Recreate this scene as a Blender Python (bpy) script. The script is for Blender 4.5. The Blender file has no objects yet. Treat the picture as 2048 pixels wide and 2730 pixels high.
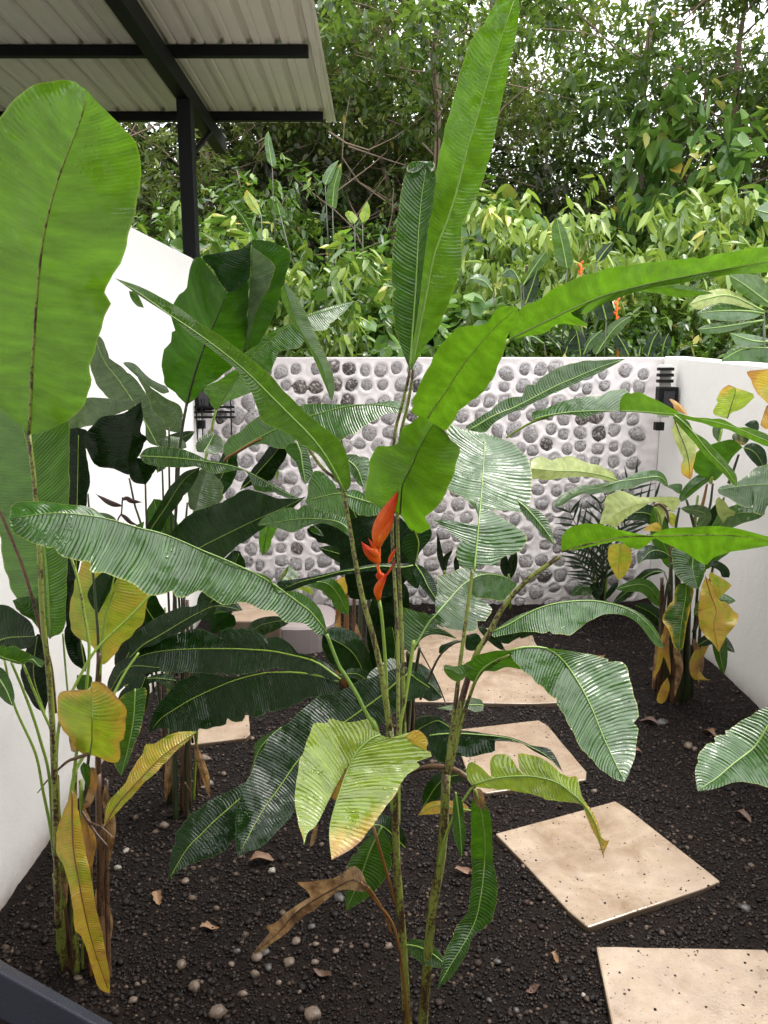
import bpy, math, random
import numpy as np
from mathutils import Vector, noise as mnoise
random.seed(7)
rng = np.random.default_rng(11)
R = math.radians
S = bpy.context.scene

# ---------------------------------------------------------------- camera, light, exposure
F, PITCH, EYE = 2150.0, R(11.0), 2.0
cam = bpy.data.objects.new('camera', bpy.data.cameras.new('camera'))
S.collection.objects.link(cam); S.camera = cam
cam.location = (0, 0, EYE); cam.rotation_euler = (R(90) - PITCH, 0, 0)
cam.data.sensor_fit = 'VERTICAL'; cam.data.sensor_height = 36; cam.data.lens = 36 * F / 2730
cam.data.clip_start = 0.05; cam.data.clip_end = 2000

SUN_EL, SUN_AZ = 62.0, 55.0
world = bpy.data.worlds.new('World'); S.world = world; world.use_nodes = True
wn, wl = world.node_tree.nodes, world.node_tree.links
wn.clear()
sky = wn.new('ShaderNodeTexSky'); sky.sky_type = 'NISHITA'; sky.sun_disc = False
sky.sun_elevation = R(SUN_EL); sky.sun_rotation = R(SUN_AZ); sky.air_density = 1.0; sky.dust_density = 3.0
bg1 = wn.new('ShaderNodeBackground'); bg1.inputs[1].default_value = 0.06
bg2 = wn.new('ShaderNodeBackground'); bg2.inputs[0].default_value = (1.0, 0.99, 0.97, 1)
# overcast sky: three times as bright overhead as at the horizon
geo = wn.new('ShaderNodeTexCoord'); sx_ = wn.new('ShaderNodeSeparateXYZ'); wl.new(geo.outputs['Generated'], sx_.inputs[0])
mx = wn.new('ShaderNodeMath'); mx.operation = 'MAXIMUM'; wl.new(sx_.outputs[2], mx.inputs[0]); mx.inputs[1].default_value = 0.0
ml = wn.new('ShaderNodeMath'); ml.operation = 'MULTIPLY_ADD'; wl.new(mx.outputs[0], ml.inputs[0]); ml.inputs[1].default_value = 1.7; ml.inputs[2].default_value = 0.85
wl.new(ml.outputs[0], bg2.inputs[1])
add = wn.new('ShaderNodeAddShader'); wo = wn.new('ShaderNodeOutputWorld')
wl.new(sky.outputs[0], bg1.inputs[0]); wl.new(bg1.outputs[0], add.inputs[0]); wl.new(bg2.outputs[0], add.inputs[1])
wl.new(add.outputs[0], wo.inputs[0])
sun = bpy.data.objects.new('sun', bpy.data.lights.new('sun', 'SUN')); S.collection.objects.link(sun)
sun.data.energy = 1.3; sun.data.angle = R(25); sun.data.color = (1.0, 0.96, 0.9)
sun.rotation_euler = (R(90 - SUN_EL), 0, R(180 - SUN_AZ) )
S.view_settings.view_transform = 'Standard'; S.view_settings.look = 'None'
S.view_settings.gamma = 1.0; S.view_settings.use_curve_mapping = False
S.view_settings.exposure = 1.05
S.cycles.max_bounces = 3; S.cycles.diffuse_bounces = 2; S.cycles.glossy_bounces = 2; S.cycles.transmission_bounces = 3; S.cycles.transparent_max_bounces = 4

# ---------------------------------------------------------------- helpers
CP, SP = math.cos(PITCH), math.sin(PITCH)
FR = {'O': (0, 0, .81006), 'R1': (0, 700, 3.318), 'R2': (0, 1300, 3.318), 'R3': (400, 600, 3.318), 'R4': (500, 1100, 3.318),
      'R5': (350, 1600, 3.318), 'R6': (800, 1000, 3.318), 'R7': (1000, 1500, 3.318), 'R8': (1548, 1000, 3.318),
      'S1': (700, 1800, 2.765), 'S2': (100, 1800, 2.765), 'S3': (1548, 1500, 3.318), 'S4': (1000, 850, 2.37), 'S5': (300, 300, 2.37),
      'Q1': (0, 0, 1.62), 'Q2': (1024, 0, 1.62), 'Q3': (0, 650, 1.62), 'Q4': (1024, 650, 1.62), 'Q5': (0, 1300, 1.62), 'Q6': (1024, 1300, 1.62),
      'Q7': (0, 2000, 1.62), 'Q8': (1024, 2000, 1.62), 'X': (0, 0, 1.0)}
def px(fr, pts):
    ox, oy, s = FR[fr]
    return np.array([(ox + a / s, oy + b / s) for a, b in pts], float)
def ray(x, y):
    u = (x - 1024) / F; v = -(y - 1365) / F
    return np.array([u, CP + v * SP, -SP + v * CP])
def at(x, y, d):
    r = ray(x, y); return np.array([0, 0, EYE]) + r * (d / r[1])
def at_many(xy, d):
    u = (xy[..., 0] - 1024) / F; v = -(xy[..., 1] - 1365) / F
    ry = CP + v * SP; rz = -SP + v * CP
    k = d / ry
    return np.stack([u * k, ry * k, EYE + rz * k], -1)
def ground(x, y, z=0.0):
    r = ray(x, y); return np.array([0, 0, EYE]) + r * ((z - EYE) / r[2])

def link(o, parent=None):
    S.collection.objects.link(o)
    if parent is not None: o.parent = parent
    return o
def mesh_obj(name, V, Fc, mat, parent=None, smooth=True, uv=None, attrs=None):
    m = bpy.data.meshes.new(name)
    m.from_pydata([tuple(v) for v in V], [], [tuple(f) for f in Fc])
    if smooth: m.polygons.foreach_set('use_smooth', [True] * len(m.polygons))
    if mat is not None: m.materials.append(mat)
    if uv is not None:
        l = m.uv_layers.new(name='veins'); li = np.empty(len(m.loops), int); m.loops.foreach_get('vertex_index', li)
        l.data.foreach_set('uv', np.asarray(uv, 'f')[li].ravel())
    for k, a in (attrs or {}).items():
        at_ = m.attributes.new(k, 'FLOAT', 'POINT'); at_.data.foreach_set('value', np.asarray(a, 'f'))
    m.update()
    o = bpy.data.objects.new(name, m); link(o, parent)
    return o
def fast_mesh(name, V, Fc, mat, attrs=None, smooth=False):
    V = np.asarray(V, 'f'); Fc = np.asarray(Fc, 'i'); n = Fc.shape[1]
    m = bpy.data.meshes.new(name)
    m.vertices.add(len(V)); m.vertices.foreach_set('co', V.ravel())
    m.loops.add(Fc.size); m.loops.foreach_set('vertex_index', Fc.ravel())
    m.polygons.add(len(Fc)); m.polygons.foreach_set('loop_start', np.arange(0, Fc.size, n, dtype='i'))
    if smooth: m.polygons.foreach_set('use_smooth', [True] * len(Fc))
    m.materials.append(mat)
    for k, a in (attrs or {}).items():
        at_ = m.attributes.new(k, 'FLOAT', 'POINT'); at_.data.foreach_set('value', np.asarray(a, 'f'))
    m.update(calc_edges=True); m.validate()
    return m
def tag(o, label=None, cat=None, group=None, kind=None):
    if label: o['label'] = label
    if cat: o['category'] = cat
    if group: o['group'] = group
    if kind: o['kind'] = kind
    return o
def thing(name, loc, label, cat, group=None):
    o = bpy.data.objects.new(name, None); link(o); o.location = loc; o.empty_display_size = .1
    tag(o, label, cat, group); return o
def local(parent, P):
    return np.asarray(P) - np.array(parent.location) if parent is not None else np.asarray(P)
def box(name, x0, x1, y0, y1, z0, z1, mat, parent=None, bevel=0.0, shear=0.0):
    V = [(x, y, z + shear * (y - y0)) for x in (x0, x1) for y in (y0, y1) for z in (z0, z1)]
    Fc = [(0, 1, 3, 2), (4, 6, 7, 5), (0, 4, 5, 1), (2, 3, 7, 6), (0, 2, 6, 4), (1, 5, 7, 3)]
    o = mesh_obj(name, local(parent, V), Fc, mat, parent, smooth=False)
    if bevel:
        b = o.modifiers.new('b', 'BEVEL'); b.width = bevel; b.segments = 2
    return o
def catmull(P, n, sharp=False):
    P = np.asarray(P, float)
    if len(P) < 3 or sharp:
        s = np.r_[0, np.cumsum(np.linalg.norm(np.diff(P, axis=0), axis=1))]
        t = np.linspace(0, s[-1], n)
        return np.stack([np.interp(t, s, P[:, i]) for i in range(P.shape[1])], -1)
    Q = np.vstack([2 * P[0] - P[1], P, 2 * P[-1] - P[-2]])
    out = []
    for i in range(1, len(Q) - 2):
        t = np.linspace(0, 1, 10, endpoint=False)[:, None]
        a, b, c, d = Q[i - 1], Q[i], Q[i + 1], Q[i + 2]
        out.append(.5 * (2 * b + (c - a) * t + (2 * a - 5 * b + 4 * c - d) * t ** 2 + (3 * b - a - 3 * c + d) * t ** 3))
    out.append(P[-1:]); C = np.vstack(out)
    s = np.r_[0, np.cumsum(np.linalg.norm(np.diff(C, axis=0), axis=1))]
    t = np.linspace(0, s[-1], n)
    return np.stack([np.interp(t, s, C[:, i]) for i in range(P.shape[1])], -1)
def tube_geo(P, rad, seg=7):
    P = np.asarray(P, float); n = len(P); rad = np.broadcast_to(rad, n)
    T = np.gradient(P, axis=0); T /= np.linalg.norm(T, axis=1)[:, None] + 1e-9
    up = np.array([0.13, 1.0, 0.21]) if abs(T[:, 1]).mean() < .8 else np.array([1.0, .1, 0])
    A = np.cross(T, up); A /= np.linalg.norm(A, axis=1)[:, None] + 1e-9
    B = np.cross(T, A)
    an = np.arange(seg) * 2 * math.pi / seg
    V = (P[:, None] + rad[:, None, None] * (np.cos(an)[None, :, None] * A[:, None] + np.sin(an)[None, :, None] * B[:, None])).reshape(-1, 3)
    Fc = [(i * seg + j, i * seg + (j + 1) % seg, (i + 1) * seg + (j + 1) % seg, (i + 1) * seg + j) for i in range(n - 1) for j in range(seg)]
    Fc += [tuple(range(seg))[::-1], tuple((n - 1) * seg + j for j in range(seg))]
    return V, Fc

# ---------------------------------------------------------------- materials
def new_mat(name):
    m = bpy.data.materials.new(name); m.use_nodes = True; nt = m.node_tree; nt.nodes.clear()
    return m, nt.nodes, nt.links
class NB:
    def __init__(s, name): s.m, s.n, s.l = new_mat(name); s.out = s.n.new('ShaderNodeOutputMaterial')
    def node(s, t, **kw):
        x = s.n.new(t)
        for k, v in kw.items():
            if k.startswith('i_'):
                key = k[2:]; key = int(key) if key.isdigit() else key.replace('_', ' ')
                if hasattr(v, 'default_value') or isinstance(v, bpy.types.NodeSocket): s.l.new(v, x.inputs[key])
                else: x.inputs[key].default_value = v
            else: setattr(x, k, v)
        return x
    def math(s, op, a, b=None, c=None, clamp=False):
        x = s.n.new('ShaderNodeMath'); x.operation = op; x.use_clamp = clamp
        for i, v in enumerate((a, b, c)):
            if v is None: continue
            if isinstance(v, bpy.types.NodeSocket): s.l.new(v, x.inputs[i])
            else: x.inputs[i].default_value = v
        return x.outputs[0]
    def mix(s, f, a, b, mode='MIX'):
        x = s.n.new('ShaderNodeMix'); x.data_type = 'RGBA'; x.blend_type = mode
        for i, v in ((0, f), (6, a), (7, b)):
            if isinstance(v, bpy.types.NodeSocket): s.l.new(v, x.inputs[i])
            else: x.inputs[i].default_value = v if i == 0 else (*v[:3], 1)
        return x.outputs[2]
    def noise(s, scale, detail=3, rough=.55, vec=None, dist=0.0):
        x = s.node('ShaderNodeTexNoise'); x.inputs['Scale'].default_value = scale; x.inputs['Detail'].default_value = detail
        x.inputs['Roughness'].default_value = rough; x.inputs['Distortion'].default_value = dist
        if vec is not None: s.l.new(vec, x.inputs['Vector'])
        return x.outputs['Fac']
    def pos(s):
        return s.node('ShaderNodeNewGeometry').outputs['Position']
    def ramp(s, f, stops):
        x = s.n.new('ShaderNodeValToRGB'); e = x.color_ramp.elements
        while len(e) < len(stops): e.new(.5)
        for el, (p, c) in zip(e, stops):
            el.position = p; el.color = (*c, 1) if len(c) == 3 else c
        s.l.new(f, x.inputs[0]); return x.outputs[0]
    def bump(s, h, dist, strength=1.0, normal=None):
        x = s.n.new('ShaderNodeBump'); x.inputs['Distance'].default_value = dist; x.inputs['Strength'].default_value = strength
        s.l.new(h, x.inputs['Height'])
        if normal is not None: s.l.new(normal, x.inputs['Normal'])
        return x.outputs[0]
    def pbsdf(s, col, rough, normal=None, spec=.5, metal=0.0, coat=0.0):
        x = s.n.new('ShaderNodeBsdfPrincipled')
        for k, v in (('Base Color', col), ('Roughness', rough), ('Specular IOR Level', spec), ('Metallic', metal), ('Coat Weight', coat)):
            if isinstance(v, bpy.types.NodeSocket): s.l.new(v, x.inputs[k])
            else: x.inputs[k].default_value = (*v[:3], 1) if k == 'Base Color' else v
        if normal is not None: s.l.new(normal, x.inputs['Normal'])
        return x.outputs[0]
    def done(s, sh): s.l.new(sh, s.out.inputs[0]); return s.m

YEL, ORG, BRN = (.60, .42, .05), (.46, .23, .04), (.27, .145, .065)
def leaf_mat(name, c1, c2, tr=(.25, .5, .03), tf=.35, rough=.26, vein=.9, spec=.5, yel=YEL, org=ORG, rim=(.30, .34, .06)):
    b = NB(name); c1 = [x * .74 for x in c1]; c2 = [x * .74 for x in c2]; tr = [x * .78 for x in tr]; yel = [x * .85 for x in yel]; org = [x * .85 for x in org]
    uv = b.node('ShaderNodeUVMap', uv_map='veins').outputs[0]
    sep = b.node('ShaderNodeSeparateXYZ', i_0=uv); U, V = sep.outputs[0], sep.outputs[1]
    aU = b.math('ABSOLUTE', U)
    P = b.pos()
    n1 = b.noise(5, 4, .6, P); n2 = b.noise(38, 3, .6, P); n3 = b.noise(11, 5, .7, P)
    # lateral veins follow the ruled rows and bend to the tip near the margin
    vv = b.math('ADD', V, b.math('MULTIPLY', b.math('MULTIPLY', aU, aU), -.015))
    vv = b.math('ADD', vv, b.math('MULTIPLY', n1, .02))
    w1 = b.math('SINE', b.math('MULTIPLY', vv, 2 * math.pi / .0088))
    w2 = b.math('SINE', b.math('MULTIPLY', vv, 2 * math.pi / .031))
    w3 = b.math('SINE', b.math('MULTIPLY', vv, 2 * math.pi / .0037))
    h = b.math('ADD', b.math('MULTIPLY', w1, .55), b.math('ADD', b.math('MULTIPLY', w2, .35), b.math('MULTIPLY', w3, .10)))
    h = b.math('MULTIPLY', h, b.math('MULTIPLY', b.math('ADD', .1, n3), b.math('ADD', .25, n1)))
    dr = b.node('ShaderNodeTexVoronoi', i_Vector=P, i_Scale=95.0); dd = b.math('SUBTRACT', .36, dr.outputs['Distance'], clamp=True)
    dm = b.math('GREATER_THAN', b.noise(13, 2, .5, P), .60)
    dd = b.math('MULTIPLY', dd, dm)
    nrm = b.bump(h, .0021 * vein, 1.0)
    nrm = b.bump(n2, .003, .5, nrm); nrm = b.bump(b.noise(9, 2, .5, P), .035, .55, nrm)
    nrm = b.bump(dd, .004, 1.0, nrm)
    cx_ = b.node('ShaderNodeCombineXYZ'); b.l.new(b.math('MULTIPLY', U, 1.1), cx_.inputs[0]); b.l.new(b.math('MULTIPLY', vv, 26.0), cx_.inputs[1])
    st1 = b.noise(1.0, 4, .65, cx_.outputs[0]); st1 = b.ramp(st1, [(.30, (0,) * 3), (.70, (1,) * 3)])
    sh_ = b.math('ADD', .62, b.math('MULTIPLY', st1, .62))
    col = b.mix(n1, c1, c2)
    sc3 = b.node('ShaderNodeVectorMath', operation='SCALE'); b.l.new(col, sc3.inputs[0]); b.l.new(sh_, sc3.inputs['Scale']); col = sc3.outputs[0]
    streak = b.math('MULTIPLY', b.math('ADD', w1, 1.0), .05)
    col = b.mix(streak, col, [min(1, x * 1.9) for x in c2])
    col = b.mix(b.math('MULTIPLY', b.math('SUBTRACT', n2, .5, clamp=True), 1.2), col, [x * .5 for x in c1])
    rimf = b.math('MULTIPLY', b.math('SUBTRACT', aU, .965, clamp=True), 22, clamp=True)
    col = b.mix(rimf, col, rim)
    sp = b.math('MULTIPLY', b.math('GREATER_THAN', b.noise(140, 2, .5, P), .70), .5)
    col = b.mix(sp, col, (.12, .08, .03))
    age = b.node('ShaderNodeAttribute', attribute_name='age').outputs['Fac']
    a2 = b.math('ADD', age, b.math('MULTIPLY', b.math('SUBTRACT', n3, .5), b.math('MULTIPLY', b.math('MINIMUM', age, .45), 3.4)))
    yf = b.math('MULTIPLY', b.math('SUBTRACT', a2, .25, clamp=True), 3.0, clamp=True)
    of = b.math('MULTIPLY', b.math('SUBTRACT', a2, .62, clamp=True), 4.0, clamp=True)
    bf = b.math('MULTIPLY', b.math('SUBTRACT', a2, .90, clamp=True), 6.0, clamp=True)
    brn_ = b.mix(b.ramp(b.noise(24, 4, .7, P), [(.38, (0,) * 3), (.62, (1,) * 3)]), (.13, .065, .03), (.40, .25, .11))
    def aged(c):
        c = b.mix(yf, c, yel); c = b.mix(of, c, org); return b.mix(bf, c, brn_)
    colA = aged(col)
    wet = b.ramp(n3, [(.42, (0,) * 3), (.58, (1,) * 3)]); rg = b.math('ADD', rough - .16, b.math('MULTIPLY', wet, .20))
    rg = b.math('ADD', rg, b.math('MULTIPLY', of, .3), clamp=True)
    pr = b.pbsdf(colA, rg, nrm, spec)
    tr3 = b.node('ShaderNodeVectorMath', operation='SCALE'); tr3.inputs[0].default_value = tr; b.l.new(sh_, tr3.inputs['Scale'])
    trc = aged(b.mix(b.math('MULTIPLY', b.math('ADD', w2, 1.0), .10), tr3.outputs[0], [x * .55 for x in tr]))
    tl = b.node('ShaderNodeBsdfTranslucent'); b.l.new(trc, tl.inputs[0])
    ms = b.node('ShaderNodeMixShader'); ms.inputs[0].default_value = tf
    b.l.new(pr, ms.inputs[1]); b.l.new(tl.outputs[0], ms.inputs[2])
    return b.done(ms.outputs[0])

LM = {
 'fresh': leaf_mat('leaf_fresh_green', (.030, .080, .007), (.050, .115, .010), (.140, .320, .010), .5, .24, .40, .6),
 'green': leaf_mat('leaf_mid_green', (.018, .064, .006), (.030, .090, .008), (.10, .27, .010), .36, .20, .85, .55),
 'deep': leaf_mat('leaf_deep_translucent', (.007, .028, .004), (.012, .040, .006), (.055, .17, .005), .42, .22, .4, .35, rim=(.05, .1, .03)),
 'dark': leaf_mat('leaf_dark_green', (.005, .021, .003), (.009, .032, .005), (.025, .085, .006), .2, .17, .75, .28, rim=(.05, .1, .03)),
 'black': leaf_mat('leaf_painted_shade', (.003, .012, .002), (.005, .017, .003), (.012, .04, .004), .12, .25, .6, .2, rim=(.03, .05, .02)),  # near-black green: deep shade painted into the colour of shadowed leaves
 'pale': leaf_mat('leaf_waxy_green', (.030, .105, .012), (.046, .135, .018), (.13, .31, .02), .30, .17, 1.05, .85),
 'grey': leaf_mat('leaf_grey_green', (.05, .095, .038), (.075, .12, .05), (.15, .24, .08), .35, .33, .7),
 'lime': leaf_mat('leaf_lime_green', (.24, .38, .02), (.34, .47, .03), (.46, .60, .03), .4, .17, .8, .8),
 'cream': leaf_mat('leaf_cream_green', (.46, .54, .20), (.40, .48, .14), (.5, .6, .16), .45, .33, .6),
}
def stem_mat(name, c1, c2, spots, amount=.55):
    b = NB(name); P = b.pos()
    mp = b.node('ShaderNodeMapping', i_0=P); mp.inputs['Scale'].default_value = (1, 1, .25)
    n1 = b.noise(30, 4, .65, mp.outputs[0]); n2 = b.noise(120, 3, .6, P)
    col = b.mix(n1, c1, c2)
    s = b.math('MULTIPLY', b.math('SUBTRACT', b.math('ADD', b.math('MULTIPLY', n1, .6), b.math('MULTIPLY', n2, .5)), amount, clamp=True), 14, clamp=True)
    col = b.mix(s, col, spots)
    return b.done(b.pbsdf(col, .35, b.bump(n2, .002, .6)))
SM = {
 'green': stem_mat('stem_green', (.13, .22, .025), (.22, .32, .04), (.09, .035, .02), .62),
 'speck': stem_mat('stem_speckled', (.22, .26, .05), (.14, .17, .03), (.05, .018, .014), .53),
 'dark': stem_mat('stem_dark', (.020, .035, .012), (.035, .05, .018), (.03, .012, .008), .55),
 'brown': stem_mat('stem_brown', (.13, .07, .035), (.07, .035, .02), (.02, .01, .008), .56),
 'orange': stem_mat('stem_orange', (.22, .10, .025), (.12, .055, .015), (.10, .04, .02), .60),
 'pale': stem_mat('stem_pale', (.20, .31, .06), (.15, .26, .05), (.30, .30, .1), .75),
}
def simple(name, col, rough=.5, bscale=60, bdist=.002, var=.25, spec=.5, metal=0):
    b = NB(name); P = b.pos(); n = b.noise(bscale, 4, .6, P); n0 = b.noise(bscale / 12, 3, .6, P)
    c = b.mix(b.math('MULTIPLY', n0, var * 2), col, [x * .55 for x in col])
    return b.done(b.pbsdf(c, b.math('ADD', rough - .08, b.math('MULTIPLY', n, .16)), b.bump(n, bdist, .7), spec, metal))
def plaster_mat(name, base, dirt_h):
    b = NB(name); P = b.pos(); sep = b.node('ShaderNodeSeparateXYZ', i_0=P)
    n = b.noise(2.2, 6, .65, P); nf = b.noise(90, 4, .6, P); nm = b.noise(9, 4, .6, P)
    c = b.mix(n, base, [x * .93 for x in base])
    mp = b.node('ShaderNodeMapping', i_0=P); mp.inputs['Scale'].default_value = (9, 9, .6)
    dr = b.noise(1.0, 4, .7, mp.outputs[0])
    c = b.mix(b.math('MULTIPLY', b.math('SUBTRACT', dr, .60, clamp=True), .5), c, (.42, .38, .33))
    low = b.math('SUBTRACT', dirt_h, sep.outputs[2]); low = b.math('DIVIDE', low, dirt_h, clamp=True)
    low = b.math('MULTIPLY', b.math('POWER', low, 2.0), b.math('ADD', .25, nm), clamp=True)
    c = b.mix(low, c, (.20, .15, .12))
    nn = b.bump(nf, .0025, .5); nn = b.bump(nm, .006, .6, nn)
    return b.done(b.pbsdf(c, .7, nn, .3))
M_WALL = plaster_mat('white_render', (.76, .74, .71), .22)
M_MORT = plaster_mat('lumpy_mortar', (.73, .68, .675), .22)
def stone_mat(name, a, bcol, c3):
    b = NB(name)
    oi = b.node('ShaderNodeObjectInfo'); P = b.pos()
    n = b.noise(22, 6, .75, P); nf = b.noise(75, 4, .75, P)
    c = b.mix(n, a, bcol); c = b.mix(b.math('MULTIPLY', oi.outputs['Random'], .65), c, c3)
    holes = b.math('MULTIPLY', b.math('SUBTRACT', nf, .55, clamp=True), 12, clamp=True)
    c = b.mix(holes, c, (.03, .025, .025))
    lime = b.math('MULTIPLY', b.math('SUBTRACT', b.noise(48, 4, .7, P), .50, clamp=True), 7, clamp=True)
    c = b.mix(b.math('MULTIPLY', lime, .75), c, (.62, .60, .58))
    nn = b.bump(n, .020, .9); nn = b.bump(nf, .010, .9, nn)
    return b.done(b.pbsdf(c, .75, nn, .3))
M_STONE = stone_mat('lava_stone', (.42, .40, .405), (.21, .195, .20), (.45, .41, .40))
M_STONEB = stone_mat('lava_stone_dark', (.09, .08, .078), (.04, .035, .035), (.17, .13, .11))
def soil_mat():
    b = NB('volcanic_soil'); P = b.pos()
    n0 = b.noise(1.7, 4, .6, P); n1 = b.noise(70, 5, .75, P); n2 = b.noise(210, 3, .7, P)
    c = b.mix(b.ramp(n1, [(.35, (0, 0, 0)), (.7, (1, 1, 1))]), (.002, .0015, .0015), (.020, .012, .009)); c = b.mix(b.math('MULTIPLY', b.math('SUBTRACT', n0, .45, clamp=True), 1.6), c, (.026, .013, .009))
    v = b.node('ShaderNodeTexVoronoi', i_Vector=P, i_Scale=60.0)
    nn = b.bump(v.outputs['Distance'], -.016, .9); nn = b.bump(n1, .02, .9, nn); nn = b.bump(n2, .006, .8, nn)
    return b.done(b.pbsdf(c, .6, nn, .15))
M_SOIL = soil_mat()
def gravel_mat():
    b = NB('gravel_grit'); P = b.pos()
    r = b.node('ShaderNodeAttribute', attribute_name='rnd').outputs['Fac']
    c = b.ramp(r, [(0, (.002, .0014, .0012)), (.45, (.0062, .0036, .0028)), (.74, (.016, .0090, .0066)), (.92, (.038, .023, .017)), (.99, (.13, .092, .068))])
    n = b.noise(160, 4, .7, P); c = b.mix(b.math('MULTIPLY', n, .6), c, (.008, .005, .004), 'MIX')
    return b.done(b.pbsdf(c, .42, b.bump(n, .004, .8), .22))
M_GRAV = gravel_mat()
M_PEB = simple('pebble_buff', (.13, .092, .066), .5, 80, .004, .5)
M_PEBW = simple('pebble_pale', (.26, .23, .20), .5, 80, .003, .3)
M_PEBG = simple('pebble_grey', (.055, .05, .048), .45, 80, .004, .4)
def slab_mat():
    b = NB('wet_sandstone_slab'); P = b.pos()
    n0 = b.noise(4.2, 6, .65, P, .8); n1 = b.noise(15, 6, .75, P); n2 = b.noise(95, 3, .6, P); nw = b.noise(1.9, 2, .5, P); n3 = b.noise(6, 5, .7, P, 1.5)
    c = b.mix(b.ramp(n0, [(.36, (0,) * 3), (.66, (1,) * 3)]), (.36, .28, .20), (.17, .11, .062))
    c = b.mix(b.math('MULTIPLY', b.ramp(n3, [(.42, (0,) * 3), (.62, (1,) * 3)]), .6), c, (.31, .24, .185))
    c = b.mix(b.math('MULTIPLY', b.ramp(n1, [(.40, (0,) * 3), (.66, (1,) * 3)]), .5), c, (.22, .15, .10))
    s = b.math('MULTIPLY', b.math('SUBTRACT', b.noise(62, 3, .6, P), .64, clamp=True), 30, clamp=True)
    s = b.math('MULTIPLY', s, b.math('GREATER_THAN', n3, .46)); c = b.mix(b.math('MULTIPLY', s, .85), c, (.03, .02, .015))
    s2 = b.math('MULTIPLY', b.math('SUBTRACT', b.noise(130, 3, .6, P), .66, clamp=True), 20, clamp=True); c = b.mix(b.math('MULTIPLY', s2, .7), c, (.06, .04, .03))
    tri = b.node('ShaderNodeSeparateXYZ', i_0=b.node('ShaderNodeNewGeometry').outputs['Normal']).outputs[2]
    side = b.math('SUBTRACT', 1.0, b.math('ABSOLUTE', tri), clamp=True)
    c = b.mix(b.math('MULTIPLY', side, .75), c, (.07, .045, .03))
    rg = b.ramp(nw, [(.40, (.07,) * 3), (.54, (.40,) * 3)])
    return b.done(b.pbsdf(c, rg, b.bump(n1, .002, .5, b.bump(n2, .0015, .6)), .6))
M_SLAB = slab_mat()
M_METAL = simple('black_steel', (.0025, .0025, .0025), .6, 120, .0006, .2, .25)
M_RAIL = simple('rail_paint_charcoal', (.028, .030, .042), .25, 300, .0002, .3, .5)
M_ROOF = simple('zinc_sheet_underside', (.74, .68, .59), .55, 18, .001, .25, .3)
M_GROUND = simple('forest_floor', (.030, .035, .014), .8, 8, .03, .5)
M_CONC = simple('smooth_mortar', (.26, .22, .215), .5, 30, .001, .2)
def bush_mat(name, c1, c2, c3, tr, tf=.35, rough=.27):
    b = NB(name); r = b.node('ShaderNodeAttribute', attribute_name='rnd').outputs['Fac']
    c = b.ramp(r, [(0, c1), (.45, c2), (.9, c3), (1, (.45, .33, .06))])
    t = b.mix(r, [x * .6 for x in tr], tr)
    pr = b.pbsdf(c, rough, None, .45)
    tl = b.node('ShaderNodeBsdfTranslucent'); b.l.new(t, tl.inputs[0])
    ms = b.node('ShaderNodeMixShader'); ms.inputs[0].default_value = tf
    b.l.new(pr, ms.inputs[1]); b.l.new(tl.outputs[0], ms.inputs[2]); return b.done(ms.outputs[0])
BM = {
 'lime': bush_mat('bush_lime', (.026, .068, .010), (.11, .19, .030), (.33, .42, .10), (.27, .40, .05), .33),
 'mid': bush_mat('bush_mid', (.014, .040, .009), (.040, .090, .014), (.15, .24, .035), (.12, .24, .02), .3),
 'broad': bush_mat('bush_broad', (.024, .066, .018), (.070, .155, .036), (.22, .35, .07), (.17, .33, .04), .3),
 'tree': bush_mat('tree_leaf', (.026, .055, .014), (.075, .13, .028), (.22, .30, .065), (.18, .30, .038), .4, .45),
 'tree2': bush_mat('tree_leaf_olive', (.042, .064, .020), (.11, .145, .036), (.28, .31, .075), (.22, .30, .05), .4, .45),
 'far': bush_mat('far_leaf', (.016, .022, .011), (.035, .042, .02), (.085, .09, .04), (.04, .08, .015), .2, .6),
}
M_BARK = simple('pale_bark', (.24, .17, .12), .8, 40, .01, .5)
M_BARKD = simple('dark_bark', (.10, .07, .05), .8, 40, .01, .5)
M_FLOW = None
def flower_mat(name, base, tip):
    b = NB(name); P = b.pos(); uv = b.node('ShaderNodeUVMap', uv_map='veins').outputs[0]
    V = b.node('ShaderNodeSeparateXYZ', i_0=uv).outputs[1]
    c = b.mix(b.math('ADD', V, b.math('MULTIPLY', b.math('SUBTRACT', b.noise(40, 3, .6, P), .5), .8), clamp=True), base, tip)
    pr = b.pbsdf(c, .3, b.bump(b.noise(90, 3, .6, P), .002, .5), .5)
    tl = b.node('ShaderNodeBsdfTranslucent'); b.l.new(c, tl.inputs[0])
    ms = b.node('ShaderNodeMixShader'); ms.inputs[0].default_value = .25
    b.l.new(pr, ms.inputs[1]); b.l.new(tl.outputs[0], ms.inputs[2]); return b.done(ms.outputs[0])
M_FLOW = flower_mat('bract_orange_red', (.85, .20, .015), (.60, .015, .010))
M_FLOWD = simple('bract_maroon', (.035, .012, .012), .4, 60, .002)

# ---------------------------------------------------------------- ground and walls
XL, XR, YB = -1.40, 2.14, 6.28
gp = bpy.data.meshes.new('ground')
g = mesh_obj('ground', [(-400, -300, -.12), (400, -300, -.12), (400, 600, -.12), (-400, 600, -.12)], [(0, 1, 2, 3)], M_GROUND, smooth=False)
tag(g, kind='structure')
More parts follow.
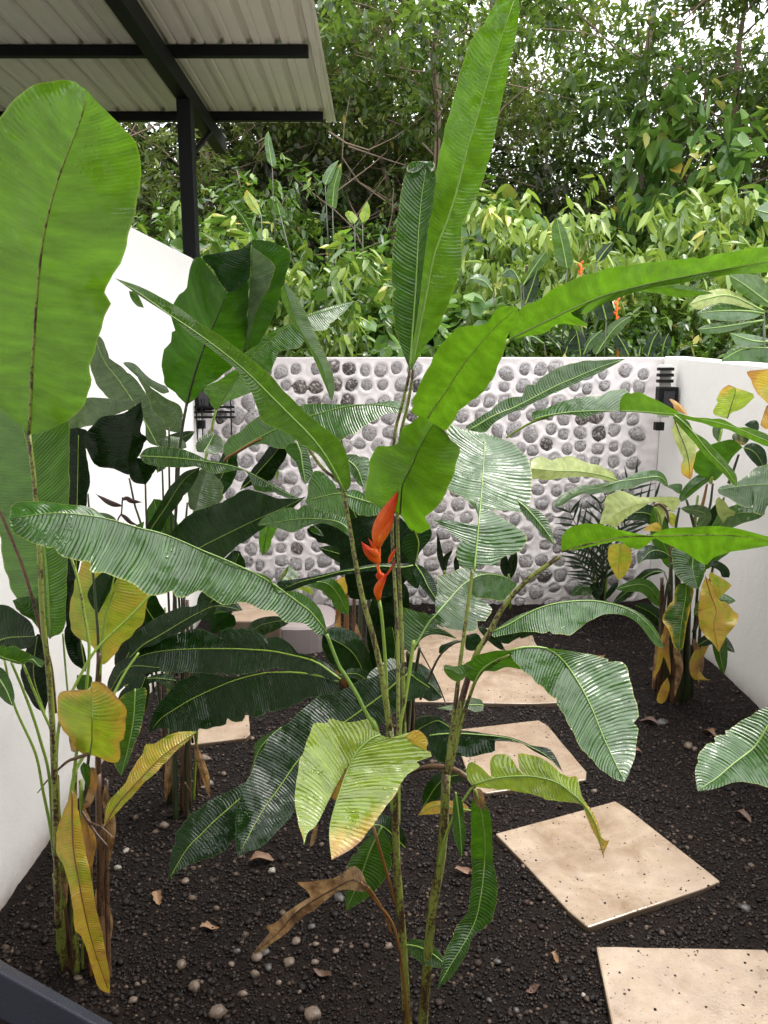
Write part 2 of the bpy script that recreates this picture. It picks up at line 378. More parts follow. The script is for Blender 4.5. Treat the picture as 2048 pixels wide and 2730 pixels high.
# garden soil, a displaced sheet
nx, ny = 170, 300
xs = np.linspace(XL - .02, XR + .02, nx); ys = np.linspace(.4, YB + .04, ny)
XX, YY = np.meshgrid(xs, ys)
def soil_z(x, y):
    z = -.022 + .010 * mnoise.noise(Vector((x * 1.7, y * 1.7, 3))) + .009 * mnoise.noise(Vector((x * 6, y * 6, 5)))
    z += .05 * max(0, 1 - (XR - x) / .45) ** 2 + .04 * max(0, 1 - (YB - y) / .5) ** 2 + .03 * max(0, 1 - (x - XL) / .3) ** 2
    return z
SLABS = [  # photo corners of the slab tops (z = 0)
 ('paving_slab', 'X', [(1589, 2523), (2062, 2530), (2130, 2790), (1645, 2800)]),
 ('paving_slab', 'X', [(1320, 2222), (1647, 2133), (1925, 2352), (1561, 2475)]),
 ('paving_slab', 'X', [(1205, 1946), (1447, 1918), (1580, 2076), (1268, 2118)]),
]
slab_xy = []
for _, fr, c in SLABS: slab_xy.append([tuple(ground(*p)[:2]) for p in c])
big = [tuple(ground(*p)[:2]) for p in [(1075, 1870), (1512, 1870), (1500, 1800), (1452, 1745), (1427, 1712), (1418, 1690), (1385, 1680), (1200, 1668), (1070, 1662), (1052, 1700), (1046, 1760), (1050, 1820)]]
small = [tuple(ground(*p)[:2]) for p in [(470, 1990), (668, 1965), (664, 1905), (480, 1905)]]
slab_xy += [big, small]
def inside(x, y, poly, m=0.0):
    c = False; n = len(poly); cx = sum(p[0] for p in poly) / n; cy = sum(p[1] for p in poly) / n
    P = [(cx + (a - cx) * (1 + m), cy + (b_ - cy) * (1 + m)) for a, b_ in poly]
    j = n - 1
    for i in range(n):
        xi, yi = P[i]; xj, yj = P[j]
        if (yi > y) != (yj > y) and x < (xj - xi) * (y - yi) / (yj - yi) + xi: c = not c
        j = i
    return c
V = []
for iy in range(ny):
    for ix in range(nx):
        x, y = XX[iy, ix], YY[iy, ix]; z = soil_z(x, y) + .007 * mnoise.noise(Vector((x * 22, y * 22, 1)))
        V.append((x, y, z))
Fc = [(i * nx + j, i * nx + j + 1, (i + 1) * nx + j + 1, (i + 1) * nx + j) for i in range(ny - 1) for j in range(nx - 1)]
tag(mesh_obj('garden_soil', V, Fc, M_SOIL), kind='structure')

def slab(poly, label, th=.05):
    n = len(poly); cx = sum(p[0] for p in poly) / n; cy = sum(p[1] for p in poly) / n
    pts = catmull(np.array(poly + [poly[0]]), n * 6 + 1, sharp=True)[:-1] if n < 5 else catmull(np.array(poly + [poly[0]]), n * 4 + 1)[:-1]
    k = len(pts); V = []
    for i, (x, y) in enumerate(pts):
        j = .004 * mnoise.noise(Vector((x * 14, y * 14, 2)))
        V.append((x - cx + j, y - cy + j, 0)); 
    for i in range(k): V.append((V[i][0] * .995, V[i][1] * .995, -th))
    Fc = [tuple(range(k))[::1], tuple(range(2 * k - 1, k - 1, -1))] + [(i, k + i, k + (i + 1) % k, (i + 1) % k) for i in range(k)]
    o = mesh_obj('paving_slab', V, Fc, M_SLAB, smooth=False); o.location = (cx, cy, 0.0)
    b = o.modifiers.new('b', 'BEVEL'); b.width = .006; b.segments = 2; b.limit_method = 'ANGLE'
    tag(o, label, 'paving slab', 'sandstone slabs set as stepping stones in the dark gravel')
slab(slab_xy[0], 'wet square stepping slab cut off by the bottom right corner, nearest to the viewer')
slab(slab_xy[1], 'square buff stepping slab lying askew, with the brown leaf tip hanging over it')
slab(slab_xy[2], 'small stepping slab between the big slab and the askew one, half behind leaves')
slab(slab_xy[3], 'largest pinkish stone slab with rounded far edge, near the foot of the stone wall')
slab(slab_xy[4], 'thick stepping slab in the shade at left, under the dark leaves', .09)

# gravel: small angular grit, uncountable
ico_t = (1 + 5 ** .5) / 2
IC = np.array([(-1, ico_t, 0), (1, ico_t, 0), (-1, -ico_t, 0), (1, -ico_t, 0), (0, -1, ico_t), (0, 1, ico_t), (0, -1, -ico_t), (0, 1, -ico_t), (ico_t, 0, -1), (ico_t, 0, 1), (-ico_t, 0, -1), (-ico_t, 0, 1)], float) / 1.9
IF = np.array([(0, 11, 5), (0, 5, 1), (0, 1, 7), (0, 7, 10), (0, 10, 11), (1, 5, 9), (5, 11, 4), (11, 10, 2), (10, 7, 6), (7, 1, 8), (3, 9, 4), (3, 4, 2), (3, 2, 6), (3, 6, 8), (3, 8, 9), (4, 9, 5), (2, 4, 11), (6, 2, 10), (8, 6, 7), (9, 8, 1)])
OC = np.array([(1, 0, 0), (-1, 0, 0), (0, 1, 0), (0, -1, 0), (0, 0, 1), (0, 0, -1)], float); OF = np.array([(0, 2, 4), (2, 1, 4), (1, 3, 4), (3, 0, 4), (2, 0, 5), (1, 2, 5), (3, 1, 5), (0, 3, 5)])
def in_poly(X, Y, poly, m=0.0):
    n = len(poly); cx = sum(p[0] for p in poly) / n; cy = sum(p[1] for p in poly) / n
    Pq = [(cx + (a - cx) * (1 + m), cy + (b_ - cy) * (1 + m)) for a, b_ in poly]; c = np.zeros(len(X), bool); j = n - 1
    for i in range(n):
        xi, yi = Pq[i]; xj, yj = Pq[j]
        c ^= ((yi > Y) != (yj > Y)) & (X < (xj - xi) * (Y - yi) / (yj - yi + 1e-12) + xi); j = i
    return c
N = 200000; GYY = .9 + 5.3 * rng.random(N) ** 1.25; GXX = XL + .03 + (XR - XL - .06) * rng.random(N)
ok = np.abs(GXX) < .56 * GYY + .25; GXX, GYY = GXX[ok], GYY[ok]
core = np.zeros(len(GXX), bool); onsl = core.copy()
for p in slab_xy: core |= in_poly(GXX, GYY, p, -.22); onsl |= in_poly(GXX, GYY, p)
ok = (~core & (~onsl | (rng.random(len(GXX)) < .035))) | (core & (rng.random(len(GXX)) < .012)); GXX, GYY, onsl = GXX[ok], GYY[ok], onsl[ok]
ZG = np.array([v[2] for v in V]).reshape(ny, nx)
fx = (GXX - xs[0]) / (xs[1] - xs[0]); fy = (GYY - ys[0]) / (ys[1] - ys[0]); ix = fx.astype(int).clip(0, nx - 2); iy = fy.astype(int).clip(0, ny - 2); fx -= ix; fy -= iy
ZZ = ZG[iy, ix] * (1 - fx) * (1 - fy) + ZG[iy, ix + 1] * fx * (1 - fy) + ZG[iy + 1, ix] * (1 - fx) * fy + ZG[iy + 1, ix + 1] * fx * fy
sz_ = .0026 + .0064 * rng.random(len(GXX)) ** 2.2; sz_[rng.random(len(GXX)) < .04] *= 1.9; sz_[onsl] = np.minimum(sz_[onsl] * .7, .0055)
GV, GF, GR, nv = [], [], [], 0
for BV, BF, sel in ((IC, IF, sz_ > .0078), (OC, OF, sz_ <= .0078)):
    k = int(sel.sum()); nb = len(BV); s = sz_[sel][:, None, None]
    v = BV[None] * (1 + .5 * (rng.random((k, nb, 1)) - .5)) * s * np.stack([np.ones(k), .8 + .4 * rng.random(k), .55 + .3 * rng.random(k)], 1)[:, None]
    a = rng.random(k) * 6.28; c_, s_ = np.cos(a)[:, None], np.sin(a)[:, None]
    v = np.stack([v[..., 0] * c_ - v[..., 1] * s_, v[..., 0] * s_ + v[..., 1] * c_, v[..., 2]], -1)
    zb = np.where(onsl[sel], sz_[sel] * .3, ZZ[sel] + sz_[sel] * .25)
    v += np.stack([GXX[sel], GYY[sel], zb], 1)[:, None]
    GV.append(v.reshape(-1, 3)); GF.append((BF[None] + (np.arange(k) * nb)[:, None, None] + nv).reshape(-1, 3)); GR.append(np.repeat(rng.random(k), nb)); nv += k * nb
gm = fast_mesh('gravel', np.vstack(GV), np.vstack(GF), M_GRAV, {'rnd': np.concatenate(GR)})
tag(link(bpy.data.objects.new('gravel', gm)), 'dark volcanic grit covering the garden bed', 'gravel', kind='stuff')
# litter of soil crumbs washed on the slabs is in the slab material

# side walls
def wall(name, x0, x1, y0, y1, z1, label, mat):
    w = thing(name, ((x0 + x1) / 2, (y0 + y1) / 2, 0), label, 'wall')
    o = box('wall_body', x0, x1, y0, y1, -.25, z1, mat, w, .012)
    return w
wall('rendered_wall', XL - .16, XL, -1.5, YB - .004, 2.70, 'tall smooth white wall on the left, with the steel post on its far end', M_WALL)
# right wall gets a slight fall of the top
wr = thing('rendered_wall', (XR + .08, 3, 0), 'lower smooth white wall on the right, behind the clump with orange dying leaves', 'wall')
V = [(XR, -.5, -.25), (XR + .16, -.5, -.25), (XR + .16, YB - .003, -.25), (XR, YB - .003, -.25), (XR, -.5, 1.80), (XR + .16, -.5, 1.80), (XR + .16, YB - .003, 1.992), (XR, YB - .003, 1.992)]
o = mesh_obj('wall_body', local(wr, V), [(0, 3, 2, 1), (4, 5, 6, 7), (0, 1, 5, 4), (1, 2, 6, 5), (2, 3, 7, 6), (3, 0, 4, 7)], M_WALL, wr, smooth=False)
o.modifiers.new('b', 'BEVEL').width = .01
# stone-studded back wall
sw = thing('stone_wall', ((XL + XR) / 2, YB, 0), 'back garden wall of white mortar studded with round grey lava stones', 'wall')
box('wall_body', XL - .16, XR + .16, YB + .03, YB + .20, -.25, 1.975, M_WALL, sw, .008)
st = []
sx = .133; sz = .116; row = 0; z = .02
while z < 1.93:
    x = XL + .07 + (.5 * sx if row % 2 else 0)
    while x < XR - .13:
        st.append([x + rng.uniform(-.034, .034), z + rng.uniform(-.030, .030), rng.uniform(.042, .064)])
        x += sx * rng.uniform(.9, 1.1)
    row += 1; z += sz
for it in range(6):
    for i in range(len(st)):
        for j in range(i):
            dx = st[i][0] - st[j][0]; dz = st[i][1] - st[j][1]; d = math.hypot(dx, dz) + 1e-6; m = (st[i][2] + st[j][2]) * 1.05
            if d < m:
                k = (m - d) / d * .5; st[i][0] += dx * k; st[i][1] += dz * k; st[j][0] -= dx * k; st[j][1] -= dz * k
st = [s for s in st if XL + .04 < s[0] < XR - .05 and .0 < s[1] < 1.925]
rng.shuffle(st)
keep = st; small = sorted(range(len(st)), key=lambda i: st[i][2])[:max(0, len(st) - 300)]; small = set(small)
ANX, ANZ = 300, 170
gx = np.linspace(XL, XR, ANX); gz = np.linspace(-.1, 1.985, ANZ)
GX, GZ = np.meshgrid(gx, gz); H = np.zeros_like(GX)
for i in range(ANZ):
    for j in range(ANX):
        H[i, j] = .007 * mnoise.noise(Vector((GX[i, j] * 5, 0, GZ[i, j] * 5))) + .004 * mnoise.noise(Vector((GX[i, j] * 19, 4, GZ[i, j] * 19)))
for x, z, r in keep:
    d = np.hypot(GX - x, GZ - z) / r
    H += .006 * np.exp(-((d - 1.22) / .30) ** 2) - .022 * np.exp(-(d / .85) ** 4)
edge = np.clip((GZ - 1.93) / .05, 0, 1); H = H * (1 - edge) + .008 * edge
V = np.stack([GX, YB - H, GZ], -1).reshape(-1, 3)
Fc = [(i * ANX + j, i * ANX + j + 1, (i + 1) * ANX + j + 1, (i + 1) * ANX + j) for i in range(ANZ - 1) for j in range(ANX - 1)]
tail = len(V); Vt = [(x, YB + .032, 1.985) for x in gx]; V = np.vstack([V, Vt])
Fc += [((ANZ - 1) * ANX + j, (ANZ - 1) * ANX + j + 1, tail + j + 1, tail + j) for j in range(ANX - 1)]
mesh_obj('mortar_face', local(sw, V), Fc, M_MORT, sw)
import bmesh
protos = []
for k in range(10):
    bm = bmesh.new(); bmesh.ops.create_icosphere(bm, subdivisions=2, radius=1)
    off = Vector((k * 7.3, 2, 1))
    for v in list(bm.verts):
        n = 1 + .42 * mnoise.noise(v.co * 1.3 + off) + .16 * mnoise.noise(v.co * 3.5 + off); v.co *= n
    bmesh.ops.delete(bm, geom=[v for v in bm.verts if v.co.y > .45], context='VERTS')
    me = bpy.data.meshes.new('stone'); bm.to_mesh(me); bm.free()
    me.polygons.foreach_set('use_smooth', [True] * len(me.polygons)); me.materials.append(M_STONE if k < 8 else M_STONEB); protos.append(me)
rest = []
for i, (x, z, r) in enumerate(keep):
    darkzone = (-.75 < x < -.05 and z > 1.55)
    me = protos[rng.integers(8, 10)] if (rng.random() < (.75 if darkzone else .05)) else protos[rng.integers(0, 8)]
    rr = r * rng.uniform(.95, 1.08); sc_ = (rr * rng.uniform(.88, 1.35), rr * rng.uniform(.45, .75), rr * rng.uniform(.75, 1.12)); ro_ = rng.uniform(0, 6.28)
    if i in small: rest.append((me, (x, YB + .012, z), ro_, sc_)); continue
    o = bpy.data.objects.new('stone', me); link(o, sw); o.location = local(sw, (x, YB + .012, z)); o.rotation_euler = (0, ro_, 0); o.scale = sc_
if rest:
    from mathutils import Matrix
    bm = bmesh.new()
    for me, lc, ro_, sc_ in rest:
        k0 = len(bm.verts); bm.from_mesh(me); bm.verts.ensure_lookup_table()
        Mx = Matrix.Translation(local(sw, lc)) @ Matrix.Rotation(ro_, 4, 'Y') @ Matrix.Diagonal((*sc_, 1))
        bmesh.ops.transform(bm, matrix=Mx, verts=bm.verts[k0:])
    me = bpy.data.meshes.new('small_stones'); bm.to_mesh(me); bm.free(); me.materials.clear(); me.materials.append(M_STONE)
    tag(link(bpy.data.objects.new('small_stones', me), sw), 'smallest stones set between the larger ones', kind='stuff')

# curved mortar seat by the stone wall, left of the middle
cs = thing('mortar_seat', (-.93, 5.6, 0), 'low smooth mortar block with a rounded front at the foot of the stone wall, left', 'seat block')
a = np.linspace(0, math.pi * 2, 28, endpoint=False)
cx, cy = ground(790, 1740)[0], ground(790, 1740)[1] + .3
V = [(cx + .26 * math.copysign(abs(math.cos(t)) ** .7, math.cos(t)), cy + .28 * math.copysign(abs(math.sin(t)) ** .7, math.sin(t)), zz) for zz in (-.05, .17) for t in a]
Fc = [tuple(range(28))[::-1], tuple(range(28, 56))] + [(i, (i + 1) % 28, 28 + (i + 1) % 28, 28 + i) for i in range(28)]
o = mesh_obj('block', local(cs, V), Fc, M_CONC, cs, smooth=False); o.modifiers.new('b', 'BEVEL').width = .015
V = [tuple(p) for p in (at(612, 1618, 6.0), at(735, 1640, 5.9), at(720, 1715, 5.4), at(600, 1700, 5.4))]
cb = thing('sandstone_block', tuple(ground(660, 1750)), 'pale sandstone block left of the rounded mortar block, mostly behind leaves', 'stone block')
x0, y0 = ground(600, 1760)[:2]
box('block', x0, x0 + .36, y0 + .1, y0 + .75, -.05, .24, M_SLAB, cb, .01)

# ---------------------------------------------------------------- canopy
cn = thing('canopy', (-1.42, 6.2, 2.7), 'steel canopy with corrugated metal roof and black beams over the left wall', 'canopy')
SL = -.035
def roofz(y): return 4.0 + SL * (y - 6.2)
def sheet(x0, x1, y0, y1):
    prof = []; x = x0; k = 0
    while x < x1 - 1e-6:
        for dx, dz in ((0, 0), (.055, 0), (.070, .030), (.095, .030), (.110, 0), (.143, 0), (.150, .007), (.160, .007), (.167, 0)):
            if x + dx < x1: prof.append((x + dx, dz))
        x += .185
    prof.append((x1, 0)); n = len(prof)
    ysl = np.linspace(y0, y1, 6)
    V = [(a_, y, roofz(y) + d_) for y in ysl for a_, d_ in prof]
    Fc = [(i * n + j, i * n + j + 1, (i + 1) * n + j + 1, (i + 1) * n + j) for i in range(5) for j in range(n - 1)]
    o = mesh_obj('roof_sheet', local(cn, V), Fc, M_ROOF, cn, smooth=False)
    so = o.modifiers.new('s', 'SOLIDIFY'); so.thickness = .0015
x1 = -.41
for k in range(6):
    sheet(x1 - .925, x1, -.6, 7.42); x1 -= .925 - .002
def beam_y(name, x0, x1, ya, yb, ztop, zbot):
    V = [(x, y, (roofz(y) + (ztop if zz else zbot))) for x in (x0, x1) for y in (ya, yb) for zz in (0, 1)]
    Fc = [(0, 1, 3, 2), (4, 6, 7, 5), (0, 4, 5, 1), (2, 3, 7, 6), (0, 2, 6, 4), (1, 5, 7, 3)]
    mesh_obj(name, local(cn, V), Fc, M_METAL, cn, smooth=False)
for y in (7.12, 5.80, 4.45, 3.1, 1.75, .4):
    box('purlin', -5.4, -.50, y, y + .06, roofz(y) - .072, roofz(y) - .003, M_METAL, cn, .004)
beam_y('rafter', -1.475, -1.385, -.6, 7.55, -.088, -.215)
beam_y('rafter', -4.05, -3.94, -.6, 7.55, -.088, -.215)
box('post', -1.470, -1.372, 6.15, 6.27, 2.70, roofz(6.2) - .217, M_METAL, cn, .004)
box('base_plate', -1.52, -1.405, 6.10, 6.272, 2.702, 2.712, M_METAL, cn)
P0, P1 = np.array([-1.31, 6.2, 3.35]), np.array([-1.2, 6.9, 3.72])
V, Fc = tube_geo(catmull([(-1.40, 6.3, 3.45), (-1.40, 6.95, 3.76)], 3), .02, 6)
mesh_obj('brace', local(cn, V), Fc, M_METAL, cn, smooth=False)

# ---------------------------------------------------------------- unseen building added behind the camera to shade the leaves and darken their reflections
hs = thing('unseen_house', (0.5, -1.6, 0), 'unseen white building with timber door and dark eaves, added behind the camera for shade', 'unseen_house')
for x0_, x1_, z0_, z1_ in ((-7, -.6, -.2, 3.3), (.7, 8, -.2, 3.3), (-.6, .7, 2.75, 3.3)): box('wall_panel', x0_, x1_, -1.75, -1.6, z0_, z1_, M_WALL, hs)
box('door', -.6, .7, -1.72, -1.68, .35, 2.75, simple('door_timber', (.10, .05, .025), .5, 30, .002), hs)
for k_ in range(3): box('step', -.9, 1.0, -1.6 + .0, -.25 - .3 * k_, -.2, .12 + .13 * k_, M_CONC, hs)
box('eaves', -7, 8, -1.9, -.55, 3.3, 3.42, simple('eaves_timber', (.05, .03, .02), .6, 30, .002), hs)

# ---------------------------------------------------------------- wall lamps
def lamp(x0, x1, y, label):
    t = thing('wall_lamp', ((x0 + x1) / 2, y, 1.7), label, 'wall lamp', 'black louvred wall lamps on the garden walls')
    w = x1 - x0
    box('lamp_body', x0, x1, y - .11, y - .02, 1.60, 1.775, M_METAL, t, .006)
    box('lamp_window', x0 + .03, x1 - .03, y - .118, y - .111, 1.63, 1.745, simple('lamp_glass', (.02, .02, .025), .12), t, .002)
    box('back_plate', x0 + .025, x1 - .025, y - .018, y + .012, 1.55, 1.93, M_WALL, t, .003)
    for k in range(3): box('louvre', x0, x1 - .03, y - .075, y - .02, 1.805 + k * .043, 1.827 + k * .043, M_METAL, t, .002)
    box('lamp_foot', x0, x0 + .06, y - .09, y - .02, 1.46, 1.52, M_METAL, t, .004)
    return t
lamp(1.985, 2.125, 5.98, 'black louvred wall lamp in the right corner beside the stone wall')
lx = at(522, 1000, 6.1)[0]
t = lamp(lx, lx + .14, 6.12, 'black louvred wall lamp in the left corner, half hidden by leaves')
zr = [at(560, y, 6.0)[2] for y in (1085, 1098, 1112)]
rk = thing('wire_rack', tuple(at(570, 1100, 6.0)), 'black wire rack with thin hanging rods under the left lamp', 'rack')
x0, x1 = at(520, 1100, 6.0)[0], at(626, 1100, 6.0)[0]
for zz in zr: box('bar', x0, x1, 5.98, 6.0, zz - .008, zz + .008, M_METAL, rk)
for xx in (x0 + .02, x0 + .06, x1 - .02):
    for yy, nm in ((5.985, 'rod'),): box(nm, xx - .004, xx + .004, yy - .03, yy - .022, zr[2] - .22, zr[0] + .06, M_METAL, rk)
box('bracket', x0 + .02, x0 + .05, 6.0, 6.27, zr[1] - .01, zr[1] + .01, M_METAL, rk)

# ---------------------------------------------------------------- handrail, bottom left
hr = thing('handrail', tuple(at(120, 2640, 1.05)), 'dark grey square metal handrail crossing the bottom left corner', 'handrail')
A = at(-60, 2522, .98); B = at(345, 2752, 1.12)
dirv = (B - A) / np.linalg.norm(B - A); up = np.array([0, 0, 1.0]); sd = np.cross(dirv, up); sd /= np.linalg.norm(sd); up2 = np.cross(sd, dirv)
if sd[1] > 0: sd = -sd
A = A - dirv * .3
V = []
for Pn in (A, B):
    for a_, b_ in ((0, 0), (1, 0), (1, 1), (0, 1)): V.append(Pn + sd * (.048 * a_) - up2 * (.05 * b_))
Fc = [(0, 1, 2, 3), (7, 6, 5, 4), (0, 4, 5, 1), (1, 5, 6, 2), (2, 6, 7, 3), (3, 7, 4, 0)]
o = mesh_obj('rail', local(hr, V), Fc, M_RAIL, hr, smooth=False); bb = o.modifiers.new('b', 'BEVEL'); bb.width = .004; bb.segments = 3

# ---------------------------------------------------------------- pebbles (larger stones lying loose)
PB = [('Q7', 1250, 930, 32, 0), ('Q7', 1100, 985, 24, 0), ('Q7', 1110, 912, 30, 0), ('Q7', 840, 1035, 34, 0), ('Q7', 785, 945, 28, 0), ('Q7', 940, 1150, 42, 0), ('Q7', 1050, 1070, 22, 0),
      ('Q7', 1280, 840, 24, 0), ('Q7', 1365, 852, 18, 0), ('Q7', 1345, 780, 22, 2), ('Q7', 1025, 890, 20, 2), ('Q7', 1350, 1150, 44, 0), ('Q7', 1360, 925, 20, 0), ('Q7', 1205, 1020, 16, 0),
      ('Q7', 595, 1025, 16, 0), ('Q7', 575, 1095, 24, 0), ('Q7', 545, 450, 18, 1), ('Q7', 510, 525, 18, 1), ('Q7', 710, 345, 26, 0), ('Q7', 1175, 535, 19, 1), ('Q7', 800, 585, 22, 0),
      ('Q7', 1465, 650, 30, 2), ('Q7', 1450, 880, 18, 0), ('Q7', 1295, 1050, 14, 0), ('Q8', 860, 1070, 14, 1), ('Q8', 455, 1090, 18, 2), ('Q8', 600, 520, 14, 0), ('Q8', 490, 930, 18, 2),
      ('Q8', 907, 190, 16, 0), ('Q8', 1560, 700, 26, 2), ('Q8', 20, 860, 22, 0), ('Q8', 570, 1130, 18, 2), ('S3', 950, 1655, 50, 0), ('S3', 1010, 1680, 34, 0), ('S3', 720, 1440, 60, 2), ('S3', 960, 1150, 40, 2),
      ('R5', 670, 1430, 38, 0), ('R5', 1070, 1240, 30, 0), ('R5', 700, 1660, 26, 0), ('R5', 635, 1680, 24, 0), ('R5', 820, 1565, 34, 0), ('Q7', 905, 160, 20, 0), ('Q7', 880, 50, 22, 0), ('Q7', 1120, 60, 14, 0), ('Q7', 640, 95, 20, 2), ('Q7', 1145, 890, 26, 2), ('Q7', 1160, 955, 22, 2), ('Q7', 1000, 940, 18, 0), ('Q7', 340, 1000, 22, 0)]
pm = []
for k in range(5):
    bm = bmesh.new(); bmesh.ops.create_icosphere(bm, subdivisions=2, radius=1)
    for v in list(bm.verts): v.co *= 1 + .35 * mnoise.noise(v.co * 1.2 + Vector((k * 5, 0, 0))) + .12 * mnoise.noise(v.co * 3.5 + Vector((0, k * 5, 0)))
    for mi, mm in enumerate((M_PEB, M_PEBW, M_PEBG)):
        me = bpy.data.meshes.new('pebble'); bm.to_mesh(me); me.materials.append(mm); me.polygons.foreach_set('use_smooth', [True] * len(me.polygons)); pm.append((k, mi, me))
    bm.free()
PL = {0: 'buff-brown stone on dark gravel', 1: 'pale whitish stone on dark gravel', 2: 'dull grey stone on dark gravel'}
for fr, x, y, s, mi in PB:
    ox, oy, sc = FR[fr]; X = ox + x / sc; Y = oy + y / sc
    p = ground(X, Y, -.03); r = s / sc * p[1] / F * 1.03
    me = [m for k, i, m in pm if i == mi][rng.integers(0, 5)]
    o = link(bpy.data.objects.new('pebble', me)); o.location = (p[0], p[1], soil_z(p[0], p[1]) + r * .35)
    o.scale = (r, r * rng.uniform(.7, 1), r * rng.uniform(.5, .8)); o.rotation_euler = (0, 0, rng.uniform(0, 6))
    near = 'by the bottom edge' if Y > 2620 else 'near the end of the dead brown leaf' if Y > 2480 and X < 1000 else 'beside the left clump of stems' if X < 420 else 'right of the slabs' if X > 1700 else 'between the stems and the slabs' if X > 1000 else 'under the dark leaves' if Y < 2150 else 'on the open gravel'
    tag(o, ('bigger ' if s > 27 else 'small ') + PL[mi] + ' ' + near, 'stone', {0: 'loose buff stones on the gravel', 1: 'loose pale stones on the gravel', 2: 'loose grey stones on the gravel'}[mi])

# ---------------------------------------------------------------- broad-leaved plants
def poly_at(P, t):
    s = np.r_[0, np.cumsum(np.linalg.norm(np.diff(P, axis=0), axis=1))]; s /= s[-1]
    return np.stack([np.interp(t, s, P[:, i]) for i in range(P.shape[1])], -1)
LEAFN = [0]
def leaf(parent, kind, fr, mid, blades, d, k=.5, fold=.12, age=0.0, tip_age=0.0, rim_age=0.0, rip=.5, rib=None, ribr=.0032, label=None, name='leaf', sharp=False, curl=0.0):
    """mid: midrib, base to tip. blades: edge lists, base to tip, or (t0, t1, edge) for torn pieces.
    d: distance of base and tip (or a list); k: how much the blade leans (positive = upper side towards the sky)."""
    LEAFN[0] += 1; r_ = np.random.default_rng(LEAFN[0])
    M = catmull(px(fr, mid), 160); base, tip = M[0], M[-1]
    dl = np.asarray(d, float); dm = lambda t: np.interp(t, np.linspace(0, 1, len(dl)), dl)
    mw = at_many(M, dm(np.linspace(0, 1, 160))); sl = np.r_[0, np.cumsum(np.linalg.norm(np.diff(mw, axis=0), axis=1))]
    V, Fc, UV, AG = [], [], [], []
    fl2 = fold if isinstance(fold, tuple) else (fold, fold)
    ph1, ph2 = r_.uniform(0, 6, 2); f1, f2 = r_.uniform(9, 15), r_.uniform(22, 34)
    for bi, bl in enumerate(blades):
        if isinstance(bl, tuple): t0, t1, e = bl; E = px(fr, e)
        else:
            t0, t1 = 0, 1; E = np.vstack([base, px(fr, bl), tip])
        L = np.linalg.norm(poly_at(M, t1) - poly_at(M, t0)) + 60
        n = int(np.clip(L / 9, 12, 64)); m = 9
        tt = np.linspace(t0, t1, n); A = poly_at(M, tt); Bp = catmull(E, n, sharp=sharp)
        wig = np.array([mnoise.noise(Vector((q * n * .35, bi * 9.1, LEAFN[0] * 3.7))) for q in np.linspace(0, 1, n)])
        nrm = Bp - A; wd = np.linalg.norm(nrm, axis=1)[:, None] + 1e-6
        Bp = Bp + nrm / wd * np.minimum(wd * .035, 3.2) * wig[:, None] * 2
        side = 1 if bi % 2 else -1; fold = fl2[bi % 2]
        for q in range(n):      # small tears and nibbled spots in the margin
            if r_.random() < (.012 if kind in ('fresh', 'deep', 'lime') else .045) and 3 < q < n - 4:
                dpt = r_.uniform(.04, .16); Bp[q] -= nrm[q] * dpt; Bp[q + (1 if r_.random() < .5 else -1)] -= nrm[q] * dpt * .35
        off = len(V)
        u = np.linspace(0, 1, m) ** .9
        for i in range(n):
            t = tt[i]; w = wd[i, 0] * dm(t) / F
            for j in range(m):
                p = A[i] + (Bp[i] - A[i]) * u[j]
                lat = u[j] * w
                dd = dm(t) + k * (A[i][1] - p[1]) * dm(t) / F + fold * lat + curl * lat * lat / max(w, .01)
                e_ = u[j] ** 2 * min(w, .2) * rip
                dd += e_ * (.16 * math.sin(f1 * sl[int(t * 159)] * 1.6 + ph1 + side) + .07 * math.sin(f2 * sl[int(t * 159)] * 1.7 + ph2 * side))
                V.append(at(p[0], p[1], dd)); UV.append((side * u[j], np.interp(t, np.linspace(0, 1, 160), sl) + side * .5))
                AG.append(age + tip_age * max(0, (t - .55) / .45) ** 1.3 + rim_age * u[j] ** 4)
        Fc += [(off + i * m + j, off + i * m + j + 1, off + (i + 1) * m + j + 1, off + (i + 1) * m + j) for i in range(n - 1) for j in range(m - 1)]
    o = mesh_obj(name, local(parent, V), Fc, LM[kind], parent, uv=UV, attrs={'age': AG})
    if label: o['label'] = label
    if rib != 'none':
        q = poly_at(M, np.linspace(0.0, .97, 26)); dq = dm(np.linspace(0, .97, 26)) - .0015
        tv, tf = tube_geo(at_many(q, dq), np.linspace(ribr * .85, ribr * .25, 26), 6)
        mesh_obj('midrib', local(parent, tv), tf, SM[rib or {'dark': 'green', 'black': 'green'}.get(kind, 'pale')], o)
    return o
def stem(parent, kind, fr, pts, d, r, name='petiole', n=None, label=None):
    P = px(fr, pts); dl = np.asarray(d, float); n = n or max(8, len(pts) * 6)
    C = catmull(P, n); dd = np.interp(np.linspace(0, 1, n), np.linspace(0, 1, len(dl)), dl)
    W = at_many(C, dd); r = np.interp(np.linspace(0, 1, n), np.linspace(0, 1, len(np.atleast_1d(r))), np.atleast_1d(r))
    r = r * (1 + .06 * np.array([mnoise.noise(Vector((i * .8, 1, len(pts)))) for i in range(n)]))
    v, f = tube_geo(W, r, 8)
    o = mesh_obj(name, local(parent, v), f, SM[kind], parent)
    if label: o['label'] = label
    return o
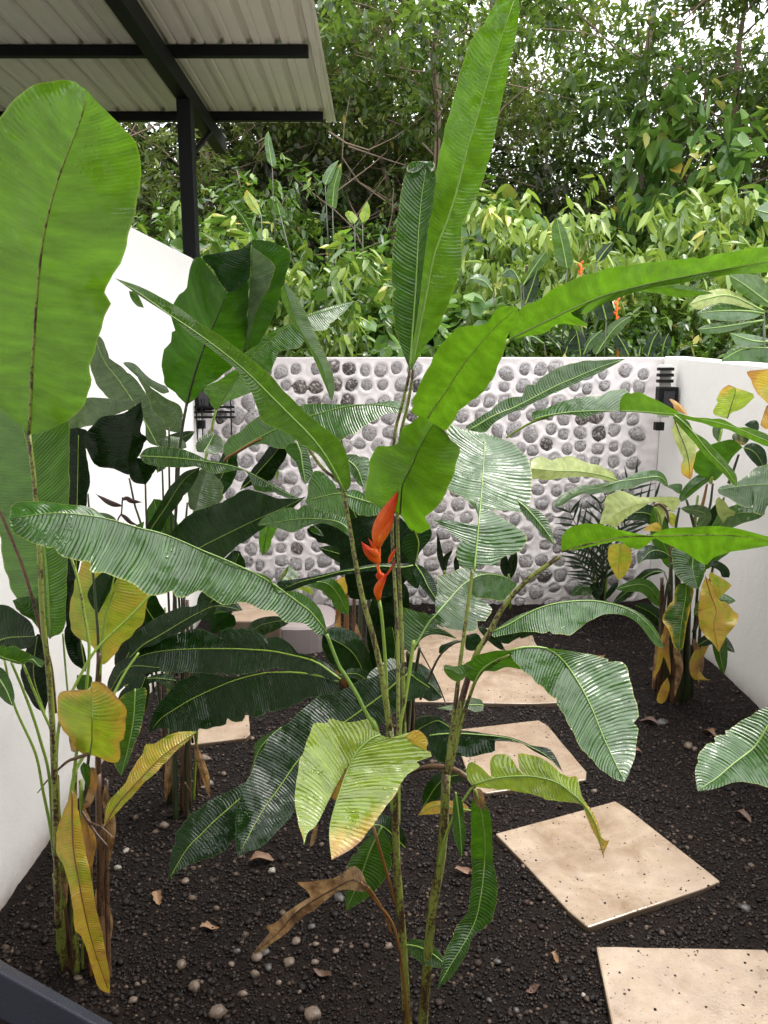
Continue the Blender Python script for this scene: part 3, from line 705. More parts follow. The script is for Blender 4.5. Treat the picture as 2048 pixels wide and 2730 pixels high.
def gstem(parent, kind, x, y, top, d_top, r, name='stem', fr='X', label=None, mid=()):
    """a stem that stands on the soil at photo point x, y and rises to the photo point top"""
    P = px(fr, [(x, y)] + list(mid) + [top]); g0 = ground(P[0][0], P[0][1], -.05); d0 = g0[1]
    n = 14; C = catmull(P, n); W = at_many(C, np.linspace(d0, d_top, n)); W[0, 2] = min(W[0, 2], -.06)
    rr = np.interp(np.linspace(0, 1, n), np.linspace(0, 1, len(np.atleast_1d(r))), np.atleast_1d(r))
    v, f = tube_geo(W, rr, 8); o = mesh_obj(name, local(parent, v), f, SM[kind], parent)
    if label: o['label'] = label
    return o

# ===== B: the plant in the middle foreground ==========================================================
b0 = ground(1100, 2775, -.04)
PBt = thing('heliconia_plant', tuple(b0), 'tall green plant in the middle foreground, two speckled stems and a torn lime yellow leaf', 'plant')
B = PBt
gstem(B, 'speck', 1090, 2800, (1040, 1940), 2.02, (.0135, .009), mid=((1072, 2480), (1058, 2300), (1052, 2120)))
stem(B, 'speck', 'X', [(1040, 1945), (1018, 1800), (996, 1700), (966, 1590), (945, 1480), (921, 1340), (905, 1285), (862, 1250), (818, 1190)], (2.02, 2.0, 1.98), (.009, .0065, .004))
gstem(B, 'speck', 1122, 2800, (1190, 2060), 2.0, (.0145, .012), mid=((1150, 2450), (1175, 2300), (1185, 2180)))
stem(B, 'speck', 'R7', [(630, 1880), (680, 1500), (718, 1200), (748, 930), (790, 620), (838, 260), (862, 60)], (2.0, 2.03, 2.05), (.008, .0055, .0045), label='speckled leaf stalk of the striped leaf')
stem(B, 'speck', 'R7', [(640, 1860), (700, 1500), (760, 1250), (815, 1050), (900, 800), (1000, 640), (1130, 400), (1330, 170), (1500, 40), (1640, -60)], (2.0, 2.0, 2.0, 1.95), (.010, .0085, .007, .006))
stem(B, 'speck', 'R7', [(660, 1840), (740, 1500), (850, 1150), (900, 1030), (980, 930), (1100, 860), (1190, 815)], (2.0, 2.0, 1.92), (.007, .005, .003))
stem(B, 'pale', 'S1', [(960, 1000), (930, 700), (850, 420), (770, 290), (700, 150), (610, 0), (560, -80), (475, -300)], (2.03, 2.02, 1.99, 1.96), (.006, .0055, .0045))
gstem(B, 'orange', 1093, 2790, (996, 2205), 2.03, (.006, .0045), 'petiole', mid=((1070, 2480), (1050, 2390), (1020, 2290)))
stem(B, 'orange', 'X', [(1090, 2750), (1075, 2600), (1050, 2470), (1000, 2400), (962, 2350)], (2.03, 2.0, 1.98), (.0055, .003), label='withered stalk of the dead leaf')
stem(B, 'green', 'S1', [(1000, 1100), (1010, 450), (1040, 250), (1080, 0), (1104, -165), (1115, -260)], (2.05, 2.12, 2.2), (.006, .0055, .005))
# long arching leaf that crosses to the left
leaf(B, 'pale', 'O', [(705, 1365), (672, 1322), (640, 1298), (600, 1268), (560, 1243), (520, 1224), (480, 1206), (440, 1190), (400, 1172), (350, 1152), (300, 1140), (240, 1122), (180, 1112), (110, 1108), (20, 1120)],
     [[(690, 1375), (672, 1358), (640, 1345), (615, 1345), (590, 1320), (565, 1318), (520, 1300), (480, 1307), (455, 1290), (430, 1275), (395, 1290), (350, 1287), (320, 1283), (290, 1264), (265, 1253), (232, 1238), (195, 1236), (196, 1215), (165, 1208), (130, 1198), (90, 1178), (60, 1168), (30, 1150)],
      [(704, 1350), (694, 1320), (672, 1295), (640, 1276), (600, 1280), (580, 1246), (535, 1232), (500, 1222), (440, 1194), (398, 1172), (350, 1150), (300, 1138), (232, 1123), (220, 1112), (195, 1095), (140, 1089), (80, 1083), (30, 1088)]],
     (1.97, 1.9, 1.82, 1.72), k=.75, rip=.5, fold=.05)
# bright torn yellow leaf
leaf(B, 'lime', 'S1', [(870, 440), (800, 468), (745, 510), (700, 560), (650, 638), (590, 730), (500, 900), (400, 1100), (335, 1160), (305, 1255)],
     [[(850, 370), (800, 300), (755, 325), (700, 342), (620, 345), (545, 325), (490, 312), (470, 350), (385, 345), (350, 420), (310, 520), (280, 620), (250, 780), (245, 950), (265, 1100), (295, 1190)]],
     (2.0, 1.97, 1.86, 1.76), k=.45, rim_age=.22, tip_age=.28, rib='none', rip=.35, label='lime yellow half of the torn leaf, left')
leaf(B, 'lime', 'S1', [(870, 440), (805, 465), (750, 510), (700, 560), (655, 640), (615, 730), (580, 830), (530, 980), (500, 1100), (493, 1200), (510, 1362)],
     [[(950, 465), (1010, 462), (1060, 450), (1100, 415), (1145, 408), (1190, 440), (1212, 500), (1215, 556), (1245, 575), (1220, 625), (1180, 660), (1120, 700), (1060, 740), (1000, 840), (940, 930), (880, 1010), (800, 1130), (720, 1222), (660, 1280), (600, 1315)]],
     (1.98, 1.93, 1.84, 1.74), k=.5, tip_age=.72, rim_age=.30, age=.04, rip=.3, rib='pale', ribr=.003, label='lime yellow half with orange tip, right')
leaf(B, 'lime', 'S1', [(1060, 450), (1120, 480), (1212, 520)], [[(1100, 412), (1150, 405), (1195, 440), (1222, 500)], [(1100, 500), (1160, 530), (1205, 552)]], (1.985, 1.97), age=.6, k=.2, rib='none', label='curled orange margin of the yellow leaf')
# white-striped big leaf on the right, with its pale underside flap
leaf(B, 'pale', 'Q6', [(540, 705), (590, 692), (640, 688), (710, 698), (780, 755), (850, 860), (900, 960), (940, 1060), (985, 1160), (1040, 1272)],
     [[(600, 690), (700, 693), (820, 708), (900, 722), (965, 737), (1025, 755), (1062, 820), (1082, 890), (1094, 980), (1095, 1060), (1085, 1150), (1060, 1230)],
      [(560, 745), (600, 790), (660, 840), (720, 900), (780, 990), (840, 1100), (900, 1180), (960, 1235), (1005, 1262)]],
     (1.93, 1.95, 1.85, 1.72), k=.85, fold=.02, rip=.35, ribr=.0038)
leaf(B, 'green', 'R7', [(880, 1060), (940, 955), (1050, 872), (1180, 822), (1270, 860)],
     [[(835, 1035), (790, 990), (750, 985), (775, 905), (830, 850), (900, 818), (980, 795), (1050, 778), (1120, 776), (1190, 782)],
      [(900, 1010), (970, 960), (1060, 962), (1120, 935), (1180, 922), (1300, 942)]], (1.95, 1.92), k=-.2, rip=.6, label='underside flap of the white striped leaf')
leaf(B, 'fresh', 'R7', [(870, 935), (790, 975), (740, 985), (690, 955), (605, 935)], [[(830, 905), (770, 902), (715, 918), (620, 903)], [(800, 1010), (750, 1048), (690, 1040), (625, 985)]], (1.93, 1.9), k=.3, rip=.8, rib='none', label='curled tip of the flap')
# pale striped torn leaf
leaf(B, 'pale', 'S4', [(628, 1592), (640, 1450), (655, 1300), (668, 1150), (680, 1000), (690, 850), (692, 722)],
     [(0, .20, [(618, 1585), (585, 1575), (540, 1560), (515, 1510), (512, 1470), (545, 1400)]),
      (.45, 1, [(700, 1195), (760, 1212), (850, 1212), (960, 1228), (972, 1180), (985, 1090), (988, 1000), (980, 930), (965, 880), (900, 815), (860, 780), (780, 750), (692, 722)]),
      (.19, .32, [(540, 1400), (470, 1350), (410, 1300), (362, 1268)]),
      (0, .46, [(650, 1562), (700, 1550), (760, 1562), (800, 1512), (870, 1490), (930, 1462), (962, 1390), (900, 1320), (780, 1240), (700, 1195)]),
      (.36, .755, [(640, 1170), (560, 1130), (450, 1072), (465, 1000), (500, 888)]),
      (.30, .37, [(362, 1268), (440, 1278), (640, 1175)]) if False else (.31, .33, [(365, 1270), (430, 1265)]),
      (.75, 1, [(515, 905), (485, 820), (455, 725), (490, 672), (560, 700), (692, 722)])],
     (2.05, 2.12, 2.25, 2.42), k=.5, fold=.04, rip=.3, ribr=.0036)
leaf(B, 'green', 'S4', [(900, 1150), (960, 1200), (1040, 1290), (1100, 1370), (1136, 1432)], [[(960, 1175), (1060, 1232), (1112, 1320)], [(930, 1225), (990, 1290), (1080, 1390)]], (2.2, 2.12), k=.5)
# folded translucent leaf in the centre
leaf(B, 'fresh', 'R6', [(885, 1235), (895, 1080), (905, 980), (950, 880), (1000, 780), (1050, 660), (1110, 550), (1180, 430)],
     [[(800, 1215), (720, 1190), (640, 1130), (580, 1092), (570, 1040), (585, 960), (600, 880), (620, 780), (640, 700), (690, 625), (770, 632), (858, 606), (885, 530), (905, 468), (990, 420), (1080, 355)],
      [(920, 1280), (980, 1370), (1080, 1402), (1160, 1345), (1100, 1272), (1160, 1215), (1230, 1150), (1280, 1060), (1310, 990), (1345, 910), (1375, 830), (1398, 740), (1412, 650), (1378, 600), (1340, 582), (1290, 500)]],
     (2.03, 1.96, 1.86), k=-.35, fold=(.45, -.1), rip=2.2, rib='dark', ribr=.0026)
leaf(B, 'dark', 'R6', [(1010, 1360), (1050, 1500), (1015, 1690)], [[(950, 1400), (900, 1520), (960, 1640)], [(1150, 1350), (1160, 1440), (1060, 1570)]], (2.06, 2.08), k=.2, fold=.1)
# bright leaf
leaf(B, 'fresh', 'Q4', [(185, 760), (215, 710), (260, 650), (330, 540), (400, 450), (480, 360), (530, 315), (577, 272)],
     [[(130, 735), (110, 705), (135, 650), (160, 600), (190, 540), (220, 480), (255, 430), (290, 390), (325, 362), (355, 353), (400, 352), (435, 345), (462, 318), (480, 290), (510, 274), (545, 270)],
      [(230, 800), (270, 802), (300, 770), (330, 720), (385, 675), (440, 620), (475, 570), (500, 510), (520, 450), (532, 400), (560, 355), (580, 310)]],
     (2.1, 1.98, 1.88), k=-.3, fold=(-.1, .35), rip=.6, rib='green', ribr=.0030)
# two tall upright leaves
leaf(B, 'fresh', 'O', [(888, 800), (900, 740), (918, 650), (935, 560), (950, 515), (965, 480), (990, 400), (1010, 320), (1035, 240), (1055, 170), (1080, 90), (1118, -22)],
     [[(880, 780), (890, 700), (898, 620), (905, 560), (912, 510), (925, 470), (932, 430), (938, 390), (950, 330), (962, 280), (980, 210), (1000, 135), (1020, 85), (1045, 45), (1085, -12)],
      [(915, 752), (940, 720), (960, 680), (975, 640), (990, 600), (998, 560), (998, 488), (1020, 440), (1040, 400), (1060, 330), (1075, 262), (1088, 200), (1100, 140), (1112, 90), (1120, 40), (1121, 0)]],
     (2.12, 2.1, 2.02), k=-.1, fold=(.5, .0), rip=.5, rib='pale', ribr=.004, tip_age=.10)
leaf(B, 'green', 'O', [(884, 797), (892, 700), (899, 600), (904, 500), (910, 430), (917, 385), (921, 352)],
     [[(872, 765), (855, 710), (847, 650), (847, 560), (855, 500), (862, 450), (868, 410), (875, 375), (886, 352), (900, 348)],
      [(892, 740), (902, 680), (912, 600), (922, 520), (930, 475), (938, 430), (941, 385), (936, 352), (928, 348)]],
     (2.08, 2.05, 2.06), k=.25, fold=-.15, rip=.3, rib='pale')
leaf(B, 'grey', 'O', [(921, 352), (915, 350), (905, 348)], [[(900, 372), (882, 372), (880, 358)], [(932, 372), (940, 360), (936, 350)]], (2.06, 2.09), k=1.2, rib='none', label='pale bent tip of the upright leaf')
stem(B, 'speck', 'X', [(1095, 985), (1072, 1080), (1050, 1180), (1045, 1400), (1060, 1700), (1062, 1990)], (2.1, 2.2, 2.1), (.004, .006))
stem(B, 'speck', 'X', [(1103, 985), (1087, 1080), (1064, 1190), (1060, 1400), (1072, 1700), (1080, 2000)], (2.12, 2.22, 2.12), (.004, .006))
# large arching leaf that leaves the frame on the right
leaf(B, 'fresh', 'Q4', [(540, 415), (600, 382), (700, 335), (780, 295), (870, 255), (960, 220), (1050, 195), (1200, 160), (1400, 122), (1659, 78), (1860, 70)],
     [[(560, 330), (600, 275), (650, 250), (700, 220), (770, 172), (820, 155), (860, 140), (930, 118), (1000, 100), (1100, 85), (1200, 75), (1300, 62), (1400, 50), (1520, 32), (1659, 12), (1780, 20)],
      [(600, 402), (690, 388), (720, 362), (760, 347), (830, 350), (886, 356), (845, 325), (800, 302), (880, 297), (930, 270), (980, 245), (1100, 205), (1200, 182), (1300, 168), (1450, 140), (1659, 122), (1780, 110)]],
     (2.1, 2.0, 1.85, 1.65), k=-.25, fold=.1, rip=.5, rib='pale', ribr=.0036)
leaf(B, 'fresh', 'Q4', [(1050, 200), (1200, 188), (1300, 198), (1425, 214)], [[(1100, 190), (1200, 172), (1320, 182)], [(1130, 208), (1220, 222), (1300, 232)]], (1.99, 1.95), k=.1, rib='none', label='torn strip of the arching leaf')
stem(B, 'green', 'Q4', [(540, 415), (430, 520), (320, 640), (200, 790), (120, 930)], (2.1, 2.12, 2.15), (.005, .006))
# bright leaf reaching right over the wall foot
leaf(B, 'fresh', 'Q6', [(768, 278), (830, 258), (900, 240), (1000, 218), (1080, 210), (1150, 210), (1280, 206), (1450, 205), (1580, 215), (1750, 238)],
     [[(765, 240), (775, 200), (800, 175), (835, 160), (900, 155), (960, 165), (1030, 185), (1100, 200), (1150, 206), (1190, 186), (1240, 175), (1300, 171), (1400, 168), (1480, 170), (1560, 185), (1659, 212)],
      [(850, 264), (960, 240), (1020, 232), (1060, 262), (1100, 266), (1140, 245), (1168, 218), (1200, 235), (1240, 252), (1290, 275), (1340, 305), (1390, 330), (1420, 305), (1470, 285), (1540, 270), (1659, 252)]],
     (1.95, 1.9, 1.85, 1.75), k=-.3, fold=.1, rip=.7, rib='speck', ribr=.003)
# mid leaf with pale rib
leaf(B, 'green', 'R7', [(320, 805), (350, 740), (395, 670), (470, 540), (540, 460), (600, 390), (680, 300), (750, 220), (820, 165), (900, 122), (985, 102), (1080, 108), (1170, 135), (1255, 195)],
     [(0, .36, [(285, 775), (250, 745), (215, 640), (200, 540), (182, 460), (205, 392), (300, 412), (400, 440), (530, 475)]),
      (0, .30, [(360, 770), (400, 690), (440, 650), (520, 608), (600, 612), (740, 682), (600, 592), (500, 588)]),
      (.36, 1, [(535, 440), (535, 340), (560, 220), (540, 108), (640, 108), (700, 75), (790, 45), (900, 70), (1040, 92), (1150, 118), (1255, 195)]),
      (.28, .62, [(560, 560), (700, 592), (860, 610), (945, 558), (1000, 470), (1035, 392), (930, 330), (830, 285)]),
      (.62, 1, [(840, 285), (930, 320), (1010, 325), (1120, 340), (1190, 270), (1235, 225), (1255, 195)])],
     (2.25, 2.3, 2.5, 2.7), k=.55, fold=.04, rip=.4, rib='pale', ribr=.0040)
# strap leaf hanging on the right, yellow-green leaf above it
leaf(B, 'green', 'Q8', [(395, 170), (415, 240), (430, 330), (435, 400), (435, 470), (428, 550), (420, 620), (400, 720), (370, 790), (330, 860), (280, 940), (230, 1030)],
     [[(378, 240), (375, 320), (375, 400), (378, 480), (380, 560), (372, 630), (360, 700), (335, 735), (308, 770), (290, 820), (265, 870), (248, 950)],
      [(440, 230), (462, 300), (468, 390), (470, 480), (482, 530), (490, 590), (488, 640), (480, 690), (465, 735), (440, 765), (405, 785), (380, 810), (365, 860), (335, 915), (290, 980)]],
     (1.95, 2.0, 1.95, 1.86), k=.2, fold=.1, rip=.5, rib='pale')
leaf(B, 'lime', 'Q8', [(380, 152), (420, 138), (470, 124), (530, 115), (600, 112), (660, 116), (720, 130), (765, 150), (800, 178), (840, 210), (870, 245), (900, 290), (925, 350), (948, 465)],
     [(0, .14, [(362, 130), (355, 85), (375, 48), (420, 75), (462, 118)]),
      (0, 1, [(400, 160), (480, 170), (560, 176), (640, 192), (720, 218), (790, 224), (855, 238), (875, 290), (900, 345), (930, 405), (948, 465)]),
      (.14, .31, [(463, 112), (458, 60), (475, 25), (510, 15), (550, 35), (578, 85)]),
      (.85, .97, [(945, 400), (960, 395), (972, 392), (950, 440)]),
      (.31, 1, [(583, 80), (578, 25), (600, 12), (650, 22), (700, 45), (745, 80), (790, 112), (835, 116), (848, 180), (870, 225), (900, 262), (925, 320), (945, 400), (950, 465)])],
     (1.98, 1.95, 1.9, 1.85), k=.6, age=.05, tip_age=.75, rim_age=.25, rip=.4, rib='cream' if False else 'pale', label='lime leaf with burnt orange tip')
leaf(B, 'green', 'X', [(1215, 2112), (1226, 2200), (1232, 2290)], [[(1208, 2150), (1210, 2230)], [(1232, 2140), (1242, 2220)]], (1.97, 1.95), age=.15)
stem(B, 'green', 'Q8', [(395, 155), (370, 175), (300, 290), (265, 380), (235, 500)], (1.98, 1.98, 2.0), (.0035, .005))
stem(B, 'brown', 'Q8', [(395, 160), (350, 110), (290, 80), (200, 70), (110, 95)], (1.98, 2.05, 2.1), (.006, .008, .006), label='withered brown sheath')
leaf(B, 'green', 'Q8', [(395, 165), (410, 200), (440, 260)], [[(385, 185), (400, 240)], [(420, 170), (435, 215)]], (1.95, 1.96), age=1.1, rib='none', label='withered brown flap')
leaf(B, 'lime', 'Q8', [(375, 262), (300, 248), (230, 238), (190, 255), (145, 282)], [[(340, 225), (260, 218), (190, 228)], [(340, 270), (290, 275), (220, 275)]], (2.1, 2.15), age=.6, k=.4, label='small yellow leaf')
leaf(B, 'green', 'Q8', [(90, 840), (150, 850), (210, 880), (285, 942)], [[(120, 815), (180, 825), (240, 870)], [(110, 880), (180, 930), (240, 942)]], (2.1, 2.0), k=.6)
# hanging leaves, lower left of the stems
leaf(B, 'dark', 'S1', [(1100, -30), (980, 60), (880, 150), (790, 215), (700, 280), (600, 350), (430, 460), (270, 620), (200, 715), (130, 820), (60, 915), (0, 1000), (-100, 1180), (-185, 1345)],
     [[(1050, -60), (1000, -55), (920, -30), (850, 0), (780, 22), (700, 50), (640, 85), (580, 115), (510, 140), (430, 148), (370, 190), (310, 245), (230, 310), (150, 380), (90, 430), (20, 500), (-30, 600), (-80, 700), (-130, 800), (-165, 900), (-190, 1000), (-205, 1120), (-195, 1260)],
      [(1060, 100), (1050, 170), (980, 260), (900, 340), (800, 400), (700, 470), (570, 560), (450, 660), (360, 760), (290, 880), (240, 980), (180, 1070), (100, 1160), (0, 1262), (-110, 1300)]],
     (2.5, 2.45, 2.3, 2.1), k=.7, fold=.03, rip=.4, rib='green', ribr=.004)
leaf(B, 'dark', 'S2', [(1580, 850), (1500, 905), (1420, 975), (1300, 1080), (1200, 1180), (1100, 1285), (965, 1512)],
     [[(1530, 790), (1460, 830), (1400, 862), (1300, 910), (1200, 970), (1100, 1052), (1050, 1110), (1015, 1190), (995, 1290), (975, 1400)],
      [(1530, 1000), (1490, 1100), (1470, 1175), (1430, 1230), (1380, 1290), (1320, 1325), (1250, 1352), (1150, 1392), (1060, 1430)]],
     (2.4, 2.3, 2.2), k=.7, rip=.3, rib='green')
leaf(B, 'green', 'R5', [(1330, 1125), (1230, 1210), (1130, 1330), (1050, 1535)], [[(1200, 1190), (1100, 1265), (1085, 1400)], [(1260, 1290), (1150, 1440)]], (2.45, 2.4), age=.2)
leaf(B, 'green', 'Q7', [(1650, 330), (1600, 430), (1560, 540), (1495, 695)], [[(1590, 380), (1535, 440), (1500, 500), (1490, 600)], [(1690, 420), (1680, 520), (1610, 620)]], (2.1, 2.05), k=.4)
leaf(B, 'dark', 'R7', [(480, 1530), (560, 1518), (660, 1512), (780, 1512), (900, 1520), (1040, 1532), (1180, 1552), (1290, 1590), (1400, 1642), (1520, 1710), (1659, 1850)],
     [[(500, 1500), (600, 1485), (700, 1480), (850, 1490), (1000, 1515), (1180, 1540), (1300, 1580), (1390, 1618), (1530, 1640), (1580, 1690), (1620, 1760)],
      [(470, 1570), (500, 1680), (600, 1772), (700, 1705), (830, 1722), (920, 1705), (1060, 1665), (1000, 1600), (960, 1558), (1100, 1580), (1250, 1572), (1400, 1665), (1550, 1745)]],
     (2.5, 2.5, 2.4), k=.6, rip=.5, rib='pale')
leaf(B, 'grey', 'R7', [(960, 1262), (860, 1258), (760, 1270), (650, 1280), (540, 1290)], [[(940, 1215), (850, 1193), (780, 1225), (650, 1262)], [(955, 1305), (890, 1322), (800, 1295), (650, 1305)]], (2.9, 2.8), k=1.0)
leaf(B, 'dark', 'R7', [(350, 1500), (450, 1440), (560, 1400), (680, 1470)], [[(360, 1400), (450, 1360), (580, 1372)], [(420, 1560), (560, 1520), (640, 1510)]], (2.8, 2.7), k=.8)
leaf(B, 'grey', 'R7', [(360, 1420), (420, 1380), (500, 1370), (590, 1400)], [[(380, 1370), (450, 1352), (540, 1362)], [(400, 1440), (480, 1410), (540, 1430)]], (2.85, 2.8), k=1.0, rib='none')
leaf(B, 'dark', 'R7', [(480, 1105), (380, 1040), (280, 985), (120, 1090), (-100, 1230)], [[(430, 1000), (300, 940), (200, 870), (120, 850), (-60, 1000)], [(400, 1190), (320, 1220), (200, 1260), (60, 1400)]], (2.9, 2.7), k=.7, rip=.6)
# dead leaf near the ground
leaf(B, 'green', 'Q7', [(1590, 590), (1530, 560), (1490, 572), (1440, 600), (1330, 665), (1260, 720), (1200, 790), (1085, 885)],
     [[(1560, 520), (1520, 500), (1475, 535), (1425, 555), (1350, 565), (1275, 570), (1330, 585), (1385, 608), (1310, 650), (1240, 700), (1190, 745), (1140, 760), (1180, 765), (1130, 830)],
      [(1570, 612), (1480, 602), (1420, 640), (1360, 690), (1290, 735), (1240, 790), (1180, 830), (1130, 868)]],
     (1.98, 2.03, 2.1, 2.2), age=1.3, rip=2.2, k=.2, rib='brown', label='withered brown curled leaf hanging near the ground')
stem(B, 'orange', 'Q7', [(1590, 590), (1625, 640), (1660, 700), (1690, 790)], (1.98, 2.0), (.003, .004))
leaf(B, 'green', 'Q7', [(1370, 310), (1360, 370), (1335, 430)], [[(1350, 350)], [(1372, 340), (1362, 390)]], (1.9, 1.9), age=1.3, rib='none', label='withered brown strip')
leaf(B, 'green', 'S1', [(640, 680), (560, 850), (500, 900)], [[(600, 700), (530, 850)], [(600, 850), (560, 930)]], (1.95, 1.95), age=.9, rib='none', label='brown inner strip of the torn leaf')
# the long bright diagonal leaf, tip up left
leaf(B, 'fresh', 'O', [(745, 1062), (715, 1003), (690, 965), (665, 935), (630, 900), (590, 860), (545, 815), (500, 775), (430, 722), (360, 675), (300, 632), (247, 600)],
     [[(757, 1050), (756, 1015), (752, 985), (738, 955), (715, 935), (690, 915), (660, 892), (640, 870), (610, 840), (585, 812), (560, 790), (525, 762), (470, 722), (420, 690), (380, 660), (310, 622)],
      [(735, 1050), (715, 1020), (690, 985), (656, 962), (625, 940), (600, 925), (566, 908), (555, 880), (544, 852), (530, 828), (512, 800), (451, 750), (402, 715), (373, 686), (310, 645)]],
     (1.98, 1.95, 1.9, 1.85), k=.5, fold=.05, rip=.5, rib='pale')
leaf(B, 'fresh', 'R1', [(1140, 250), (1190, 320), (1275, 400)], [[(1160, 320), (1215, 385)], [(1200, 265), (1245, 330)]], (1.87, 1.85), rib='none', label='torn strip hanging from the diagonal leaf')

# inflorescence
def bract(parent, fr, pts, d, r, mat, name='bract'):
    P = px(fr, pts); n = 14; C = catmull(P, n); W = at_many(C, np.linspace(d[0], d[1], n))
    t = np.linspace(0, 1, n); rr = r * np.clip(np.sin(np.clip(t * 1.0 + .04, 0, 1) * math.pi) ** .75 * (1 - t * .55) * 1.25, .05, None)
    v, f = tube_geo(W, rr, 10); uv = np.stack([np.zeros(len(v)), np.repeat(t, 10)], -1)
    c = W.repeat(10, 0); v = c + (v - c) * np.array([1, .55, 1])
    return mesh_obj(name, local(parent, v), f, mat, parent, uv=uv)
FL = thing('heliconia_flower', tuple(at(1018, 1560, 2.05)), 'orange red flower with pointed bracts in the centre, in front of dark leaves', 'flower')
bract(FL, 'R6', [(690, 1530), (700, 1400), (760, 1250), (820, 1130), (882, 1000)], (2.05, 2.0), .0225, M_FLOW)
bract(FL, 'R6', [(705, 1660), (650, 1600), (590, 1540), (545, 1475)], (2.05, 2.03), .016, M_FLOW)
bract(FL, 'R6', [(700, 1500), (740, 1400), (800, 1290), (830, 1180)], (2.035, 2.015), .013, M_FLOW)
bract(FL, 'R6', [(690, 1610), (660, 1570), (620, 1550), (575, 1530)], (2.03, 2.02), .010, M_FLOW)
bract(FL, 'R6', [(690, 1560), (640, 1500), (605, 1440)], (2.05, 2.04), .006, M_FLOW)
bract(FL, 'R6', [(785, 1665), (810, 1600), (862, 1520)], (2.05, 2.02), .0055, M_FLOW)
bract(FL, 'R6', [(740, 1800), (700, 1770), (690, 1740)], (2.05, 2.02), .012, M_FLOW)
bract(FL, 'R6', [(700, 1990), (690, 1900), (740, 1800), (780, 1740)], (2.05, 2.02), .012, M_FLOW)
bract(FL, 'R6', [(760, 1780), (800, 1720), (850, 1620)], (2.05, 2.0), .003, M_FLOW)
v, f = tube_geo(at_many(catmull(px('R6', [(700, 1500), (700, 1600), (690, 1700), (720, 1800), (680, 1930), (700, 2000)]), 18), 2.055), .0042, 8)
mesh_obj('flower_axis', local(FL, v), f, M_FLOW, FL, uv=np.tile([[0, .2]], (len(v), 1)))
v, f = tube_geo(at_many(catmull(px('R6', [(700, 1990), (725, 2150), (760, 2600), (770, 2900), (790, 3600)]), 18), np.linspace(2.055, 2.06, 18)), .0045, 8)
mesh_obj('flower_stalk', local(FL, v), f, SM['green'], FL)

# ===== A: the big clump at the left front =============================================================
A0 = ground(215, 2640, -.04)
A_ = thing('heliconia_plant', tuple(A0), 'big clump at the left front with a huge paddle leaf and yellow rolled dying leaves', 'plant')
leaf(A_, 'fresh', 'O', [(62, 938), (66, 870), (70, 780), (76, 690), (83, 600), (93, 520), (105, 460), (118, 410), (135, 360), (150, 320), (166, 280), (180, 238), (188, 194)],
     [[(50, 925), (30, 905), (0, 882), (-35, 845), (-60, 800), (-82, 700), (-95, 600), (-98, 510), (-90, 430), (-70, 360), (-40, 300), (0, 252), (28, 218), (60, 192), (95, 177), (130, 172), (165, 177), (178, 190)],
      [(85, 936), (115, 926), (150, 905), (178, 880), (190, 850), (198, 820), (196, 790), (208, 745), (222, 700), (232, 672), (238, 652), (226, 635), (240, 600), (262, 565), (278, 510), (293, 450), (303, 400), (306, 360), (300, 325), (288, 300), (262, 272), (235, 245), (212, 222), (196, 205)]],
     (2.02, 1.95, 1.85, 1.75), k=-.2, fold=(.42, -.05), rip=.5, rib='speck', ribr=.0055, rim_age=.02)
stem(A_, 'speck', 'O', [(62, 938), (75, 1050), (85, 1190), (92, 1330), (103, 1430), (112, 1540), (118, 1700), (122, 1850), (126, 2000)], (2.02, 2.1, 2.2), (.006, .008, .011))
gstem(A_, 'speck', 175, 2600, (150, 2330), 2.22, (.014, .012), 'stem')
leaf(A_, 'pale', 'O', [(108, 1378), (104, 1290), (98, 1200), (88, 1130), (78, 1060), (64, 985), (48, 920), (22, 850)],
     [[(90, 1365), (71, 1341), (45, 1310), (25, 1270), (8, 1210), (-6, 1130), (-16, 1050), (-22, 980), (-20, 920), (-5, 870)],
      [(120, 1372), (134, 1366), (142, 1340), (144, 1280), (147, 1200), (150, 1120), (150, 1050), (149, 980), (147, 910), (120, 850), (60, 830)]],
     (2.2, 2.15, 2.1), k=-.1, fold=.15, rip=.3, rib='pale', ribr=.005)
leaf(A_, 'dark', 'R2', [(-80, 1380), (60, 1330), (180, 1320), (312, 1315)], [[(-40, 1060), (40, 1040), (150, 1100), (240, 1160), (292, 1220)], [(-40, 1460), (80, 1445), (200, 1432), (280, 1395)]], (2.2, 2.15), k=.3)
leaf(A_, 'green', 'R2', [(360, 1210), (300, 1100), (220, 1040), (110, 1000)], [[(330, 1180), (240, 1150), (160, 1090)], [(350, 1060), (330, 980), (220, 960)]], (2.18, 2.15), k=.2, age=.15, rib='none')
leaf(A_, 'pale', 'R2', [(205, 1560), (120, 1530), (20, 1500), (-80, 1440)], [[(285, 1490), (200, 1440), (130, 1402), (0, 1400)], [(160, 1560), (60, 1530), (0, 1510)]], (2.1, 2.0), k=.5, age=.08)
leaf(A_, 'pale', 'R2', [(210, 1555), (280, 1520), (330, 1560), (372, 1592)], [[(270, 1480), (340, 1510), (395, 1540)], [(260, 1545), (310, 1570), (350, 1585)]], (2.1, 2.1), k=.4)
leaf(A_, 'green', 'R2', [(-60, 1600), (0, 1700), (60, 1800), (112, 1932)], [[(10, 1590), (60, 1640), (110, 1750), (130, 1850)], [(-40, 1720), (0, 1850), (60, 1905)]], (2.05, 2.0), k=.3)
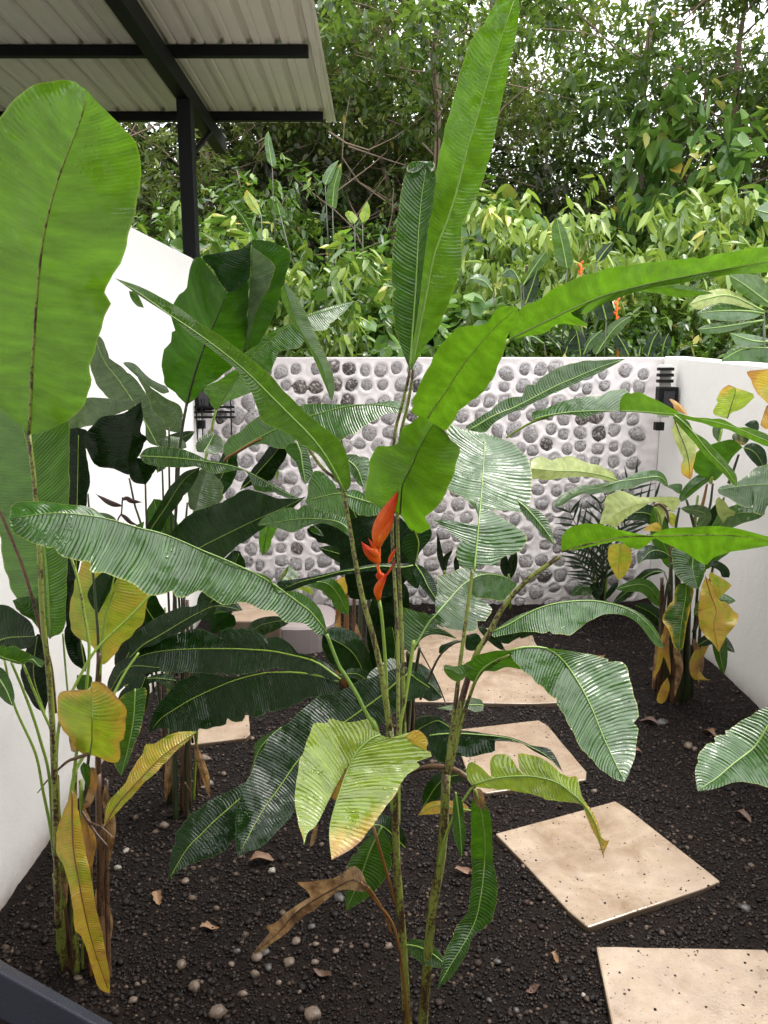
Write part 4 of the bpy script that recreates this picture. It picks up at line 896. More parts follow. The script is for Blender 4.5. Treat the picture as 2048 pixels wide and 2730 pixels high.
# petioles
stem(A_, 'brown', 'R2', [(-30, 150), (60, 350), (200, 700), (285, 980), (340, 1180), (400, 1400), (455, 1620), (490, 1990)], (2.1, 2.15, 2.2), (.004, .005, .006))
stem(A_, 'green', 'X', [(12, 1758), (30, 1850), (48, 1905), (95, 2010), (115, 2110), (135, 2210), (150, 2330)], (2.1, 2.2), (.003, .005))
stem(A_, 'green', 'X', [(30, 1765), (60, 1835), (88, 1910), (108, 1975), (130, 2060), (140, 2200)], (2.12, 2.2), (.0035, .005))
stem(A_, 'green', 'X', [(62, 1770), (90, 1840), (118, 1905), (140, 1960), (150, 2060), (160, 2200), (170, 2420)], (2.12, 2.22), (.0035, .0055))
stem(A_, 'green', 'X', [(433, 1552), (350, 1640), (258, 1730), (215, 1800), (185, 1860), (160, 1920), (150, 2050), (160, 2300)], (2.5, 2.3, 2.2), (.0035, .005, .006))
stem(A_, 'green', 'X', [(182, 1437), (190, 1485), (210, 1555), (232, 1680), (238, 1750), (225, 1880), (205, 2000), (190, 2150), (180, 2350)], (2.35, 2.3, 2.2), (.004, .006))
stem(A_, 'dark', 'X', [(235, 1316), (240, 1400), (246, 1500), (256, 1620), (262, 1740), (250, 1900), (230, 2100), (225, 2400)], (2.45, 2.4, 2.3), (.003, .005, .006))
stem(A_, 'green', 'X', [(322, 1470), (300, 1560), (282, 1650), (272, 1720), (268, 1800)], (2.42, 2.4), (.002, .004))
stem(A_, 'green', 'X', [(370, 1740), (330, 1800), (280, 1900), (240, 1990), (200, 2060), (180, 2180)], (2.6, 2.3), (.004, .006))
stem(A_, 'green', 'X', [(168, 1690), (173, 1760), (180, 1840)], (2.25, 2.3), (.003, .003))
gstem(A_, 'brown', 275, 2640, (262, 2060), 2.45, (.014, .011), mid=((268, 2350),))
gstem(A_, 'brown', 292, 2630, (285, 2080), 2.45, (.009, .007), mid=((285, 2350),))
stem(A_, 'brown', 'X', [(262, 2070), (262, 1900), (265, 1740)], (2.45, 2.4), (.010, .009), name='stem')
gstem(A_, 'speck', 205, 2610, (200, 2050), 2.3, (.012, .008), mid=((195, 2300),))
gstem(A_, 'green', 222, 2600, (215, 2080), 2.35, (.009, .006), mid=((225, 2350),))
gstem(A_, 'brown', 190, 2600, (150, 2070), 2.25, (.013, .009), mid=((160, 2330),))
gstem(A_, 'orange', 250, 2620, (240, 2300), 2.35, (.012, .008))
leaf(A_, 'lime', 'R2', [(880, 1500), (905, 1300), (930, 1150), (1000, 950), (1060, 780), (1100, 550), (1120, 350)],
     [[(800, 1390), (650, 1290), (615, 1130), (625, 1000), (650, 900), (680, 780), (740, 640), (800, 520), (880, 440), (960, 400), (1050, 365)],
      [(905, 1570), (1000, 1490), (1100, 1365), (1200, 1270), (1275, 1190), (1295, 1060), (1312, 960), (1315, 850), (1300, 650), (1270, 480), (1240, 398), (1180, 362)]],
     (2.5, 2.5, 2.55), k=-.1, age=.30, tip_age=.38, rim_age=.12, rip=.3, rib='green', label='large dying yellow leaf with orange top')
leaf(A_, 'dark', 'R2', [(870, 1112), (900, 980), (950, 860), (1000, 740)], [[(820, 1060), (772, 960), (800, 870), (860, 790), (930, 735)], [(920, 1020), (980, 900), (1045, 785)]], (2.47, 2.45), k=0, rib='none')
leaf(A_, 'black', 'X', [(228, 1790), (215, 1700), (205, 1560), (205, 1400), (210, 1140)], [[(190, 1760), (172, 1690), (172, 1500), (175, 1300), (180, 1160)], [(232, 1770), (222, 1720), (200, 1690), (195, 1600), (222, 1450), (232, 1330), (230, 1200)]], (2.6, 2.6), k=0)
leaf(A_, 'lime', 'S2', [(385, 592), (400, 480), (400, 380), (405, 250), (402, 120), (395, 50)],
     [[(330, 580), (260, 510), (240, 470), (200, 420), (165, 352), (150, 270), (144, 195), (165, 140), (190, 118), (300, 108), (385, 104)],
      [(440, 600), (520, 640), (590, 638), (615, 560), (640, 440), (652, 340), (656, 252), (600, 175), (560, 130), (520, 88), (480, 56), (440, 45)]],
     (2.28, 2.22, 2.25), k=-.1, fold=.3, age=.22, rim_age=.5, tip_age=.35, rip=1.0, label='bent yellow-green dying leaf with orange top')
leaf(A_, 'green', 'S2', [(400, 300), (360, 380), (300, 470), (250, 560)], [[(320, 300), (240, 370), (232, 480)], [(410, 400), (380, 500), (300, 570)]], (2.27, 2.3), age=1.3, rip=1.5, rib='none', label='rotten brown patch of the bent leaf')
leaf(A_, 'pale', 'S2', [(720, 100), (710, 300), (680, 480), (618, 745)], [[(600, 185), (600, 380), (570, 560), (560, 640)], [(800, 100), (797, 220), (760, 400), (725, 480), (670, 640)]], (2.38, 2.32), age=.14, rim_age=.25, rip=.5)
leaf(A_, 'green', 'S2', [(340, 640), (350, 740), (370, 850)], [[(315, 690), (350, 790)], [(392, 680), (395, 760)]], (2.3, 2.3), rib='none')
leaf(A_, 'green', 'S2', [(290, 0), (330, 60), (370, 110)], [[(290, 60), (295, 105)], [(390, 0), (405, 60)]], (2.4, 2.4), rib='none')
leaf(A_, 'lime', 'Q7', [(312, 178), (312, 300), (318, 430), (340, 560), (362, 680), (390, 800), (430, 930), (474, 1052)],
     [[(288, 230), (262, 300), (245, 350), (230, 402), (248, 450), (270, 490), (292, 560), (310, 640), (318, 720), (325, 782), (350, 800), (372, 860), (400, 950), (430, 1030)],
      [(330, 190), (338, 250), (350, 320), (365, 410), (388, 520), (405, 620), (425, 720), (445, 800), (462, 900), (475, 990)]],
     (2.14, 2.12, 2.18), k=0, fold=.5, age=.50, tip_age=.2, rim_age=.05, rip=1.2, rib='orange', ribr=.004, label='yellow dead leaf hanging down the stems')
leaf(A_, 'lime', 'S2', [(492, 1130), (555, 1000), (630, 900), (700, 825), (780, 740), (860, 655), (940, 580), (1050, 500), (1178, 416)],
     [[(495, 1060), (505, 990), (530, 925), (590, 860), (650, 790), (690, 710), (730, 640), (770, 590), (800, 515), (870, 500), (950, 450), (1020, 425), (1100, 415)],
      [(540, 1060), (600, 1000), (660, 930), (720, 870), (780, 800), (850, 740), (900, 690), (950, 642), (1010, 570), (1080, 510), (1140, 460)]],
     (2.32, 2.4, 2.5), k=.4, fold=.4, age=.45, rip=1.0, rib='orange', label='rolled ochre leaf pointing up right')
stem(A_, 'orange', 'S2', [(492, 1130), (440, 1240), (380, 1385), (330, 1600)], (2.32, 2.3), (.003, .004))
for pts in ([(380, 580), (290, 610), (210, 645), (80, 770), (0, 870)], [(330, 1000), (380, 1080), (470, 1120), (560, 1200)], [(350, 1040), (430, 1160), (520, 1260)]):
    stem(A_, 'brown', 'S2', pts, (2.25, 2.2), (.006, .0015), label='withered brown leaf remnant')
leaf(A_, 'green', 'S2', [(430, 690), (415, 800), (380, 920), (325, 985)], [[(395, 680), (385, 800), (350, 920)], [(445, 780), (420, 900), (380, 970)]], (2.3, 2.3), age=1.1, rib='none', rip=2, label='hanging brown rag')

# ===== C: clump by the left wall ======================================================================
C0 = ground(480, 2180, -.04)
C_ = thing('heliconia_plant', tuple(C0), 'tall dark clump in front of the left wall with one big broad folded leaf', 'plant')
leaf(C_, 'deep', 'R3', [(325, 1590), (365, 1430), (410, 1270), (455, 1140), (500, 1020), (550, 910), (600, 800), (640, 700), (682, 600)],
     [(0, 1, [(325, 1590), (295, 1560), (270, 1540), (225, 1480), (180, 1450), (122, 1415), (125, 1330), (108, 1260), (112, 1180), (140, 1092), (190, 1060), (188, 920), (183, 800), (190, 740), (210, 700), (260, 620), (325, 570), (350, 430), (380, 300), (410, 280), (450, 285), (560, 430), (682, 600)]),
      (0, 1, [(325, 1590), (365, 1565), (400, 1540), (450, 1480), (500, 1420), (560, 1390), (640, 1330), (720, 1280), (800, 1150), (835, 1060), (852, 1000), (862, 850), (872, 700), (880, 600), (860, 490)])],
     (3.2, 3.1, 3.0, 2.95), k=-.25, fold=.06, rip=.3, rib='dark', ribr=.006, sharp=True, label='big broad folded leaf')
leaf(C_, 'dark', 'R3', [(690, 600), (780, 500), (850, 380), (900, 130)], [[(630, 520), (560, 400), (460, 280), (560, 250), (700, 230), (820, 205)], [(790, 560), (875, 470), (888, 350), (892, 200)]], (2.93, 2.98), k=.8, rip=.4, rib='none', label='upper fold of the big leaf')
leaf(C_, 'deep', 'R3', [(862, 1090), (872, 800), (888, 500), (902, 128)], [[(920, 1075), (965, 1040), (1020, 950), (1065, 870), (1125, 720), (1180, 560), (1215, 400), (1245, 250), (1180, 200), (1050, 140)]], (3.05, 3.0), k=0, fold=.2, rip=.5, rib='none', label='right fold of the big leaf')
leaf(C_, 'grey', 'R3', [(856, 1020), (868, 750), (890, 450), (905, 190)], [[(880, 980), (930, 800), (1000, 650), (1070, 510), (1115, 378), (1070, 310), (1000, 260)]], (3.02, 2.97), k=0, fold=-.1, rip=.2, rib='none', label='grey green underside panel')
leaf(C_, 'green', 'S5', [(892, 805), (870, 750), (820, 660), (738, 568)], [[(862, 745), (790, 640), (755, 590)], [(918, 790), (870, 690), (800, 612)]], (2.98, 2.95), k=.3)
stem(C_, 'dark', 'X', [(498, 1078), (488, 1130), (480, 1200), (470, 1350), (462, 1500), (468, 1620), (470, 1800)], (3.2, 3.2), (.006, .008))
leaf(C_, 'fresh', 'R3', [(1185, 500), (1235, 680), (1310, 890), (1400, 1040), (1470, 1150), (1540, 1300), (1608, 1565)],
     [[(1175, 560), (1160, 640), (1210, 760), (1260, 870), (1310, 940), (1370, 1020), (1420, 1120), (1480, 1250), (1520, 1350), (1570, 1470)],
      [(1220, 540), (1290, 620), (1350, 720), (1400, 820), (1440, 910), (1480, 1000), (1530, 1100), (1580, 1210), (1615, 1310), (1632, 1400), (1630, 1480)]],
     (3.0, 2.95, 2.9), k=-.1, fold=.4, rip=.3, rib='none')
leaf(C_, 'pale', 'R3', [(590, 1645), (640, 1550), (700, 1450), (780, 1330), (850, 1230), (940, 1130), (1050, 1030), (1170, 930), (1280, 860), (1400, 800), (1600, 745), (1808, 672)],
     [[(540, 1590), (515, 1540), (480, 1460), (540, 1400), (600, 1380), (700, 1310), (780, 1250), (800, 1150), (900, 1085), (1000, 990), (1100, 930), (1200, 885), (1280, 850), (1400, 790), (1540, 740), (1700, 690)],
      [(640, 1592), (700, 1555), (780, 1530), (850, 1500), (900, 1480), (960, 1420), (1010, 1360), (1060, 1300), (1110, 1200), (1145, 1120), (1240, 1100), (1330, 1082), (1370, 1010), (1440, 935), (1540, 930), (1620, 860), (1740, 750)]],
     (3.5, 3.4, 3.4, 3.5), k=.5, fold=.08, rip=.5, rib='pale', label='silvery leaf rising to the wall top')
stem(C_, 'green', 'R4', [(258, -30), (240, 20), (190, 280), (120, 600), (62, 870), (0, 1200)], (3.5, 3.4), (.006, .007))
leaf(C_, 'pale', 'O', [(488, 990), (520, 968), (560, 945), (600, 925), (640, 908), (700, 890), (760, 876), (820, 874), (882, 886)],
     [[(482, 965), (495, 945), (520, 930), (550, 905), (590, 885), (620, 876), (655, 873), (700, 872), (745, 873), (800, 872), (840, 866), (870, 870)],
      [(510, 982), (545, 962), (575, 960), (600, 968), (628, 965), (645, 945), (665, 950), (690, 948), (712, 955), (735, 952), (750, 942), (775, 930), (800, 912), (840, 892), (865, 894)]],
     (2.9, 2.8, 2.75), k=1.0, fold=.03, rip=.4, rib='pale', label='pale striped horizontal leaf')
stem(C_, 'orange', 'R4', [(330, 430), (350, 400), (450, 340), (560, 275), (655, 230)], (2.9, 2.85), (.006, .004))
stem(C_, 'dark', 'R4', [(1355, 215), (1372, 300), (1392, 400), (1400, 470)], (2.8, 2.9), (.003, .004))
leaf(C_, 'green', 'Q3', [(603, 916), (680, 920), (760, 925), (830, 932), (900, 942), (980, 955), (1050, 975), (1110, 1005), (1160, 1035), (1220, 1068), (1297, 1102)],
     [[(625, 888), (660, 876), (730, 878), (800, 890), (860, 915), (900, 934), (960, 945), (1000, 955), (1040, 968), (1080, 985), (1130, 1010), (1180, 1038), (1240, 1070)],
      [(625, 945), (660, 958), (730, 965), (800, 965), (850, 962), (890, 980), (930, 992), (980, 985), (1030, 978), (1065, 985), (1085, 1030), (1105, 1065), (1140, 1072), (1190, 1075), (1240, 1098)]],
     (2.9, 2.85, 2.8), k=.7, rip=.9, rib='pale')
leaf(C_, 'dark', 'Q5', [(700, 345), (790, 300), (900, 240), (1000, 190), (1115, 135), (1220, 90), (1322, 38)],
     [[(690, 300), (705, 250), (740, 190), (780, 148), (820, 112), (890, 85), (960, 62), (1010, 35), (1060, 8), (1130, 22), (1200, 45), (1290, 45)],
      [(760, 345), (830, 340), (910, 336), (950, 318), (985, 290), (1020, 255), (1060, 232), (1130, 180), (1200, 140), (1270, 85)]],
     (3.1, 3.0, 2.95), k=.3, fold=.1, rip=.5, rib='pale', label='large dark leaf below the wavy one')
leaf(C_, 'pale', 'R4', [(1450, 1070), (1390, 1000), (1300, 958), (1150, 940), (1000, 940), (880, 955), (780, 975), (620, 998)],
     [[(1440, 960), (1410, 900), (1330, 850), (1240, 835), (1160, 830), (1060, 820), (1010, 835), (970, 862), (935, 838), (860, 845), (760, 880), (690, 920), (640, 960)],
      [(1440, 1100), (1370, 1050), (1300, 1010), (1200, 980), (1100, 990), (1010, 1030), (930, 1062), (860, 1045), (800, 1022), (700, 1005)]],
     (2.6, 2.7, 2.8), k=.8, rip=.5, rib='pale')
leaf(C_, 'green', 'R4', [(1090, 1000), (1150, 1040), (1205, 1092)], [[(1130, 1000), (1180, 1050)], [(1080, 1030), (1130, 1075)]], (2.72, 2.7), rib='none')
leaf(C_, 'pale', 'R4', [(1410, 715), (1320, 715), (1250, 730), (1150, 752), (1040, 785)],
     [[(1380, 690), (1330, 690), (1290, 610), (1230, 550), (1180, 522), (1120, 520), (1085, 560), (1068, 640), (1062, 730)],
      [(1420, 800), (1425, 900), (1380, 925), (1300, 905), (1200, 872), (1110, 840), (1060, 815)]], (2.5, 2.6), k=.8, rip=.4, rib='pale', label='fan-like pale striped leaf')
leaf(C_, 'green', 'R6', [(400, 742), (470, 790), (520, 860), (565, 1000)], [[(400, 705), (460, 698), (540, 712), (620, 752), (600, 850), (590, 940)], [(415, 800), (450, 870), (510, 960)]], (2.5, 2.45), k=.7)
leaf(C_, 'pale', 'R6', [(400, 1060), (500, 1090), (600, 1120), (750, 1165), (900, 1205)], [[(450, 1012), (520, 1025), (570, 1055), (620, 1090), (760, 1140)], [(420, 1120), (470, 1210), (540, 1245), (680, 1240), (800, 1215)]], (2.35, 2.25), k=.9, rip=.8)
leaf(C_, 'green', 'R4', [(965, 262), (1000, 350), (1020, 480), (1045, 635)], [[(900, 275), (865, 325), (920, 400), (965, 450), (1000, 560)], [(1000, 262), (1060, 330), (1100, 470), (1110, 540), (1070, 600)]], (2.6, 2.55), k=.4)
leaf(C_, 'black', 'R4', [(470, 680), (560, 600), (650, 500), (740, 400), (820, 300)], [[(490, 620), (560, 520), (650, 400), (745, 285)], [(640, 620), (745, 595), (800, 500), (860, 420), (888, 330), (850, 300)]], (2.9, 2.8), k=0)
leaf(C_, 'grey', 'R4', [(70, 865), (110, 700), (150, 560), (190, 440)], [[(20, 850), (0, 760), (20, 620), (100, 520)], [(160, 850), (280, 795), (332, 730), (325, 660), (290, 600), (230, 540)]], (3.2, 3.3), k=.2, rib='none')
leaf(C_, 'grey', 'Q3', [(880, 900), (900, 868), (925, 822)], [[(850, 895), (855, 845), (895, 822)], [(930, 910), (965, 880), (955, 835)]], (3.2, 3.3), k=.5)
leaf(C_, 'dark', 'R2', [(1270, 500), (1360, 330), (1450, 200), (1620, -60), (1770, -180)], [[(1230, 440), (1300, 340), (1400, 170), (1500, 0), (1620, -130)], [(1340, 520), (1420, 400), (1490, 260), (1640, 70), (1740, -80)]], (3.0, 2.9), k=-.1)
leaf(C_, 'grey', 'R1', [(1400, 1625), (1300, 1440), (1240, 1330), (1170, 1215), (1080, 1080), (1000, 975), (920, 870), (830, 640)],
     [[(1330, 1600), (1290, 1540), (1270, 1400), (1100, 1290), (950, 1190), (850, 1060), (800, 930), (800, 800)],
      [(1470, 1535), (1460, 1440), (1440, 1380), (1350, 1310), (1320, 1200), (1260, 1110), (1180, 1005), (1090, 930), (990, 862), (950, 780), (900, 665)]],
     (3.4, 3.5), k=.2, fold=.1, rib='green', rip=.5)
leaf(C_, 'grey', 'R1', [(1600, 1505), (1540, 1400), (1420, 1250), (1330, 1120), (1235, 1005)], [[(1540, 1500), (1470, 1480), (1410, 1390), (1345, 1310), (1290, 1150), (1220, 1020)], [(1615, 1440), (1620, 1330), (1585, 1258), (1480, 1205), (1400, 1150), (1330, 1100), (1260, 1010)]], (3.6, 3.6), k=.3, rib='none')
leaf(C_, 'grey', 'R1', [(1500, 1145), (1380, 1090), (1240, 1000), (1090, 885)], [[(1470, 1095), (1390, 1060), (1310, 1010), (1200, 900), (1130, 878)], [(1440, 1160), (1350, 1110), (1250, 1040), (1110, 915)]], (3.9, 3.9), k=.4, rib='none')
leaf(C_, 'grey', 'R1', [(690, 1480), (720, 1330), (850, 1270), (1000, 1250), (1250, 1230)], [[(600, 1470), (595, 1360), (700, 1260), (770, 1195), (900, 1195), (1080, 1210)], [(740, 1455), (820, 1440), (950, 1360), (1080, 1330), (1180, 1270)]], (3.2, 3.1), k=.7, rip=.8, rib='none', rim_age=.0)
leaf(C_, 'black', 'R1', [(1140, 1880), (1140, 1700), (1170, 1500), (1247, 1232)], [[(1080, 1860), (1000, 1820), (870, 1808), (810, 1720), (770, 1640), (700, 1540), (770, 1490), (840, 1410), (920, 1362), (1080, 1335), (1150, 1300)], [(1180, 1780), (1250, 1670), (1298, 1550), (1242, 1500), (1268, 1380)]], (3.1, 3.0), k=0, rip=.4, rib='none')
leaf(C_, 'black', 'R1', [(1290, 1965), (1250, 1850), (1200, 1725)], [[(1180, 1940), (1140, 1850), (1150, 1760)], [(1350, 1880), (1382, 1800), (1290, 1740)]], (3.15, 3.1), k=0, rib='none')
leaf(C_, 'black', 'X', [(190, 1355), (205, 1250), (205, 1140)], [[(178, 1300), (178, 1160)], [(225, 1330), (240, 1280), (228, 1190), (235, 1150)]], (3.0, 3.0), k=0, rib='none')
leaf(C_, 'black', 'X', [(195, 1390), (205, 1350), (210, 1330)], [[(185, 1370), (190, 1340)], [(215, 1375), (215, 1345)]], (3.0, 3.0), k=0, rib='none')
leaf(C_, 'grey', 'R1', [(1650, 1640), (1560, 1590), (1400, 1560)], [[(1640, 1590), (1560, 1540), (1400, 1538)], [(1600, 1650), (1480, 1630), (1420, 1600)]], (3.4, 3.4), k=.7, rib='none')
for a, b in (((345, 1275), (380, 1425)), ((388, 1290), (397, 1470)), ((433, 1250), (445, 1480)), ((451, 1140), (456, 1400)), ((470, 1240), (470, 1420)), ((500, 1340), (484, 1560))):
    stem(C_, 'dark', 'X', [a, ((a[0] + b[0]) / 2 - 2, (a[1] + b[1]) / 2), b, (b[0] + 10, b[1] + 220), (b[0] + 30, b[1] + 420)], (3.2, 3.3), (.004, .006))
for x, y, tx, ty, r, kd in ((452, 2160, 466, 1560, .012, 'dark'), (485, 2190, 492, 1570, .010, 'brown'), (505, 2170, 500, 1600, .012, 'brown'), (525, 2130, 520, 1720, .0085, 'brown'), (470, 2200, 460, 1800, .014, 'dark'), (497, 2200, 505, 1820, .010, 'dark')):
    gstem(C_, kd, x, y, (tx, ty), 3.35, (r, r * .6))
for pts in ([(780, 1435), (820, 1480), (850, 1530)], [(1085, 790), (1110, 830), (1140, 880)], [(1180, 880), (1230, 900), (1270, 935)]):
    stem(C_, 'brown', 'S2', pts, (3.2, 3.2), (.004, .0015), label='withered brown leaf remnant')
# dark glossy low leaves of the clump
leaf(C_, 'dark', 'R5', [(1850, 700), (1659, 560), (1540, 515), (1400, 482), (1250, 452), (1100, 440), (950, 432), (800, 430), (620, 430), (450, 436), (320, 445), (200, 462), (100, 490), (-30, 548)],
     [[(1800, 620), (1700, 540), (1600, 500), (1480, 470), (1420, 400), (1330, 335), (1250, 325), (1180, 315), (1130, 295), (1080, 275), (1000, 240), (920, 240), (850, 250), (770, 290), (865, 400), (800, 340), (700, 285), (620, 262), (560, 250), (500, 268), (400, 300), (300, 335), (200, 370), (90, 430)],
      [(1830, 740), (1740, 700), (1640, 650), (1550, 662), (1480, 650), (1400, 620), (1320, 608), (1250, 612), (1100, 640), (950, 660), (800, 655), (600, 642), (450, 645), (300, 640), (200, 610), (100, 575)]],
     (2.65, 2.8, 2.9, 2.9), k=.8, fold=.05, rip=.35, rib='green', ribr=.005, label='long dark glossy leaf, upper of the two')
leaf(C_, 'dark', 'R5', [(1835, 722), (1700, 680), (1550, 650), (1400, 638), (1200, 642), (1100, 660), (1000, 685), (900, 715), (800, 755), (650, 820), (500, 895), (380, 970), (260, 1050), (158, 1180)],
     [[(1800, 690), (1650, 640), (1500, 630), (1300, 630), (1150, 640), (1000, 665), (880, 680), (780, 670), (690, 650), (590, 640), (510, 670), (440, 700), (380, 750), (320, 820), (270, 880), (200, 1000), (165, 1100)],
      [(1840, 760), (1820, 830), (1650, 860), (1550, 860), (1450, 920), (1350, 960), (1250, 990), (1150, 1015), (1050, 1042), (970, 1065), (900, 1085), (800, 1110), (700, 1132), (600, 1150), (500, 1165), (400, 1155), (300, 1132), (220, 1140)]],
     (2.65, 2.75, 2.8, 2.75), k=.7, fold=.05, rip=.35, rib='green', ribr=.005, label='long dark glossy leaf, lower of the two')
leaf(C_, 'dark', 'R5', [(-20, 520), (100, 400), (220, 330), (330, 265), (470, 180), (600, 110), (760, 50), (985, 90)],
     [[(0, 320), (120, 230), (200, 170), (320, 110), (450, 60), (560, 50), (660, 5), (720, 30), (850, 25), (930, 40)],
      [(60, 440), (200, 400), (330, 320), (420, 290), (520, 230), (600, 180), (680, 120), (760, 90), (880, 100)]], (2.9, 2.9), k=.7, rip=.8, rib='green')
leaf(C_, 'green', 'R5', [(985, 85), (900, 70), (820, 90), (725, 120)], [[(930, 20), (850, 40), (780, 70)], [(930, 100), (850, 105), (760, 118)]], (2.9, 2.95), k=.5, rib='none')
leaf(C_, 'dark', 'R5', [(700, 300), (760, 200), (750, 110)], [[(700, 240), (690, 190), (720, 120)], [(900, 240), (930, 200), (900, 130), (800, 110)]], (3.1, 3.1), k=.1, rib='none')
leaf(C_, 'dark', 'R5', [(-60, 760), (60, 720), (200, 690), (410, 712)], [[(-50, 680), (20, 660), (100, 690), (250, 650), (330, 655)], [(0, 830), (80, 790), (180, 730), (300, 720)]], (2.8, 2.8), k=.7)
leaf(C_, 'grey', 'R5', [(200, 680), (260, 720), (350, 795)], [[(260, 700), (375, 760)], [(210, 710), (290, 760)]], (2.85, 2.85), rib='none')
leaf(C_, 'black', 'X', [(318, 1800), (345, 1740), (370, 1720), (480, 1700)], [[(305, 1760), (330, 1680), (400, 1660)], [(340, 1830), (400, 1800), (470, 1760)]], (3.0, 3.0), k=.5)
# maroon flower at the left
FM = thing('heliconia_flower', tuple(at(325, 1360, 2.9)), 'small dark maroon zigzag flower in front of the white wall at left', 'flower')
for pts, r in (([(1075, 160), (1000, 145), (930, 110), (845, 55)], .011), ([(1085, 110), (1120, 95), (1170, 120), (1265, 130)], .010), ([(1070, 235), (1110, 265), (1160, 310), (1230, 335)], .009), ([(1030, 380), (1070, 340), (1100, 300)], .008), ([(900, 350), (960, 390), (1020, 380)], .014)):
    bract(FM, 'R2', pts, (2.9, 2.9), r, M_FLOWD)
v, f = tube_geo(at_many(catmull(px('R2', [(1085, 85), (1080, 160), (1075, 230), (1040, 290), (1025, 380), (1000, 500), (960, 800)]), 16), 2.92), .003, 6)
mesh_obj('flower_axis', local(FM, v), f, M_FLOWD, FM)
leaf(C_, 'grey', 'R2', [(720, 255), (850, 250), (950, 290), (1042, 300)], [[(790, 232), (880, 220), (960, 232), (1010, 262)], [(820, 290), (890, 345), (980, 350)]], (3.0, 3.0), k=.5, rib='none')

# ===== D: dark clump behind the flower ================================================================
D0 = ground(930, 1830, -.04)
D_ = thing('heliconia_plant', tuple(D0), 'dark clump behind the orange flower with ochre stem sheaths', 'plant')
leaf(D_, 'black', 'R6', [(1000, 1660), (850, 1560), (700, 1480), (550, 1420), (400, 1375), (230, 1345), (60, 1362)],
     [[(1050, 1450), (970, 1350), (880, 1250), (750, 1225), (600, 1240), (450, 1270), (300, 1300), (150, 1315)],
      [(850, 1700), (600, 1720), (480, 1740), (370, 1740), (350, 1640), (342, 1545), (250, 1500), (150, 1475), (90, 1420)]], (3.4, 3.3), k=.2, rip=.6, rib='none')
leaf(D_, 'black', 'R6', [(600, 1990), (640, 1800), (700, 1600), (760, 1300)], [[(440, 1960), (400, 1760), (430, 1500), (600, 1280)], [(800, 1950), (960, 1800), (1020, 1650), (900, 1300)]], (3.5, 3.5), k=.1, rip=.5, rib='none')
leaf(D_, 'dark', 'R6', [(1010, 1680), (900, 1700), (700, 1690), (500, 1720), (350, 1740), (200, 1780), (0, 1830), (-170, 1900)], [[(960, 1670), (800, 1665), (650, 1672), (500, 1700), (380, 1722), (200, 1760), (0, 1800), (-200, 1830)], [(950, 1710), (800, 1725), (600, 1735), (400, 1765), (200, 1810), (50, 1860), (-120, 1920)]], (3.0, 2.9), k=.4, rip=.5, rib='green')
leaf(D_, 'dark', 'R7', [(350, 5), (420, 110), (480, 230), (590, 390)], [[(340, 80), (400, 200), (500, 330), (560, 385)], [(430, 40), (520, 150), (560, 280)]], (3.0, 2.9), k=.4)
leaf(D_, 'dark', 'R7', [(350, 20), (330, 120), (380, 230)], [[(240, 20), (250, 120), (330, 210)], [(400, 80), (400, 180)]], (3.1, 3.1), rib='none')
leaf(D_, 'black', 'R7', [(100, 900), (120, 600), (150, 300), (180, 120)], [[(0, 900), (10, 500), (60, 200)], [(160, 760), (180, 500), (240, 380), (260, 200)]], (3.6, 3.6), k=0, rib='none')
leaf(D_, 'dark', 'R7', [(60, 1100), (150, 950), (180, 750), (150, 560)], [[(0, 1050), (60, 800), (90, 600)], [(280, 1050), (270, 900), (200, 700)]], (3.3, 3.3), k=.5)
leaf(D_, 'green', 'R4', [(900, 1345), (880, 1420), (830, 1490)], [[(860, 1390), (810, 1480)], [(960, 1400), (990, 1470), (900, 1490)]], (4.4, 4.3), age=.25, rib='none')
leaf(D_, 'lime', 'R4', [(940, 1560), (1050, 1550), (1115, 1610)], [[(1000, 1540), (1090, 1545)], [(1010, 1570), (1080, 1600)]], (4.2, 4.2), age=.2, rib='none')
for x, y, tx, ty, r, kd in ((905, 1835, 900, 1545, .020, 'orange'), (922, 1840, 925, 1535, .018, 'orange'), (940, 1845, 945, 1560, .014, 'brown'), (958, 1850, 962, 1580, .015, 'dark'), (978, 1855, 985, 1560, .016, 'dark'), (893, 1820, 897, 1640, .010, 'brown'), (995, 1860, 1000, 1600, .016, 'dark'), (1010, 1850, 1020, 1600, .012, 'green')):
    gstem(D_, kd, x, y, (tx, ty), 4.75, (r, r * .75))
leaf(D_, 'lime', 'R4', [(1370, 1620), (1350, 1540), (1400, 1460)], [[(1330, 1580), (1318, 1510), (1360, 1455)], [(1410, 1600), (1465, 1500), (1460, 1450)]], (4.7, 4.7), age=.62, rib='none', label='ochre leaf sheath')
stem(D_, 'dark', 'R7', [(395, 750), (370, 900), (345, 1050), (335, 1250), (330, 1500)], (3.0, 3.1), (.006, .010))
stem(D_, 'dark', 'R7', [(290, 790), (305, 1000), (300, 1200), (275, 1480)], (2.9, 3.0), (.008, .016))
stem(D_, 'dark', 'R7', [(760, 690), (660, 730), (600, 790), (540, 880), (470, 1040), (400, 1210)], (3.2, 3.2), (.004, .006))
leaf(D_, 'dark', 'R7', [(770, 700), (690, 710), (620, 740), (565, 800)], [[(720, 685), (640, 712), (575, 740)], [(700, 725), (640, 770), (600, 800)]], (3.2, 3.2), rib='none')
stem(D_, 'dark', 'R7', [(400, 775), (480, 920), (560, 1080), (620, 1230)], (3.2, 3.4), (.003, .003))
stem(D_, 'dark', 'R7', [(620, 1250), (660, 1310), (700, 1400)], (3.2, 3.0), (.003, .003))
leaf(D_, 'dark', 'R7', [(810, 640), (860, 700), (910, 770)], [[(800, 690), (800, 760), (850, 780)], [(900, 625), (940, 680), (940, 740)]], (2.9, 2.9), rib='none')
